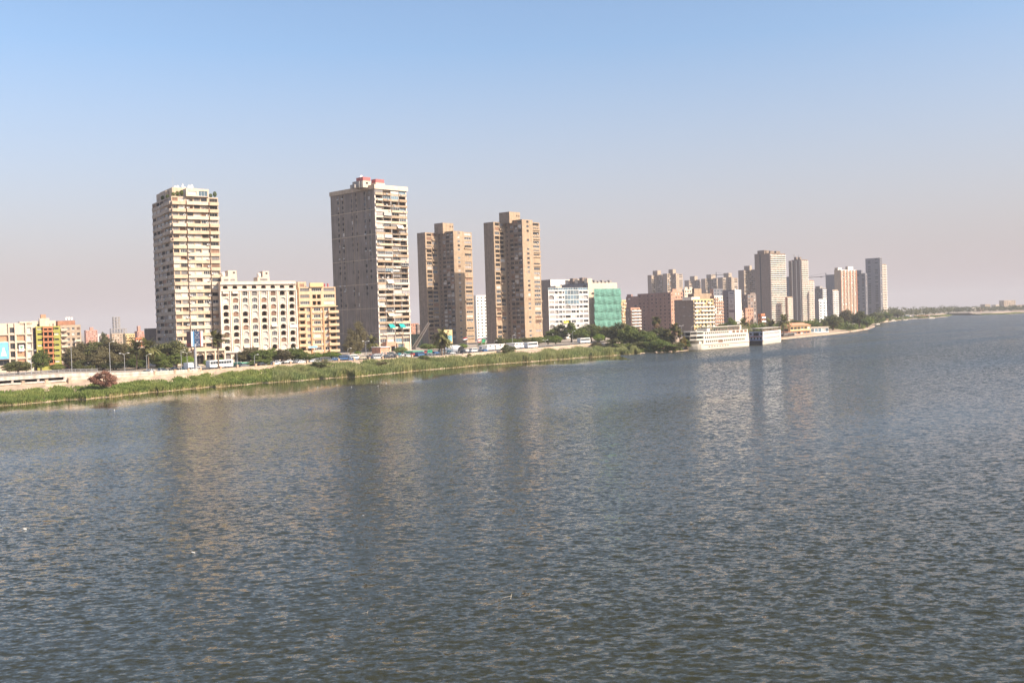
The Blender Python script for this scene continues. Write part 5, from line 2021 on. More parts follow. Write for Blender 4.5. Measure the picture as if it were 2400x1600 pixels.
T += [
    ('ficus', 'br', 170, 424, 812, 50, 'olive tree at the left end of the ficus grove'),
    ('ficus', 'br', 240, 422, 818, 66, 'olive brown tree before the middle of the ficus grove'),
    ('ficus', 'br', 335, 446, 812, 52, 'brownish crown just behind the two tall palms'),
    ('ficus', 'g', 372, 424, 822, 46, 'green tree before the large dark one near the billboard'),
    ('ficus', 'g', 412, 428, 826, 40, 'green round tree left of the lamp posts'),
    ('ficus', 'br', 568, 434, 822, 44, 'olive tree hiding the foot of the arcaded block left bays'),
    ('ficus', 'g', 612, 432, 816, 54, 'green crown between the left and middle trees of the arcaded block'),
    ('ficus', 'br', 660, 440, 816, 54, 'olive crown between the middle and right trees of the arcaded block'),
    ('ficus', 'g', 700, 446, 818, 44, 'green crown at the corner of the arcaded and ochre blocks'),
    ('ficus', 'g', 760, 456, 826, 44, 'leafy tree between the clipped trees of the ochre block'),
    ('ficus', 'g', 1030, 572, 806, 50, 'leafy tree behind the date palms'),
    ('ficus', 'g', 1200, 606, 792, 40, 'leafy tree between the dark shrub and the right tan tower'),
    ('ficus', 'g', 1246, 616, 790, 40, 'leafy tree below the sunlit front of the right tan tower'),
    ('tall', 'g', 1296, 668, 768, 44, 'leafy tree at the dark corner of the white arcaded block'),
    ('ficus', 'g', 1360, 648, 768, 54, 'green tree between the tall tree and the broad dark one'),
    ('ficus', 'g', 1400, 652, 764, 50, 'green tree below the middle of the green netting'),
    ('ficus', 'dk', 1434, 640, 762, 60, 'dark tree linking the netting and the promontory'),
]
for t in T:
    tree(t[0], t[1], t[2], t[3], t[4], t[5] * 1.1, t[6], group=SG)
PG = 'trees on the promontory'
for t in [
    ('ficus', 'dk', 1456, 600, 754, 78, 'largest dark tree on the promontory'), ('ficus', 'br', 1492, 592, 766, 46, 'olive brown tree in the middle of the promontory'),
    ('ficus', 'dk', 1545, 592, 764, 64, 'dark green tree before the purple slab'), ('ficus', 'g', 1522, 575, 776, 56, 'green tree at the water side of the promontory'),
    ('shrub', 'dk', 1500, 562, 795, 70, 'dark bushes overhanging the promontory shore'), ('shrub', 'g', 1552, 556, 788, 72, 'green bushes sloping to the water before the fan palms'),
    ('shrub', 'dk', 1582, 558, 796, 48, 'dark bushes beside the cruise boat bow'), ('shrub', 'dk', 1440, 585, 786, 50, 'shaded bushes at the left of the promontory'),
    ('shrub', 'yl', 1600, 566, 778, 18, 'yellowing shrub behind the fan palms'), ('shrub', 'g', 1608, 572, 790, 26, 'green shrub tucked against the boat bow'),
    ('shrub', 'br', 1640, 610, 772, 60, 'brownish hedge on the quay behind the cruise boat'),
    ('ficus', 'g', 1476, 588, 760, 56, 'green crown beside the largest dark promontory tree'), ('ficus', 'g', 1506, 584, 772, 56, 'leafy crown in the centre of the promontory'),
    ('ficus', 'dk', 1562, 582, 776, 50, 'dark crown behind the shorter fan palm'), ('shrub', 'g', 1530, 560, 792, 60, 'green bushes at the waterline of the promontory'),
]:
    tree(t[0], t[1], t[2], t[3], t[4], t[5] * 1.08, t[6], gz=1.6, group=PG)
for t in [('wash', 'palm', 1537, 600, 740, 24, 'fan palm standing before the purple slab'), ('wash', 'palm', 1581, 572, 756, 26, 'fan palm with a long dead skirt beside the boat'),
          ('wash', 'palm', 1562, 580, 768, 22, 'shorter fan palm left of the skirted one'), ('wash', 'palm', 1592, 576, 770, 18, 'small fan palm right of the skirted one')]:
    tree(*t, gz=2.0, group='fan palms', cat='palm tree')
tree('date', 'palm', 318, 414, 800, 46, 'left one of the two tall palms beside the ficus grove', group='tall palms', cat='palm tree')
tree('date', 'palm', 345, 412, 797, 52, 'right one of the two tall palms beside the ficus grove', group='tall palms', cat='palm tree')
tree('windy', 'palm', 512, 0, 0, 0, '', cat='palm tree') if False else None
pw_, _ = on_line(512, 2.0)
tree('windy', 'palm', 509, pw_.y, 777, 46, 'tall windblown palm at the roadside right of the billboard', cat='palm tree')
tree('date', 'palm', 873, 486, 790, 38, 'thick short date palm before the grey tower corner', cat='palm tree')
pd_, _ = on_line(1035, 0.5)
tree('date', 'palm', 1034, pd_.y, 772, 48, 'tall date palm on the bank before the left tan tower', gz=3.2, cat='palm tree')
tree('date', 'palm', 1040, pd_.y + 3, 785, 40, 'second date palm trunk leaning beside the tall one', gz=3.2, seed=5, cat='palm tree')
QG = 'trees behind the boats'
for t in [('ficus', 'g', 1690, 690, 757, 34, 'green tree behind the cruise boat middle'), ('ficus', 'g', 1714, 700, 742, 36, 'taller green tree below the lettered block'),
          ('ficus', 'br', 1660, 680, 766, 40, 'brownish bush tree behind the cruise boat bow'), ('ficus', 'g', 1768, 720, 758, 30, 'green tree behind the second boat'),
          ('ficus', 'dk', 1865, 850, 747, 40, 'dark rounded tree behind the orange roofed restaurant'), ('ficus', 'g', 1908, 860, 752, 36, 'green tree right of the orange roofed restaurant'),
          ('ficus', 'dk', 1952, 900, 735, 52, 'big dark tree right of the blue white pavilion'), ('ficus', 'br', 1983, 1010, 722, 40, 'bare brown crowned tree below the orange striped tower'),
          ('ficus', 'dk', 2014, 980, 727, 46, 'dark tree on the bend before the last slab'), ('ficus', 'g', 2032, 960, 742, 34, 'green tree at the tip of the bend'),
          ('shrub', 'g', 1992, 900, 760, 34, 'low bush below the white house on the bend'), ('ficus', 'dk', 2052, 1180, 730, 36, 'dark tree just beyond the bend'),
          ('ficus', 'g', 2076, 1350, 729, 34, 'green tree further beyond the bend'), ('ficus', 'dk', 2104, 1550, 728, 34, 'dark tree above the moored feluccas'),
          ('shrub', 'yl', 2046, 1095, 760, 20, 'yellow green reeds clump on the tip of the bend'), ('ficus', 'dk', 2244, 2290, 722, 20, 'dark tree clump alone on the far bank'),
          ('ficus', 'dk', 1930, 880, 748, 26, 'dark small tree behind the blue white pavilion')]:
    tree(*t, gz=2.5 if t[3] < 1200 else 4.0, group=QG)
tree('date', 'palm', 1742, 705, 747, 44, 'drooping palm between the two boats', gz=2.5, cat='palm tree')
tree('date', 'palm', 1836, 735, 741, 36, 'palm at the stern of the second boat', gz=2.5, cat='palm tree')
tree('date', 'palm', 1806, 760, 750, 40, 'palm above the second boat roof', gz=2.5, cat='palm tree')


def fi(px):
    """fractional row index of the bank at pixel column px"""
    xs = [p[0] for p in shore_px]
    return np.interp(px, xs, range(len(xs))) * KS


def bank_pt(px, t):
    """point of the bank surface seen at column px, t = 0 shore .. 1 land edge"""
    best = None
    d = ray(px, 870)
    k = min(4.99, 1 + t * 4)
    kk, ft = int(k), k - int(k)
    for i in range(NLEFT):
        a = Vector(rows[i][kk]).lerp(Vector(rows[i][kk + 1]), ft)
        c = Vector(rows[i + 1][kk]).lerp(Vector(rows[i + 1][kk + 1]), ft)
        ca, cc = a.x * d.y - a.y * d.x, c.x * d.y - c.y * d.x
        if ca * cc <= 0 and ca != cc:
            best = a.lerp(c, ca / (ca - cc))
    return best


def bank_tree(kind, mk, px, t, ytop, wpx, label, **k):
    g = bank_pt(px, t)
    return tree(kind, mk, px, g.y, ytop, wpx, label, gz=g.z - 0.2, cat='shrub', **k)


bank_tree('red', 'red', 242, 0.30, 864, 68, 'reddish brown bush tree on the grassy bank at left')
bank_tree('shrub', 'dk', 752, 0.62, 836, 56, 'big dark rounded shrub on the bank before the ochre block')
bank_tree('shrub', 'dk', 1192, 0.62, 798, 44, 'big dark shrub on the bank below the right tan tower')
bank_tree('shrub', 'g', 992, 0.72, 829, 42, 'low green shrub on the bank left of the date palms')
bank_tree('shrub', 'br', 890, 0.62, 843, 48, 'brownish low shrub on the reed bank before the grey tower')
bank_tree('shrub', 'g', 1100, 0.72, 825, 14, 'tiny shrub against the tan bank')
bank_tree('shrub', 'br', 1396, 0.7, 797, 36, 'rubbly dry shrub at the end of the quay wall')

# grass and reeds on the bank: nobody could count them
grassm = leafmat('bank grass', (0.115, 0.175, 0.038), (0.25, 0.275, 0.08), 0.35)
reedm = leafmat('reeds', (0.135, 0.18, 0.06), (0.30, 0.295, 0.13), 0.35)
drym = leafmat('dry reed edge', (0.22, 0.20, 0.08), (0.36, 0.29, 0.14), 0.2)


def blades(name, label, cat, i0, i1, tmax, n, hmin, hmax, w, m, seed, t0=0.0, lean=0.3):
    rg = np.random.default_rng(seed)
    rows_a = np.array(rows)                      # NF x 6 x 3
    i = rg.uniform(i0, i1 - 1e-3, n)
    ii = i.astype(int)
    fr = (i - ii)[:, None]
    # along the profile: piecewise between the six profile points
    tm = np.interp(i, *tmax) if isinstance(tmax, tuple) else np.full(n, tmax)
    t = t0 + (tm - t0) * rg.uniform(0, 1, n)
    pr = np.clip(1 + t * 4, 0.8, 4.99)
    kk = pr.astype(int)
    ft = (pr - kk)[:, None]
    A = rows_a[ii, kk] * (1 - ft) + rows_a[ii, np.minimum(kk + 1, 5)] * ft
    B = rows_a[ii + 1, kk] * (1 - ft) + rows_a[ii + 1, np.minimum(kk + 1, 5)] * ft
    P = A * (1 - fr) + B * fr
    patch = 0.5 + 0.5 * np.sin(P[:, 0] * 0.21 + 1.7 * np.sin(P[:, 1] * 0.13)) * np.sin(P[:, 1] * 0.17 + P[:, 0] * 0.05)
    h = (hmin + (hmax - hmin) * (0.55 * patch + 0.45 * rg.uniform(0, 1, n)))
    h *= np.clip(1.25 - 0.75 * t, .35, 1.25)
    keep = rg.uniform(0, 1, n) < np.clip(1.35 - (t / tm) ** 3 * 1.1 + 0.4 * (patch - .5), 0, 1)
    clump = np.sin(i * 1.37 + 2.1 * np.sin(t * 7 + i * 0.31)) * np.sin(i * 0.43 + t * 4.7 + 1)
    keep &= rg.uniform(0, 1, n) < np.clip(0.75 + 0.9 * clump, 0.22, 1)
    h *= np.clip(0.95 + 0.45 * clump, 0.55, 1.4)
    P, h, patch = P[keep], h[keep], patch[keep]
    n = len(P)
    P[:, 2] = np.maximum(P[:, 2] - 0.1, -0.25)
    a = rg.uniform(0, 6.283, n)
    sx = np.stack([np.cos(a), np.sin(a), np.zeros(n)], 1) * (w * rg.uniform(.6, 1.4, n))[:, None]
    ln = np.stack([np.cos(a * 3.3), np.sin(a * 3.3), np.zeros(n)], 1) * (h * lean * rg.uniform(0, 1, n))[:, None]
    up = np.zeros((n, 3))
    up[:, 2] = h
    V = np.stack([P - sx * .5, P + sx * .5, P + up * .6 + ln * .4 + sx * .55, P + up + ln, P + up * .6 + ln * .4 - sx * .55], 1).reshape(-1, 3)
    F = np.arange(n * 5).reshape(n, 5)
    tint = np.clip(patch * 0.75 + rg.uniform(-.1, .35, n), 0, 1)
    me = npmesh(name, V, F, m, attr={'tint': np.repeat(tint, 5)})
    return ob(name, me, label=label, cat=cat, kind='stuff')


blades('bank_grass', 'lush green grass and weeds on the left river bank', 'grass', 0, fi(900), ([0, fi(350), fi(600), fi(900)], [0.60, 0.66, 0.82, 0.98]), 105000, 0.4, 1.9, 0.21, grassm, 1, t0=-0.04, lean=.6)
blades('reed_bed', 'pale green reed bed along the river below the quay wall', 'reeds', fi(640), fi(1512), ([fi(640), fi(900), fi(1200), fi(1512)], [0.80, 0.95, 0.66, 0.70]), 100000, 0.9, 3.1, 0.16, reedm, 2, t0=-0.05, lean=.35)
blades('dry_reed_edge', 'dry yellow plant edge along the waterline', 'reeds', 0, fi(1512), 0.06, 10000, 0.2, 1.1, 0.2, drym, 3, t0=-0.06, lean=.7)


# far-off wood on the opposite bend: one mass
def far_wood():
    rg = np.random.default_rng(9)
    Ps, Ns = [], []
    for k in range(230):
        px = rg.uniform(2060, 2430)
        D = np.interp(px, [2060, 2120, 2222, 2235, 2430], [1500, 1760, 2050, 2360, 2320]) + rg.uniform(0, 260)
        p = at(px, 730, D)
        hh = rg.uniform(7, 15) * (1.15 if px < 2250 else .9)
        c = np.array([p.x, p.y, GZ + hh * .55])
        n = 46
        dd = rg.normal(0, 1, (n, 3))
        dd /= np.linalg.norm(dd, axis=1)[:, None]
        Ps.append(c + dd * np.array([hh * .62, hh * .62, hh * .5]) * rg.uniform(.6, 1, (n, 1)))
        Ns.append(dd)
    P, N = np.concatenate(Ps), np.concatenate(Ns)
    V, F, T = leaves(rg, P, N, 1.5, rg.uniform(0, 1, len(P)))
    ob('far_wood', npmesh('far_wood', V, F, LM['dk'], attr={'tint': T}), label='hazy belt of trees on the far bank at right', cat='trees', kind='stuff')
    # greenery at the foot of the far buildings
    Ps, Ns = [], []
    for k in range(260):
        px = rg.uniform(1640, 2070)
        D = np.interp(px, [1640, 1760, 1850, 1960, 2070], [690, 760, 810, 900, 1200]) + rg.uniform(0, 130)
        p = at(px, 745, D)
        hh = rg.uniform(4, 10)
        c = np.array([p.x, p.y, GZ - 1.2 + hh * .45])
        n = 60
        dd = rg.normal(0, 1, (n, 3))
        dd /= np.linalg.norm(dd, axis=1)[:, None]
        Ps.append(c + dd * np.array([hh * .6, hh * .6, hh * .5]) * rg.uniform(.6, 1, (n, 1)))
        Ns.append(dd)
    P, N = np.concatenate(Ps), np.concatenate(Ns)
    V, F, T = leaves(rg, P, N, 0.8, rg.uniform(0, 1, len(P)))
    ob('garden_greenery', npmesh('garden_greenery', V, F, LM['g'], attr={'tint': T}), label='mixed garden greenery at the foot of the far towers', cat='shrubs', kind='stuff')


far_wood()
blades('promontory_undergrowth', 'low green undergrowth covering the promontory bank', 'grass', NLEFT, NLEFT + 3 * KS, 1.0, 16000, 0.6, 1.8, 0.35, grassm, 8, t0=0.02, lean=.6)
for i, (u_, v_, z_) in enumerate(TOWER1.roofspots):
    ob('roof_shrub', crown_mesh('clip', 'g', 1 + i % 2), TOWER1.root, (u_, v_, z_ - .3), i, scale=(.17, .17, .2 + .05 * (i % 3)))
blades('shore_scrub', 'low scrub on the bank beyond the bend', 'scrub', NLEFT + 9 * KS, NLEFT + len(right_px) * KS, 1.0, 22000, 0.8, 3.2, 0.7, LM['g'], 12, t0=0.12, lean=.6)
# low grassy far bank edge
blades('far_bank_grass', 'thin green grass edge of the far bank', 'grass', NLEFT + (len(right_px)) * KS, NF - 1 - 2 * KS, 0.5, 9000, 0.6, 1.6, 2.2, grassm, 6, lean=.8)
# ---------------------------------------------------------------- vehicles
PAINT = {'white': (0.74, 0.73, 0.70), 'silver': (0.42, 0.43, 0.44), 'grey': (0.16, 0.165, 0.17), 'black': (0.025, 0.025, 0.028), 'red': (0.42, 0.05, 0.04),
         'blue': (0.05, 0.12, 0.26), 'teal': (0.03, 0.22, 0.24), 'orange': (0.60, 0.17, 0.06), 'beige': (0.50, 0.42, 0.30)}
M_tyre = mat('tyre rubber', (0.02, 0.02, 0.02), rough=0.9, var=0)
M_cglass = mat('car glass', (0.03, 0.04, 0.05), rough=0.06, var=0, spec=0.7)
M_lampw = mat('headlamp glass', (0.75, 0.75, 0.72), rough=0.2, var=0)


def paint(c):
    return mat('car paint ' + c, PAINT[c], rough=0.28, var=0.03, spec=0.55)


def wheel_mesh(r, w):
    k = ('wheel', r, w)
    if k not in CACHE:
        b = MB()
        n = 12
        i = 0
        for y in (-w / 2, w / 2):
            for j in range(n):
                a = 6.2832 * j / n
                b.v.append((r * math.cos(a), y, r * math.sin(a)))
        for j in range(n):
            b.f.append((j, (j + 1) % n, n + (j + 1) % n, n + j))
            b.m.append(0)
        b.f += [tuple(range(n)), tuple(range(2 * n - 1, n - 1, -1))]
        b.m += [0, 0]
        for y in (-w / 2 - .005, w / 2 + .005):
            b.poly([(r * .55 * math.cos(6.2832 * j / 8), y, r * .55 * math.sin(6.2832 * j / 8)) for j in range(8)], 1)
        CACHE[k] = b.mesh('wheel', [M_tyre, M_steel])
    return CACHE[k]


def extrude_profile(b, prof, y0, y1, m=0, inset=0.0):
    """side profile (x,z) extruded across y, ends inset a little"""
    n = len(prof)
    i = len(b.v)
    cx = sum(p[0] for p in prof) / n
    cz = sum(p[1] for p in prof) / n
    for (y, s) in ((y0, 1 - inset), (y0 + 0.12, 1.0), (y1 - 0.12, 1.0), (y1, 1 - inset)):
        for x, z in prof:
            b.v.append((cx + (x - cx) * s, y, cz + (z - cz) * s))
    for r_ in range(3):
        for k in range(n):
            j = (k + 1) % n
            b.f.append((i + r_ * n + k, i + r_ * n + j, i + (r_ + 1) * n + j, i + (r_ + 1) * n + k))
            b.m.append(m)
    b.f += [tuple(i + k for k in range(n)), tuple(i + 3 * n + n - 1 - k for k in range(n))]
    b.m += [m, m]


def vehicle_parts(kind, color):
    k = ('veh', kind, color)
    if k in CACHE:
        return CACHE[k]
    b, g = MB(), MB()
    if kind in ('sedan', 'hatchback'):
        rear = -2.15 if kind == 'sedan' else -1.85
        prof = [(rear, .32), (rear - .05, .62), (rear + .1, .9), (-1.25, .96), (.95, .95), (1.75, .84), (2.1, .68), (2.15, .4), (2.05, .30)]
        extrude_profile(b, prof, -.85, .85, 0, .03)
        r0 = -1.55 if kind == 'sedan' else -1.8
        r1 = -1.05 if kind == 'sedan' else -1.6
        bot, top = [(r0, .95), (1.0, .95)], [(r1, 1.40), (.28, 1.40)]
        gv = [(bot[0][0], -.78, .95), (bot[1][0], -.78, .95), (top[1][0], -.62, 1.40), (top[0][0], -.62, 1.40)]
        g.quad(*gv)
        g.quad(*[(x, -y, z) for x, y, z in gv])
        g.quad(gv[1], (gv[1][0], .78, .95), (gv[2][0], .62, 1.40), gv[2])
        g.quad(gv[0], (gv[0][0], .78, .95), (gv[3][0], .62, 1.40), gv[3])
        b.box(r1 - .05, .32, -.64, .64, 1.395, 1.46)
        for x in ((r1 + .28) / 2,):
            for sg in (-1, 1):
                b.beam((x, sg * .785, .95), (x - .02, sg * .625, 1.40), .07)
        for sg in (-1, 1):
            b.beam((1.0, sg * .77, .95), (.28, sg * .62, 1.41), .07)
            b.beam((r0, sg * .77, .95), (r1, sg * .62, 1.41), .09)
        wr, wx = .31, (-1.3, 1.32)
        lamps = [(2.1, .62, .66), (2.1, -.62, .66)]
        wy = .76
    elif kind == 'minibus':
        prof = [(-2.5, .38), (-2.55, 1.15), (-2.45, 2.0), (-2.2, 2.08), (1.3, 2.06), (1.75, 1.85), (2.25, 1.15), (2.55, .98), (2.6, .45), (2.45, .36)]
        extrude_profile(b, prof, -.92, .92, 0, .02)
        for sg in (-1, 1):
            y = sg * .93
            for (x0, x1) in ((-2.3, -1.3), (-1.2, -.2), (-.1, .85)):
                g.quad((x0, y, 1.22), (x1, y, 1.22), (x1, y, 1.85), (x0, y, 1.85))
            g.quad((.95, y, 1.22), (2.0, y, 1.2), (1.6, y, 1.82), (.95, y, 1.85))
        g.quad((2.27, -.8, 1.18), (2.27, .8, 1.18), (1.82, .75, 1.86), (1.82, -.75, 1.86))
        wr, wx, wy = .34, (-1.6, 1.65), .84
        lamps = [(2.58, .68, .78), (2.58, -.68, .78)]
    elif kind == 'bus':
        prof = [(-5.6, .45), (-5.65, 1.3), (-5.55, 3.0), (-5.3, 3.15), (5.1, 3.15), (5.45, 2.95), (5.65, 1.4), (5.6, .45)]
        extrude_profile(b, prof, -1.25, 1.25, 0, .012)
        for sg in (-1, 1):
            y = sg * 1.262
            for j in range(8):
                x0 = -5.3 + j * 1.28
                g.quad((x0, y, 1.65), (x0 + 1.18, y, 1.65), (x0 + 1.18, y, 2.65), (x0, y, 2.65))
        g.quad((5.64, -1.1, 1.5), (5.64, 1.1, 1.5), (5.5, 1.1, 2.85), (5.5, -1.1, 2.85))
        wr, wx, wy = .5, (-3.4, 3.6), 1.12
        lamps = [(5.64, .9, .85), (5.64, -.9, .85)]
    elif kind == 'truck':
        b.box(-3.0, 1.2, -1.1, 1.1, .9, 3.0)
        prof = [(1.3, .5), (1.3, 2.3), (2.4, 2.3), (2.85, 1.4), (2.9, .5)]
        extrude_profile(b, prof, -1.0, 1.0, 0, .02)
        b.box(-3.0, 2.6, -.5, .5, .5, .9)
        for sg in (-1, 1):
            g.quad((1.6, sg * 1.01, 1.45), (2.5, sg * 1.01, 1.45), (2.3, sg * 1.01, 2.1), (1.6, sg * 1.01, 2.1))
        g.quad((2.8, -.8, 1.5), (2.8, .8, 1.5), (2.48, .8, 2.2), (2.48, -.8, 2.2))
        wr, wx, wy = .45, (-2.0, 2.0), .95
        lamps = [(2.9, .7, .9), (2.9, -.7, .9)]
    lm = MB()
    lm.box(-.04, .04, -.16, .16, -.08, .08)
    CACHE[k] = (b.mesh('body', [paint(color)]), g.mesh('window_glass', [M_cglass]), wheel_mesh(wr, .22), wr, wx, wy, lamps, CACHE.setdefault('lampm', lm.mesh('headlight', [M_lampw])))
    return CACHE[k]


CARS = []


def vehicle(kind, color, pos, rz, label, group):
    body, gl, wm, wr, wx, wy, lamps, lm = vehicle_parts(kind, color)
    nm = {'sedan': 'parked_car', 'hatchback': 'parked_car', 'minibus': 'minibus', 'bus': 'bus', 'truck': 'box_truck'}[kind]
    rt = ob(nm, None, None, pos, rz, label, {'sedan': 'car', 'hatchback': 'car', 'minibus': 'minibus', 'bus': 'bus', 'truck': 'truck'}[kind], group)
    ob('body', body, rt)
    ob('window_glass', gl, rt)
    for x in wx:
        for sg in (-1, 1):
            ob('wheel', wm, rt, (x, sg * wy, wr))
    for l_ in lamps:
        ob('headlight', lm, rt, l_)
    return rt


def landmark(px):
    for lim, s_ in ((385, 'right of the reddish bush'), (462, 'near the billboard pole'), (560, 'near the long white bus'), (640, 'before the left half of the arcaded block'), (700, 'before the right half of the arcaded block'),
                    (800, 'before the ochre block'), (872, 'below the casuarina'), (965, 'before the grey tower front'), (1045, 'near the green road sign'), (1130, 'near the white dome tent'), (1230, 'near the big dark shrub'), (3000, 'on the quay right of the tan towers')):
        if px < lim:
            return s_


rc = random.Random(91)
plan = []
cols_ = [('white', 9), ('silver', 5), ('grey', 4), ('black', 2.5), ('red', 1.4), ('blue', 1.6), ('teal', 1), ('beige', .8)]
for (off, x0, x1, gap, row) in ((6.0, 345, 1150, 1.5, 'in the near lane'), (17.8, 350, 1160, 1.12, 'parked across the road'), (27.5, 560, 1010, 1.3, 'parked behind the road')):
    px = x0
    while px < x1:
        dens = 1.0
        if off == 6.0:
            dens = 0.55 if px < 590 else 0.75
            if 470 < px < 555:
                dens = 0.3
        kind = pick(rc, [('sedan', 6), ('hatchback', 3), ('minibus', 1.2)])
        if rc.random() < dens and not (off == 17.8 and 470 < px < 552) and not (off == 17.8 and 1140 < px < 1185):
            plan.append((kind, pick(rc, cols_), px, off, row))
        px += (22 if px < 600 else 17 if px < 850 else 14.5) * gap * rc.uniform(.95, 1.3)
from collections import Counter
keys = [(c, k, row, landmark(px)) for (k, c, px, off, row) in plan]
cnt, seen = Counter(keys), Counter()
ORD = ['leftmost', 'second', 'third', 'fourth', 'fifth', 'sixth', 'seventh']
NMK = {'sedan': 'saloon car', 'hatchback': 'hatchback', 'minibus': 'minibus'}
for (k, c, px, off, row), key in zip(plan, keys):
    p, hd = on_line(px, off + rc.uniform(-.3, .3))
    i = seen[key]
    seen[key] += 1
    lb_ = f"{c} {NMK[k]} {row} {key[3]}"
    if cnt[key] > 1:
        lb_ = f"{ORD[i]} {c} {NMK[k]} {row} {key[3]}"
    flip = math.pi if off > 12 and rc.random() < .5 else 0
    vehicle(k, c, p + Vector((0, 0, .012)), hd + flip + rc.uniform(-.04, .04), lb_, 'vehicles on the riverside road')
p, hd = on_line(515, 15)
vehicle('bus', 'white', p + Vector((0, 0, .012)), hd, 'long white bus passing before the cream tower podium', None)
p, hd = on_line(1370, 13)
vehicle('bus', 'white', p + Vector((0, 0, .012)), hd, 'white bus half hidden by trees below the green netting', None)
p, hd = on_line(1246, 7)
vehicle('bus', 'white', p + Vector((0, 0, .012)), hd, 'white bus standing at the quay wall right of the dark shrub', None)
p, hd = on_line(1110, 9)
vehicle('minibus', 'white', p + Vector((0, 0, .012)), hd + math.pi, 'white minibus just right of the dome tent', None)
p, hd = on_line(449, 12)
vehicle('truck', 'white', p + Vector((0, 0, .012)), hd, 'white box truck behind the billboard pole', None)

# ---------------------------------------------------------------- river wall, flyover, furniture
def frames_between(pa, pb, off, step=1):
    out = []
    n = 24
    for k in range(n + 1):
        out.append(on_line(pa + (pb - pa) * k / n, off)[0])
    return out


wall = ob('river_wall', None, label='low river wall with stone posts along the road edge', cat='wall')
knots = [(152, 2.3), (212, 2.05), (275, 1.5), (362, 1.25), (409, 1.15), (441, 1.05), (469, .95)]
for (xa, ha), (xb, hb) in zip(knots[:-1], knots[1:]):
    a, _ = on_line(xa, 0.3)
    c, _ = on_line(xb, 0.3)
    d = (c - a)
    n_ = Vector((-d.y, d.x, 0)).normalized() * .18
    s_ = MB()
    lo = [a - n_, c - n_, c + n_, a + n_]
    hs_ = [ha, hb, hb, ha]
    V = [(v.x, v.y, GZ - .3) for v in lo] + [(v.x, v.y, GZ + h_) for v, h_ in zip(lo, hs_)]
    s_.v = V
    s_.f = [(0, 3, 2, 1), (4, 5, 6, 7), (0, 1, 5, 4), (1, 2, 6, 5), (2, 3, 7, 6), (3, 0, 4, 7)]
    s_.m = [0] * 6
    ob('wall_panel', s_.mesh('wall_panel', [M_wwall]), wall)
    s_ = MB()
    s_.beam(a - n_ * 1.2 + Vector((0, 0, ha * .45)), c - n_ * 1.2 + Vector((0, 0, hb * .45)), .1, .12)
    ob('string_course', s_.mesh('string_course', [M_stone]), wall)
pm_ = MB()
pm_.box(-.42, .42, -.42, .42, -.6, 1.15)
pm_.box(-.52, .52, -.52, .52, 1.15, 1.4)
postm = pm_.mesh('post', [M_stone])
posts = [362, 409, 441, 469, 516, 556, 599, 641, 681, 720, 757, 795, 831, 866, 897, 931, 966]
for x in posts:
    p, hd = on_line(x, 0.3)
    ob('post', postm, wall, p, hd, scale=(.9, .9, 1.0))
for xa, xb in zip(posts[3:-1], posts[4:]):
    a, _ = on_line(xa, 0.3)
    c, _ = on_line(xb, 0.3)
    d = (c - a).normalized() * .5
    s_ = MB()
    s_.beam(a + d + Vector((0, 0, .1)), c - d + Vector((0, 0, .1)), .3, .75)
    ob('wall_panel', s_.mesh('wall_panel', [M_stone]), wall)

quay = ob('quay_wall', None, label='plain tan quay wall above the reeds on the right', cat='wall')
xs_ = [1085, 1130, 1180, 1230, 1262, 1300, 1340, 1378, 1410]
for xa, xb in zip(xs_[:-1], xs_[1:]):
    a, _ = on_line(xa, -0.2)
    c, _ = on_line(xb, -0.2)
    n_ = Vector((-(c - a).y, (c - a).x, 0)).normalized()
    s_ = MB()
    t = [a - n_ * 1.2, c - n_ * 1.2, c + n_ * .3, a + n_ * .3]
    u_ = [a - n_ * .3, c - n_ * .3, c + n_ * .3, a + n_ * .3]
    s_.v = [(v.x, v.y, GZ - 2.8) for v in t] + [(v.x, v.y, GZ + .25) for v in u_]
    s_.f = [(0, 3, 2, 1), (4, 5, 6, 7), (0, 1, 5, 4), (1, 2, 6, 5), (2, 3, 7, 6), (3, 0, 4, 7)]
    s_.m = [0] * 6
    ob('wall_panel', s_.mesh('wall_panel', [M_stone]), quay)
    ob('post', postm, quay, (c.x, c.y, GZ - .2), 0, scale=(.45, .45, .7))

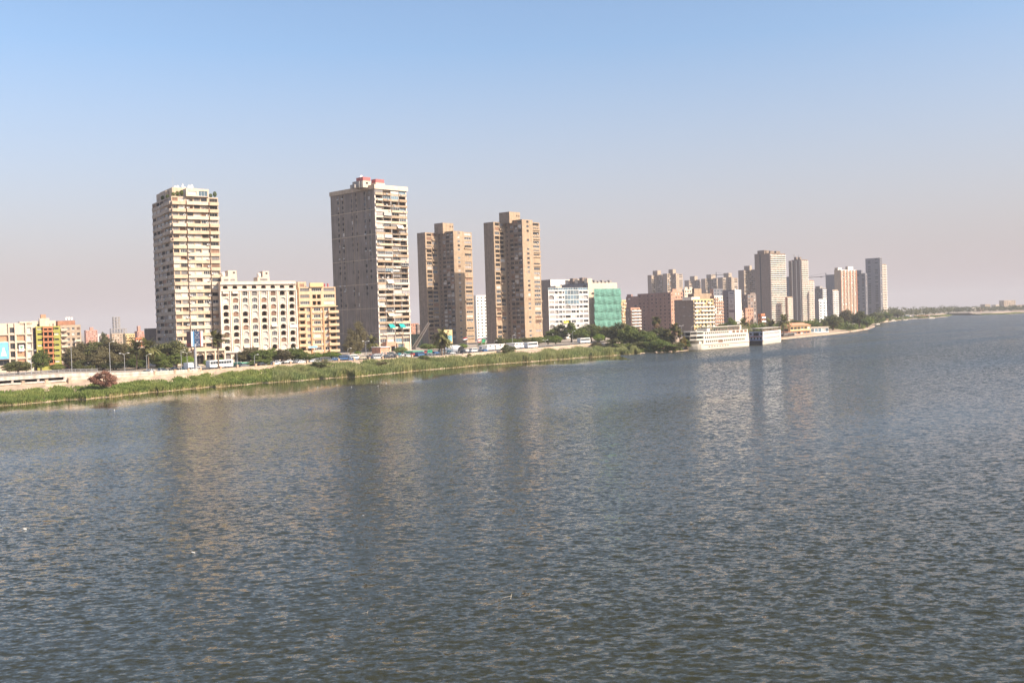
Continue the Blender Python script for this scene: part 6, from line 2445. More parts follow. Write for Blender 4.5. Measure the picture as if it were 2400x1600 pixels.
fly = ob('flyover', None, label='low white road flyover with railing at the left edge', cat='bridge')
xsf = [-250, -150, -60, 30, 90, 152]
for xa, xb in zip(xsf[:-1], xsf[1:]):
    a, c = on_line(xa, 0.0)[0], on_line(xb, 0.0)[0]
    a2, c2 = on_line(xa, 8.0)[0], on_line(xb, 8.0)[0]
    s_ = MB()
    s_.v = [(v.x, v.y, GZ + 1.25) for v in (a, c, c2, a2)] + [(v.x, v.y, GZ + 1.6) for v in (a, c, c2, a2)]
    s_.f = [(0, 3, 2, 1), (4, 5, 6, 7), (0, 1, 5, 4), (1, 2, 6, 5), (2, 3, 7, 6), (3, 0, 4, 7)]
    s_.m = [0] * 6
    ob('deck', s_.mesh('deck', [M_conc]), fly)
    s_ = MB()
    s_.beam(a + Vector((0, 0, 1.75)) - (a2 - a).normalized() * .2, c + Vector((0, 0, 1.75)) - (c2 - c).normalized() * .2, .35, 1.15)
    ob('parapet', s_.mesh('parapet', [M_wwall]), fly)
    s_ = MB()
    s_.beam(a2 + Vector((0, 0, .62)), c2 + Vector((0, 0, .62)), .4, 1.2)
    ob('back_wall', s_.mesh('back_wall', [M_conc]), fly)
    s_ = MB()
    s_.beam(a + Vector((0, 0, .05)) - (a2 - a).normalized() * .9, c + Vector((0, 0, .05)) - (c2 - c).normalized() * .9, 1.2, .5)
    ob('ledge', s_.mesh('ledge', [M_wwall]), fly)
    m_ = a.lerp(c, .97)
    m2_ = a2.lerp(c2, .97)
    s_ = MB()
    s_.beam(m_ + Vector((0, 0, .65)), m2_ + Vector((0, 0, .65)), .7, 1.18)
    ob('pier', s_.mesh('pier', [M_wwall]), fly)
for x in (52, 107, 161):
    p, hd = on_line(x, -1.2)
    ob('post', postm, fly, (p.x, p.y, GZ - .6), hd)
# railing on the flyover
rpts = [on_line(x, 0.2)[0] for x in np.arange(-240, 232, 13)]
rz_ = [GZ + (2.35 if x < 160 else 2.35 - .4 * (x - 160) / 72) for x in np.arange(-240, 232, 13)]
pm2 = MB()
pm2.box(-.05, .05, -.05, .05, 0, 1.25)
rpm = pm2.mesh('railing_post', [M_steel])
for p, z in zip(rpts, rz_):
    ob('railing_post', rpm, fly, (p.x, p.y, z))
for (i, dz) in ((0, .45), (1, .85), (2, 1.22)):
    s_ = MB()
    s_.tube([(p.x, p.y, z + dz) for p, z in zip(rpts, rz_)], .05, 5)
    ob('rail', s_.mesh('rail', [M_steel]), fly)


def lamp_post(px, off, ytop, label, arms=1, D=None, gz=GZ, m=M_steel, arm=1.15):
    p = on_line(px, off)[0] if D is None else Vector((at(px, ytop, D).x, D, gz))
    q = at(px, ytop, p.y)
    h = max(3.0, q.z - gz)
    rt = ob('street_lamp', None, None, (q.x, p.y, gz), 0.5, label, 'street lamp', 'street lamps')
    s_ = MB()
    s_.tube([(0, 0, 0), (0, 0, h * .5), (0, 0, h)], [.12, .09, .06], 8)
    ob('pole', s_.mesh('pole', [m]), rt)
    for k in range(arms):
        sg = 1 if k == 0 else -1
        s_ = MB()
        s_.tube([(0, 0, h - .1), (sg * arm * .5, 0, h + .25), (sg * arm, 0, h + .4)], .055, 6)
        ob('arm', s_.mesh('arm', [m]), rt)
        s_ = MB()
        s_.box(sg * arm - .1 if sg > 0 else -arm - .55, sg * arm + .55 if sg > 0 else -arm + .1, -.16, .16, .3 + h, .46 + h)
        ob('lamp_head', s_.mesh('lamp_head', [M_acw]), rt)
    return rt


for a in [(72, 9, 824, 'tall lamp post before the cream building with the poster'), (166, 9, 803, 'tall lamp post left of the ficus grove'), (256, 9, 803, 'tall lamp post in the middle of the ficus grove'),
          (291, 4, 830, 'white lamp post right of the ficus grove', 2), (343, 11, 832, 'slim lamp post under the right tall palm'), (424, 13, 822, 'plain lamp post left of the double lamp'),
          (438, 12, 827, 'double armed yellowish lamp post below the billboard', 2), (555, 5, 826, 'dark lamp post before the arcaded block left corner'), (596, 5, 833, 'thin green lamp post before the arcaded block'),
          (675, 20, 806, 'tall lamp post before the arcaded block right corner'), (815, 21, 818, 'small lamp post at the foot of the grey tower side'), (857, 20, 801, 'curved double lamp post beside the short date palm', 2),
          (1119, 24, 788, 'lamp post near the flagpoles'), (1158, 5, 800, 'lamp post before the low white sheds'), (1201, 24, 786, 'white lamp post behind the big dark shrub'), (1342, 10, 777, 'lamp post amid the trees below the white arcaded block'),
          (1278, 8, 798, 'short twin headed lamp post on the quay wall', 2)]:
    lamp_post(*a)
for (px, yt, D, lb_, n_) in ((1597, 764, 640, 'left lamp post before the blank brown block', 2), (1620, 766, 650, 'right lamp post before the blank brown block', 1), (1680, 760, 690, 'lamp post above the cruise boat middle', 1),
                             (1695, 758, 700, 'lamp post above the cruise boat stern', 1), (1767, 748, 740, 'left pole of the pair above the second boat', 1), (1775, 747, 745, 'right pole of the pair above the second boat', 1)):
    lamp_post(px, 0, yt, lb_, n_, D=D, gz=2.5)

# ---------------------------------------------------------------- billboard
p, hd = on_line(457, 2.5)
D = p.y
bb = ob('billboard', None, None, (at(457, 812, D).x, D, GZ), 0, 'two sided billboard on a grey pole left of the windblown palm', 'billboard')
zb_, zt_ = at(457, 812, D).z - GZ, at(457, 776, D).z - GZ
sc = D / FPX
s_ = MB()
s_.tube([(0, 0, 0), (0, 0, zb_ + 1)], [.55, .42], 10)
ob('pole', s_.mesh('pole', [M_steel]), bb)
xl, xc, xr = (431 - 457) * sc, (449 - 457) * sc, (475 - 457) * sc
back, front_y = 3.6, -.6


def panel(name, x0, y0, x1, y1, th, m, z0, z1):
    s_ = MB()
    d = Vector((x1 - x0, y1 - y0, 0)).normalized()
    n_ = Vector((-d.y, d.x, 0)) * th
    pts = [(x0, y0), (x1, y1), (x1 + n_.x, y1 + n_.y), (x0 + n_.x, y0 + n_.y)]
    s_.prism(pts, z0, z1)
    return ob(name, s_.mesh(name, [m]), bb)


panel('board', xl, back, xc, front_y, .3, mat('dull red brown poster', (0.20, 0.12, 0.11), var=0.2, scale=1.0), zb_, zt_)
panel('board_band', xl + .02, back - .04, xc - .02, front_y - .04, -.05, mat('red poster band', (0.42, 0.11, 0.08), var=0.1), zb_ + .1, zb_ + 1.3)
panel('board', xc + .05, front_y, xr, front_y + 1.2, .3, mat('night blue poster', (0.05, 0.09, 0.17), var=0.4, scale=1.2), zb_, zt_)
dx, dy = xr - xc, 1.2
for (t0, t1, m) in ((.02, .17, M_purew), (.17, .27, mat('sky blue sign', (0.12, 0.35, 0.62))), (.76, .82, mat('red poster band', (0.42, 0.11, 0.08))), (.82, .99, M_purew)):
    panel('board_stripe', xc + .05 + dx * t0, front_y + dy * t0 - .05, xc + .05 + dx * t1, front_y + dy * t1 - .05, -.03, m, zb_ + .02, zt_ - .02)
inkw = mat('pale poster lines', (0.55, 0.55, 0.58), var=0.1)
for (a0, z0_, a1, z1_) in ((.3, .52, .75, .56), (.32, .9, .7, .6), (.35, .6, .72, .92), (.3, .06, .75, .1), (.34, .4, .7, .12), (.36, .1, .62, .36)):
    s_ = MB()
    hh = zt_ - zb_
    s_.beam((xc + .05 + dx * a0, front_y + dy * a0 - .07, zb_ + hh * z0_), (xc + .05 + dx * a1, front_y + dy * a1 - .07, zb_ + hh * z1_), .06, .1)
    ob('board_print', s_.mesh('board_print', [inkw]), bb)
s_ = MB()
s_.beam((xl, back, zb_ - .2), (xc, front_y, zb_ - .2), .3)
s_.beam((xc, front_y, zb_ - .2), (xr, front_y + 1.2, zb_ - .2), .3)
ob('catwalk', s_.mesh('catwalk', [M_dkmetal]), bb)

# ---------------------------------------------------------------- tents, sheds, signs, flags
p, hd = on_line(1066, 20)
tn = ob('dome_tent', None, None, p, hd, 'white dome tent beside the riverside car park', 'tent')
s_ = MB()
n = 14
w_ = 26 * p.y / FPX / 2 * 1.25
hh = at(1066, 811, p.y).z - GZ
for k in range(n):
    a0, a1 = math.pi * k / n, math.pi * (k + 1) / n
    for (y0, y1, e0, e1) in ((-4, -1.5, .82, 1), (-1.5, 1.5, 1, 1), (1.5, 4, 1, .82)):
        s_.quad((w_ * e0 * math.cos(a0), y0, hh * e0 * math.sin(a0) ** .8 + .5), (w_ * e0 * math.cos(a1), y0, hh * e0 * math.sin(a1) ** .8 + .5), (w_ * e1 * math.cos(a1), y1, hh * e1 * math.sin(a1) ** .8 + .5), (w_ * e1 * math.cos(a0), y1, hh * e1 * math.sin(a0) ** .8 + .5))
ob('canopy', s_.mesh('canopy', [M_purew], True), tn)
for x in (-w_, -w_ * .4, w_ * .4, w_):
    for y in (-3.8, 3.8):
        s_ = MB()
        s_.tube([(x * .85, y, 0), (x * .85, y, .9)], .08, 6)
        ob('leg', s_.mesh('leg', [M_steel]), tn)


def shed(px0, px1, off, ytop, label, m, roofm=None, door=True):
    p, hd = on_line((px0 + px1) / 2, off)
    a, c = on_line(px0, off)[0], on_line(px1, off)[0]
    L_ = (c - a).length
    h = at((px0 + px1) / 2, ytop, p.y).z - GZ
    rt = ob('shed', None, None, p, hd, label, 'shed', None)
    s_ = MB()
    s_.box(-L_ / 2, L_ / 2, 0, 5, 0, h - .3)
    ob('wall', s_.mesh('wall', [m]), rt)
    s_ = MB()
    s_.box(-L_ / 2 - .3, L_ / 2 + .3, -.5, 5.3, h - .29, h)
    ob('roof', s_.mesh('roof', [roofm or m]), rt)
    if door:
        s_ = MB()
        s_.box(-.6, .6, -.06, -.01, .05, 2.1)
        ob('door', s_.mesh('door', [M_shutter]), rt)
        fm, pm = window_meshes(1.4, 1.0, 'glass', 2)
        for x in (-L_ * .3, L_ * .3):
            w2 = ob('window', fm, rt, (x, -.05, 1.2))
            ob('pane', pm, w2)


shed(1143, 1182, 22, 807, 'long low white shed right of the flagpoles', M_purew)
shed(1208, 1233, 20, 803, 'low white shed behind the big dark shrub', M_purew)
shed(566, 581, 16, 849, 'small green container at the roadside before the arcaded block', mat('faded green paint', (0.14, 0.40, 0.27), var=.15), door=False)
shed(968, 992, 22, 822, 'green fenced site cabin below the dark netting', mat('faded green paint', (0.14, 0.40, 0.27)), door=False)
shed(892, 914, 27, 812, 'salmon walled kiosk at the foot of the grey tower', M_salmon, M_purew)
shed(826, 851, 26, 830, 'low white wall kiosk under the short date palm', M_wwall)

p, hd = on_line(1008, 3)
sg_ = ob('road_sign', None, None, (at(1008, 830, p.y).x, p.y, GZ), hd * 0 + .25, 'green road sign board left of the date palms', 'road sign')
zb_, zt_ = at(1008, 827, p.y).z - GZ, at(1008, 819, p.y).z - GZ
w_ = 11.5 * p.y / FPX / 2
s_ = MB()
s_.box(-w_, w_, -.05, .05, zb_, zt_)
ob('board', s_.mesh('board', [M_gsign]), sg_)
s_ = MB()
s_.box(-w_ + .12, w_ - .12, -.06, -.052, zt_ - .2, zt_ - .12)
s_.box(-w_ + .12, w_ - .12, -.06, -.052, zb_ + .12, zb_ + .2)
ob('border_line', s_.mesh('border_line', [M_purew]), sg_, kind='stuff')
for x in (-w_ * .6, w_ * .6):
    s_ = MB()
    s_.tube([(x, .1, 0), (x, .1, zt_)], .07, 6)
    ob('post', s_.mesh('post', [M_steel]), sg_)

for (px, yt, bands, lb_) in ((1096, 790, ((.42, .05, .04), (.8, .8, .78), (.03, .03, .03)), 'flag in red white and black on the left flagpole'), (1129, 793, ((.42, .05, .04), (.75, .75, .72), (.42, .05, .04)), 'red and white flag on the middle flagpole'),
                             (1138, 794, ((.03, .25, .1), (.03, .25, .1), (.03, .25, .1)), 'green flag on the right flagpole')):
    p, hd = on_line(px, 25)
    q = at(px, yt, p.y)
    fl = ob('flagpole', None, None, (q.x, p.y, GZ), .3, lb_, 'flag', 'flags before the tan towers')
    h = q.z - GZ
    s_ = MB()
    s_.tube([(0, 0, 0), (0, 0, h + .3)], [.08, .05], 6)
    ob('pole', s_.mesh('pole', [M_acw]), fl)
    s_ = MB()
    ms_ = [mat('flag cloth %d' % (hash(c) % 9973), c, var=.05) for c in bands]
    for k in range(3):
        for j in range(6):
            x0, x1 = -j * .42, -(j + 1) * .42
            o0, o1 = .2 * math.sin(j * 1.1), .2 * math.sin((j + 1) * 1.1)
            z0_, z1_ = h - k * .55 - j * .06, h - k * .55 - (j + 1) * .06
            s_.quad((x0, o0, z0_ - .55), (x1, o1, z1_ - .55), (x1, o1, z1_), (x0, o0, z0_), k)
    ob('flag_cloth', s_.mesh('flag_cloth', ms_), fl)

# concrete pipe mouth in the reeds
g_ = G(1018, 839, 3.4)
s_ = MB()
n = 12
for k in range(n):
    a0, a1 = math.pi * k / n, math.pi * (k + 1) / n
    for (ra, rb, y0, y1) in ((3.0, 3.0, 0, 3), (2.5, 2.5, 0, 3), (2.5, 3.0, 0, 0)):
        s_.quad((ra * math.cos(a0), y0, ra * math.sin(a0) * .62), (rb * math.cos(a0) if ra != rb else ra * math.cos(a0), y1, (rb if ra != rb else ra) * math.sin(a0) * .62), ((rb if ra != rb else ra) * math.cos(a1), y1, (rb if ra != rb else ra) * math.sin(a1) * .62), (ra * math.cos(a1), y0, ra * math.sin(a1) * .62))
ob('drain_mouth', s_.mesh('drain_mouth', [M_dkconc]), None, (g_.x, g_.y, 2.6), .3, 'dark half round drain mouth in the reeds left of the date palms', 'drain')

# ---------------------------------------------------------------- boats
M_boatw = mat('boat white paint', (0.70, 0.635, 0.53), rough=0.4, var=.06, streak=.08)
M_boatd = mat('boat dark hull', (0.02, 0.022, 0.03), rough=.4, var=.1)
M_boatr = mat('boat red trim', (0.40, 0.10, 0.07), rough=.5, var=.05)
M_boatb = mat('boat blue trim', (0.10, 0.18, 0.38), rough=.5, var=.05)


def hull(b, L, Wd, z1, m, bow=9.0, rake=2.5, stern=1.0):
    """plan outline tapering to the bow at x = -bow"""
    s_ = MB()

    def outline(z, e, bx):
        o = [(bx, Wd / 2)]
        for t in (.25, .5, .75, 1):
            o.append((bx * (1 - t) + 0 * t, Wd / 2 - (Wd / 2 + e) * math.sin(t * math.pi / 2)))
        o += [(L * .5, -e), (L, -e * .5), (L + stern, 1.0), (L + stern, Wd - 1), (L, Wd + e * .5), (L * .5, Wd + e)]
        for t in (1, .75, .5, .25):
            o.append((bx * (1 - t), Wd / 2 + (Wd / 2 + e) * math.sin(t * math.pi / 2)))
        return [(x, y, z) for x, y in o]
    rings = [outline(-.4, -.5, -bow + rake), outline(.6, -.15, -bow + rake * .7), outline(z1 * .6, 0, -bow + rake * .3), outline(z1, .12, -bow)]
    n = len(rings[0])
    for r_ in rings:
        s_.v += r_
    for k in range(len(rings) - 1):
        for j in range(n):
            s_.f.append((k * n + j, k * n + (j + 1) % n, (k + 1) * n + (j + 1) % n, (k + 1) * n + j))
            s_.m.append(0)
    s_.f.append(tuple((len(rings) - 1) * n + j for j in range(n)))
    s_.m.append(0)
    return ob('hull', s_.mesh('hull', [m]), b.root)


def heading(pa, pb):
    d = pb - pa
    return math.degrees(math.atan2(d.x, d.y))


pa, pb = G(1650, 819.5, 0), G(1756, 810.5, 0)
az_ = heading(pa, pb)
b = Bld('cruise_boat', 'large white river cruise boat moored by the promontory', (1650, 819.5), pa.y, az_, z0=0, cat='boat')
L_ = (pb - pa).length
Wd = 12.0
hull(b, L_, Wd, 3.4, M_boatw, 8.5, 2.6)
HT = b.z(1650, 777)
z1, z2, z3, z4 = 2.9, 5.3, 7.8, max(10.0, HT - .3)
ops1 = [(2.5 + i * 2.35, 4.05 + i * 2.35, z1 + .9, z1 + 2.05, .15, 0, 'dark', 1) for i in range(int((L_ - 6) / 2.35)) if i not in (6, 7, 8)]
ops1 += [(2.5 + 6 * 2.35, 2.5 + 8.5 * 2.35, z1 + .2, z1 + 2.0, .6, 0, 'wood', 3)]
ops2 = [(1.5 + i * 2.35, 3.05 + i * 2.35, z2 + .8, z2 + 1.9, .15, 0, 'dark', 1) for i in range(int((L_ - 4) / 2.35))]
ops3 = [(1.5 + i * 2.35, 3.05 + i * 2.35, z3 + .7, z3 + 1.8, .15, 0, 'dark', 1) for i in range(int(L_ * .55 / 2.35))]
ops3 += [(L_ * (.62 + .09 * i), L_ * (.685 + .09 * i), z3 + .5, z3 + 1.9, .25, 0, 'wood', 2) for i in range(4)]
b.mass(0, L_, .15, Wd - .15, z1, z2, M_boatw, ops1, [], name='deck_wall', par=.1)
b.mass(0, L_ - .5, .1, Wd - .1, z2 + .01, z3, M_boatw, ops2, [], name='deck_wall', par=.1)
b.mass(0, L_ - 1, .05, Wd - .05, z3 + .01, z4, M_boatw, ops3, [], name='deck_wall', par=.3)
# open bow galleries
for (za_, zb_) in ((z2, z3), (z3, z4)):
    pts = [(-7.6 if za_ == z2 else -7.0, Wd / 2)]
    bx = pts[0][0]
    poly = [(bx, Wd * .36), (bx * .7, Wd * .12), (-.02, 0.05), (-.02, Wd - .05), (bx * .7, Wd * .88), (bx, Wd * .64)]
    s_ = MB()
    s_.prism(poly, zb_ - .35, zb_ + (.06 if za_ == z2 else .3))
    ob('gallery_roof', s_.mesh('gallery_roof', [M_boatw]), b.root)
    s_ = MB()
    s_.prism(poly, za_ - .05, za_ + .18)
    ob('gallery_floor', s_.mesh('gallery_floor', [M_boatw]), b.root)
    s_ = MB()
    for (xa, ya), (xb, yb) in zip(poly[:-1], poly[1:]):
        if xa == xb == -.02:
            continue
        s_.beam((xa, ya, za_ + .55), (xb, yb, za_ + .55), .08, .75)
    ob('gallery_parapet', s_.mesh('gallery_parapet', [M_boatw]), b.root)
    s_ = MB()
    s_.prism([(x * .62, Wd / 2 + (y - Wd / 2) * .8) for x, y in poly], za_ + .18, zb_ - .35)
    ob('gallery_shade', s_.mesh('gallery_shade', [M_dark]), b.root)  # dark block painted in as the shade inside the open gallery
    for (x, y) in poly[:3] + poly[4:]:
        s_ = MB()
        s_.tube([(x * .98, y, za_ + .18), (x * .98, y, zb_ - .35)], .09, 6)
        ob('gallery_post', s_.mesh('gallery_post', [M_boatw]), b.root)
s_ = MB()
s_.box(-6.5, 2, 1.0, Wd - 1.0, 2.9, z2 - .05)
b.box('bow_block', -3.2, -.02, 1.2, Wd - 1.2, 3.3, z2 - .06, M_boatw)
b.box('trim_stripe', -.2, L_, -.14, .12, 2.35, 2.62, M_boatr)
for i in range(8):
    fm, pm = window_meshes(.9, .7, 'dglass', 1)
    w2 = b.place('porthole', fm, 'f', 6 + i * 3.1, 1.2, .08)
    ob('pane', pm, w2)
# sun deck awning
s_ = MB()
s_.box(L_ * .25, L_ * .86, 1, Wd - 1, z4 + 2.0, z4 + 2.2)
b.part('sun_awning', s_, [M_cloth])
for i in range(13):
    for y in (1.2, Wd - 1.2):
        s_ = MB()
        x = L_ * (.25 + .61 * i / 12)
        s_.tube([(x, y, z4 - .3), (x, y, z4 + 2.0)], .07, 6)
        b.part('awning_post', s_, [M_boatw])
b.mass(L_ * .86, L_ * .9, 2, Wd - 2, z4 - .2, z4 + 2.6, M_boatw, name='funnel_wall', par=.2)
b.mass(L_ * .17, L_ * .24, 3, Wd - 3, z4 - .2, z4 + 1.6, M_boatw, name='wheelhouse_wall', par=.1)
for i in range(14):
    b.box('lounge_block', L_ * (.3 + .04 * i), L_ * (.3 + .04 * i) + 1.0, 1.6, 2.6, z4 - .25, z4 + .8, M_wood if i % 2 else M_dkmetal)
s_ = MB()
s_.tube([(-6.5, .8, z4 + 1.0), (0, .2, z4 + 1.0), (L_ * .98, .2, z4 + 1.0)], .05, 5)
b.part('rail', s_, [M_boatw])
b.done()

pa, pb = G(1790, 807.5, 0), G(1831, 801.5, 0)
az_ = heading(pa, pb)
b = Bld('restaurant_boat', 'smaller white boat with black bow moored behind the cruise boat', (1790, 807.5), pa.y, az_, z0=0, cat='boat')
L_ = (pb - pa).length
Wd = b.v(1757)
hull(b, L_, Wd, 2.6, M_boatw, 2.2, .8, .3)
b.box('bow_hull', -2.4, -.3, .5, Wd - .5, -.3, 2.5, M_boatd)
HT = b.z(1790, 769)
z1, z2, z3 = 2.6, 5.2, 7.9
o1 = [(1 + i * 2.3, 2.35 + i * 2.3, z1 + .5, z1 + 2.0, .3, 0, 'dark', 1) for i in range(int((L_ - 2) / 2.3))]
o2 = [(1 + i * 2.3, 2.35 + i * 2.3, z2 + .6, z2 + 2.1, .3, 0, 'dark', 1) for i in range(int((L_ - 2) / 2.3))]
lo = [(Wd * (.1 + .22 * i), Wd * (.22 + .22 * i), z1 + .6, z1 + 1.9, .3, 0, 'dark', 1) for i in range(4)]
l2 = [(Wd * .06, Wd * .2, z2 + .7, z2 + 2.0, .3, 0, 'dark', 1), (Wd * .8, Wd * .94, z2 + .7, z2 + 2.0, .3, 0, 'dark', 1), (Wd * .3, Wd * .7, z2 + .2, z2 + 2.1, 1.5, 0, 'dark', 3)]
M_boatg = mat('boat blue grey front', (0.30, 0.33, 0.40), rough=.5, var=.1)
b.mass(-1.6, L_, .1, Wd - .1, z1 + .01, z2, M_purew, o1, lo, mleft=M_boatg, name='deck_wall', par=.1)
b.mass(-1.2, L_ - .3, .05, Wd - .05, z2 + .01, z3, M_purew, o2, l2, mleft=M_boatg, name='deck_wall', par=.3)
b.box('trim_stripe', -1.7, L_ * .99, -.06, .09, z1 - .3, z1, M_boatr)
b.box('trim_stripe', -1.8, -1.62, .2, Wd - .2, z2 - .4, z2 - .05, M_boatr)
b.box('trim_stripe', -1.75, -1.61, .2, Wd - .2, z1 + .05, z1 + .5, M_boatb)
s_ = MB()
s_.box(-.5, L_, .1, Wd - .1, HT - .25, HT)
b.part('sun_awning', s_, [M_wwall])
for i in range(14):
    for y in (.3, Wd - .3):
        s_ = MB()
        x = -.3 + (L_ - .2) * i / 13
        s_.tube([(x, y, z3 - .3), (x, y, HT - .25)], .1, 6)
        b.part('awning_post', s_, [M_boatw])
for i in range(10):
    b.box('lounge_block', L_ * (.05 + .09 * i), L_ * (.05 + .09 * i) + 1.1, .8, 1.8, z3 - .28, z3 + .9, M_wood)
b.done()

for (px, py, ln, lb_) in ((2052, 761, 9, 'small white motor boat moored at the tip of the bend'), (2090, 753, 11, 'small covered boat moored left of the feluccas'), (2178, 746.5, 16, 'low white boat at the far end of the moorings')):
    g_ = G(px, py, 0)
    b = Bld('motor_boat', lb_, (px, py), g_.y, 55, z0=0, cat='boat', group='small moored boats')
    hull(b, ln, 3.2, 1.2, M_boatw, 3, .8, .2)
    b.box('cabin', ln * .2, ln * .7, .5, 2.7, 1.2, 2.6, M_boatw)
    b.box('cabin_glass', ln * .22, ln * .68, .46, .49, 1.7, 2.3, M_glass)
    b.box('cabin_roof', ln * .12, ln * .8, .3, 2.9, 2.62, 2.75, M_boatw)
    b.done()
for (px, py, yt, lb_) in ((2118, 750.5, 725, 'felucca with a bare tall mast, left of the two'), (2141, 747.5, 723, 'felucca with a bare tall mast, right of the two')):
    g_ = G(px, py, 0)
    b = Bld('felucca', lb_, (px, py), g_.y, 60, z0=0, cat='boat', group='moored feluccas')
    hull(b, 9, 3.6, 1.3, M_boatw, 3, .8, .2)
    h = b.z(px, yt)
    s_ = MB()
    s_.tube([(1, 1.8, .6), (1, 1.8, h)], [.3, .12], 6)
    b.part('mast', s_, [M_wwall])
    s_ = MB()
    s_.tube([(-2, 1.8, 2.5), (6, 1.8, h * .8)], [.1, .16], 6)
    b.part('yard', s_, [M_wwall])
    b.done()

# ---------------------------------------------------------------- low houses on the right shore
def low_house(label, c, D, az, xl, xr, m, roofm, pitched, ncf, z0=1.6, L=None, name='restaurant', cols=('glass', 'curtain', 'dark', 'blue')):
    b = Bld(name, label, c, D, az, z0=z0)
    W = b.u(xr)
    L = L or 9
    H = b.h
    r = random.Random(int(c[0]))
    nf = max(1, int(H / 3.0))
    fh = H / nf
    front = []
    for k in range(nf):
        for i in range(ncf):
            a = W * i / ncf
            front.append((a + .3, a + W / ncf - .3, k * fh + .6, k * fh + fh * .85, .5, 0, r.choice(cols), 3))
    b.mass(0, W, 0, L, 0, H, m, front, [(L * .2, L * .8, .6, H * .7, .4, 0, 'dark', 2)])
    if pitched:
        s_ = MB()
        e = .7
        s_.quad((-e, -e, H + .02), (W + e, -e, H + .02), (W * .85, L / 2, H + 2.2), (W * .15, L / 2, H + 2.2))
        s_.quad((-e, L + e, H + .02), (W + e, L + e, H + .02), (W * .85, L / 2, H + 2.2), (W * .15, L / 2, H + 2.2))
        s_.poly([(-e, -e, H + .02), (-e, L + e, H + .02), (W * .15, L / 2, H + 2.2)])
        s_.poly([(W + e, -e, H + .02), (W + e, L + e, H + .02), (W * .85, L / 2, H + 2.2)])
        b.part('roof', s_, [roofm])
    else:
        b.box('roof', -.5, W + .5, -.8, L + .3, H + .01, H + .3, roofm)
    b.done()
    return b


low_house('orange tiled restaurant on the quay right of the second boat', (1852, 764), 800, 45, 1845, 1900, M_yellow2, M_tile, True, 6)
low_house('lower terrace of the orange tiled restaurant', (1846, 778), 790, 45, 1842, 1898, M_salmon, M_tile, False, 7)
low_house('blue and white glazed pavilion right of the orange restaurant', (1900, 768), 835, 45, 1896, 1942, M_purew, M_cream2, False, 5, cols=('blue', 'blue', 'curtain'))
low_house('small white flat roofed house among trees on the bend', (1976, 752), 1010, 45, 1972, 2004, M_white, M_purew, False, 4)
low_house('small tan boathouse beyond the bend', (2062, 749), 1370, 50, 2058, 2082, M_yellow2, M_tile, False, 3)
low_house('dark walled quay shed at the second boat stern', (1835, 783), 755, 45, 1832, 1862, M_dkconc, M_conc, False, 2)
low_house('cream hut above the moored feluccas', (2096, 741), 1700, 50, 2092, 2108, M_cream2, M_tile, False, 2)
low_house('long pale shed behind the feluccas', (2122, 738), 1780, 55, 2118, 2142, M_greywall, M_white, False, 4)
low_house('row of reddish huts behind the far moorings', (2150, 740), 1850, 55, 2146, 2180, M_salmon, M_tile, False, 6)
low_house('white huts near the end of the moorings', (2192, 738), 1960, 60, 2188, 2206, M_white, M_cream2, False, 3)
low_house('pale long building on the far bank at the right edge', (2372, 727), 2330, 80, 2366, 2400, M_archtrim, M_yellow2, False, 6)

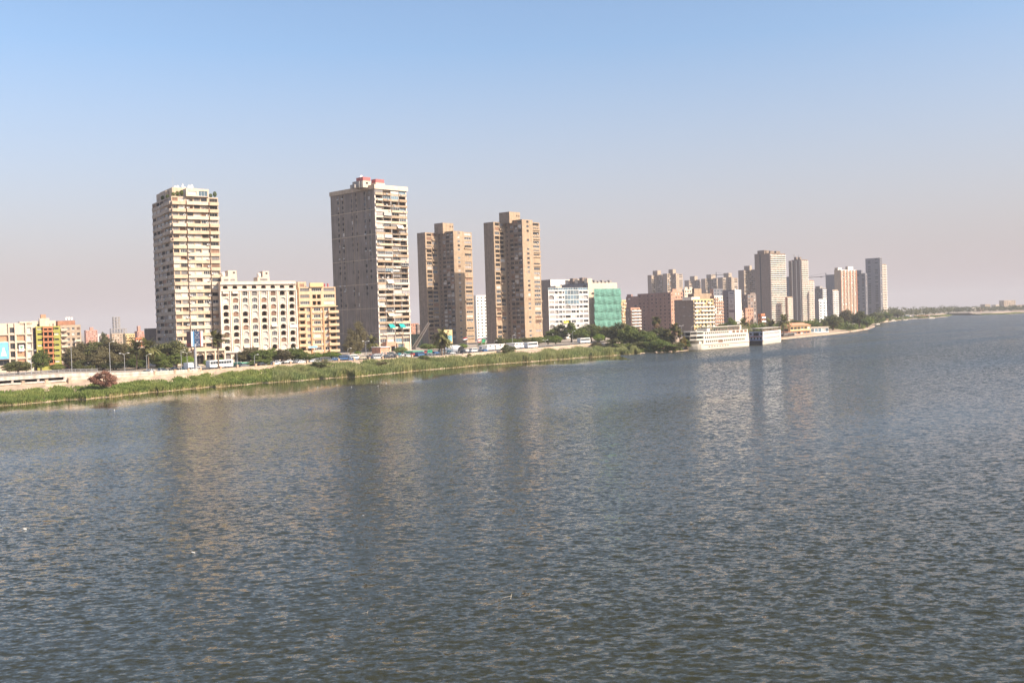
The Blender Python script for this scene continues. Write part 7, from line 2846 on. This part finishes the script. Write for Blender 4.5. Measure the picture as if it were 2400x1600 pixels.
# rocks at the promontory waterline
rk = random.Random(4)
for i, (px, py, s0) in enumerate([(1545, 826, 1.5), (1555, 825, 1.7), (1538, 827, .9), (1571, 825, 1.0)]):
    g_ = G(px, py, 0)
    s_ = MB()
    n, m = 7, 5
    for a in range(m + 1):
        for c in range(n):
            ph, th = math.pi * a / m, 6.2832 * c / n
            rr_ = s0 * rk.uniform(.8, 1.15)
            s_.v.append((rr_ * math.sin(ph) * math.cos(th) * 1.3, rr_ * math.sin(ph) * math.sin(th), rr_ * math.cos(ph) * .7))
    for a in range(m):
        for c in range(n):
            s_.f.append((a * n + c, a * n + (c + 1) % n, (a + 1) * n + (c + 1) % n, (a + 1) * n + c))
            s_.m.append(0)
    ob('boulder', s_.mesh('boulder', [M_stone]), None, (g_.x, g_.y, .2), i, ['left of the two big pale boulders at the promontory waterline', 'right of the two big pale boulders at the promontory waterline', 'small boulder left of the big pale ones', 'small boulder right of the big pale ones'][i], 'rock', 'boulders at the promontory')

# floating things on the river
fb = MB()
fb.lathe([(0, 0), (.05, .0), (.06, .06), (.06, .3), (.025, .38), (.025, .44), (0, .44)], 8)
bm_ = fb.mesh('floating_bottle', [M_acw])
fl_ = [(642, 1172, 'white floating bottle in mid river, left of two'), (849, 1209, 'white floating bottle below the grey tower reflection'), (457, 1296, 'white floating bottle near the lower left of the river'), (62, 1240, 'white floating bottle far left on the river')]
for (px, py, lb_) in fl_:
    g_ = G(px, py, 0)
    o = ob('floating_bottle', bm_, None, (g_.x, g_.y, .05), 0, lb_, 'bottle', 'litter floating on the river', scale=0.8)
    o.rotation_euler = (1.35, 0, px)
for (px, py, lb_, s0) in ((860, 1437, 'thin pale stick floating upright in the near water', 1.0), (1196, 1401, 'forked twig floating in the near water', 1.6)):
    g_ = G(px, py, 0)
    s_ = MB()
    s_.tube([(0, 0, -.1), (.1, 0, .2), (.16, 0, .42)], [.03, .025, .012], 5)
    s_.tube([(.1, 0, .2), (-.25, .05, .12), (-.7, .1, .03)], [.025, .02, .012], 5)
    ob('floating_twig', s_.mesh('floating_twig', [M_cloth]), None, (g_.x, g_.y, 0), 0, lb_, 'twig', 'litter floating on the river', scale=s0 * .5)
eg = MB()
eg.lathe([(0, 0), (.14, .08), (.17, .2), (.1, .36), (.05, .4), (.035, .55), (.06, .62), (.04, .7), (0, .72)], 8)
eg.tube([(.05, 0, .64), (.17, 0, .62)], [.02, .004], 5)
egm = eg.mesh('egret', [M_acw])
for i, (px, py) in enumerate([(115, 938), (268, 962), (745, 908), (790, 903), (824, 908), (870, 894), (886, 905), (905, 899), (1080, 877), (1235, 858), (1300, 850)]):
    g_ = G(px, py, 0)
    ob('egret', egm, None, (g_.x, g_.y, -.05), px, 'small white egret resting on the calm water by the bank', 'bird', 'egrets on the calm water', scale=0.7)
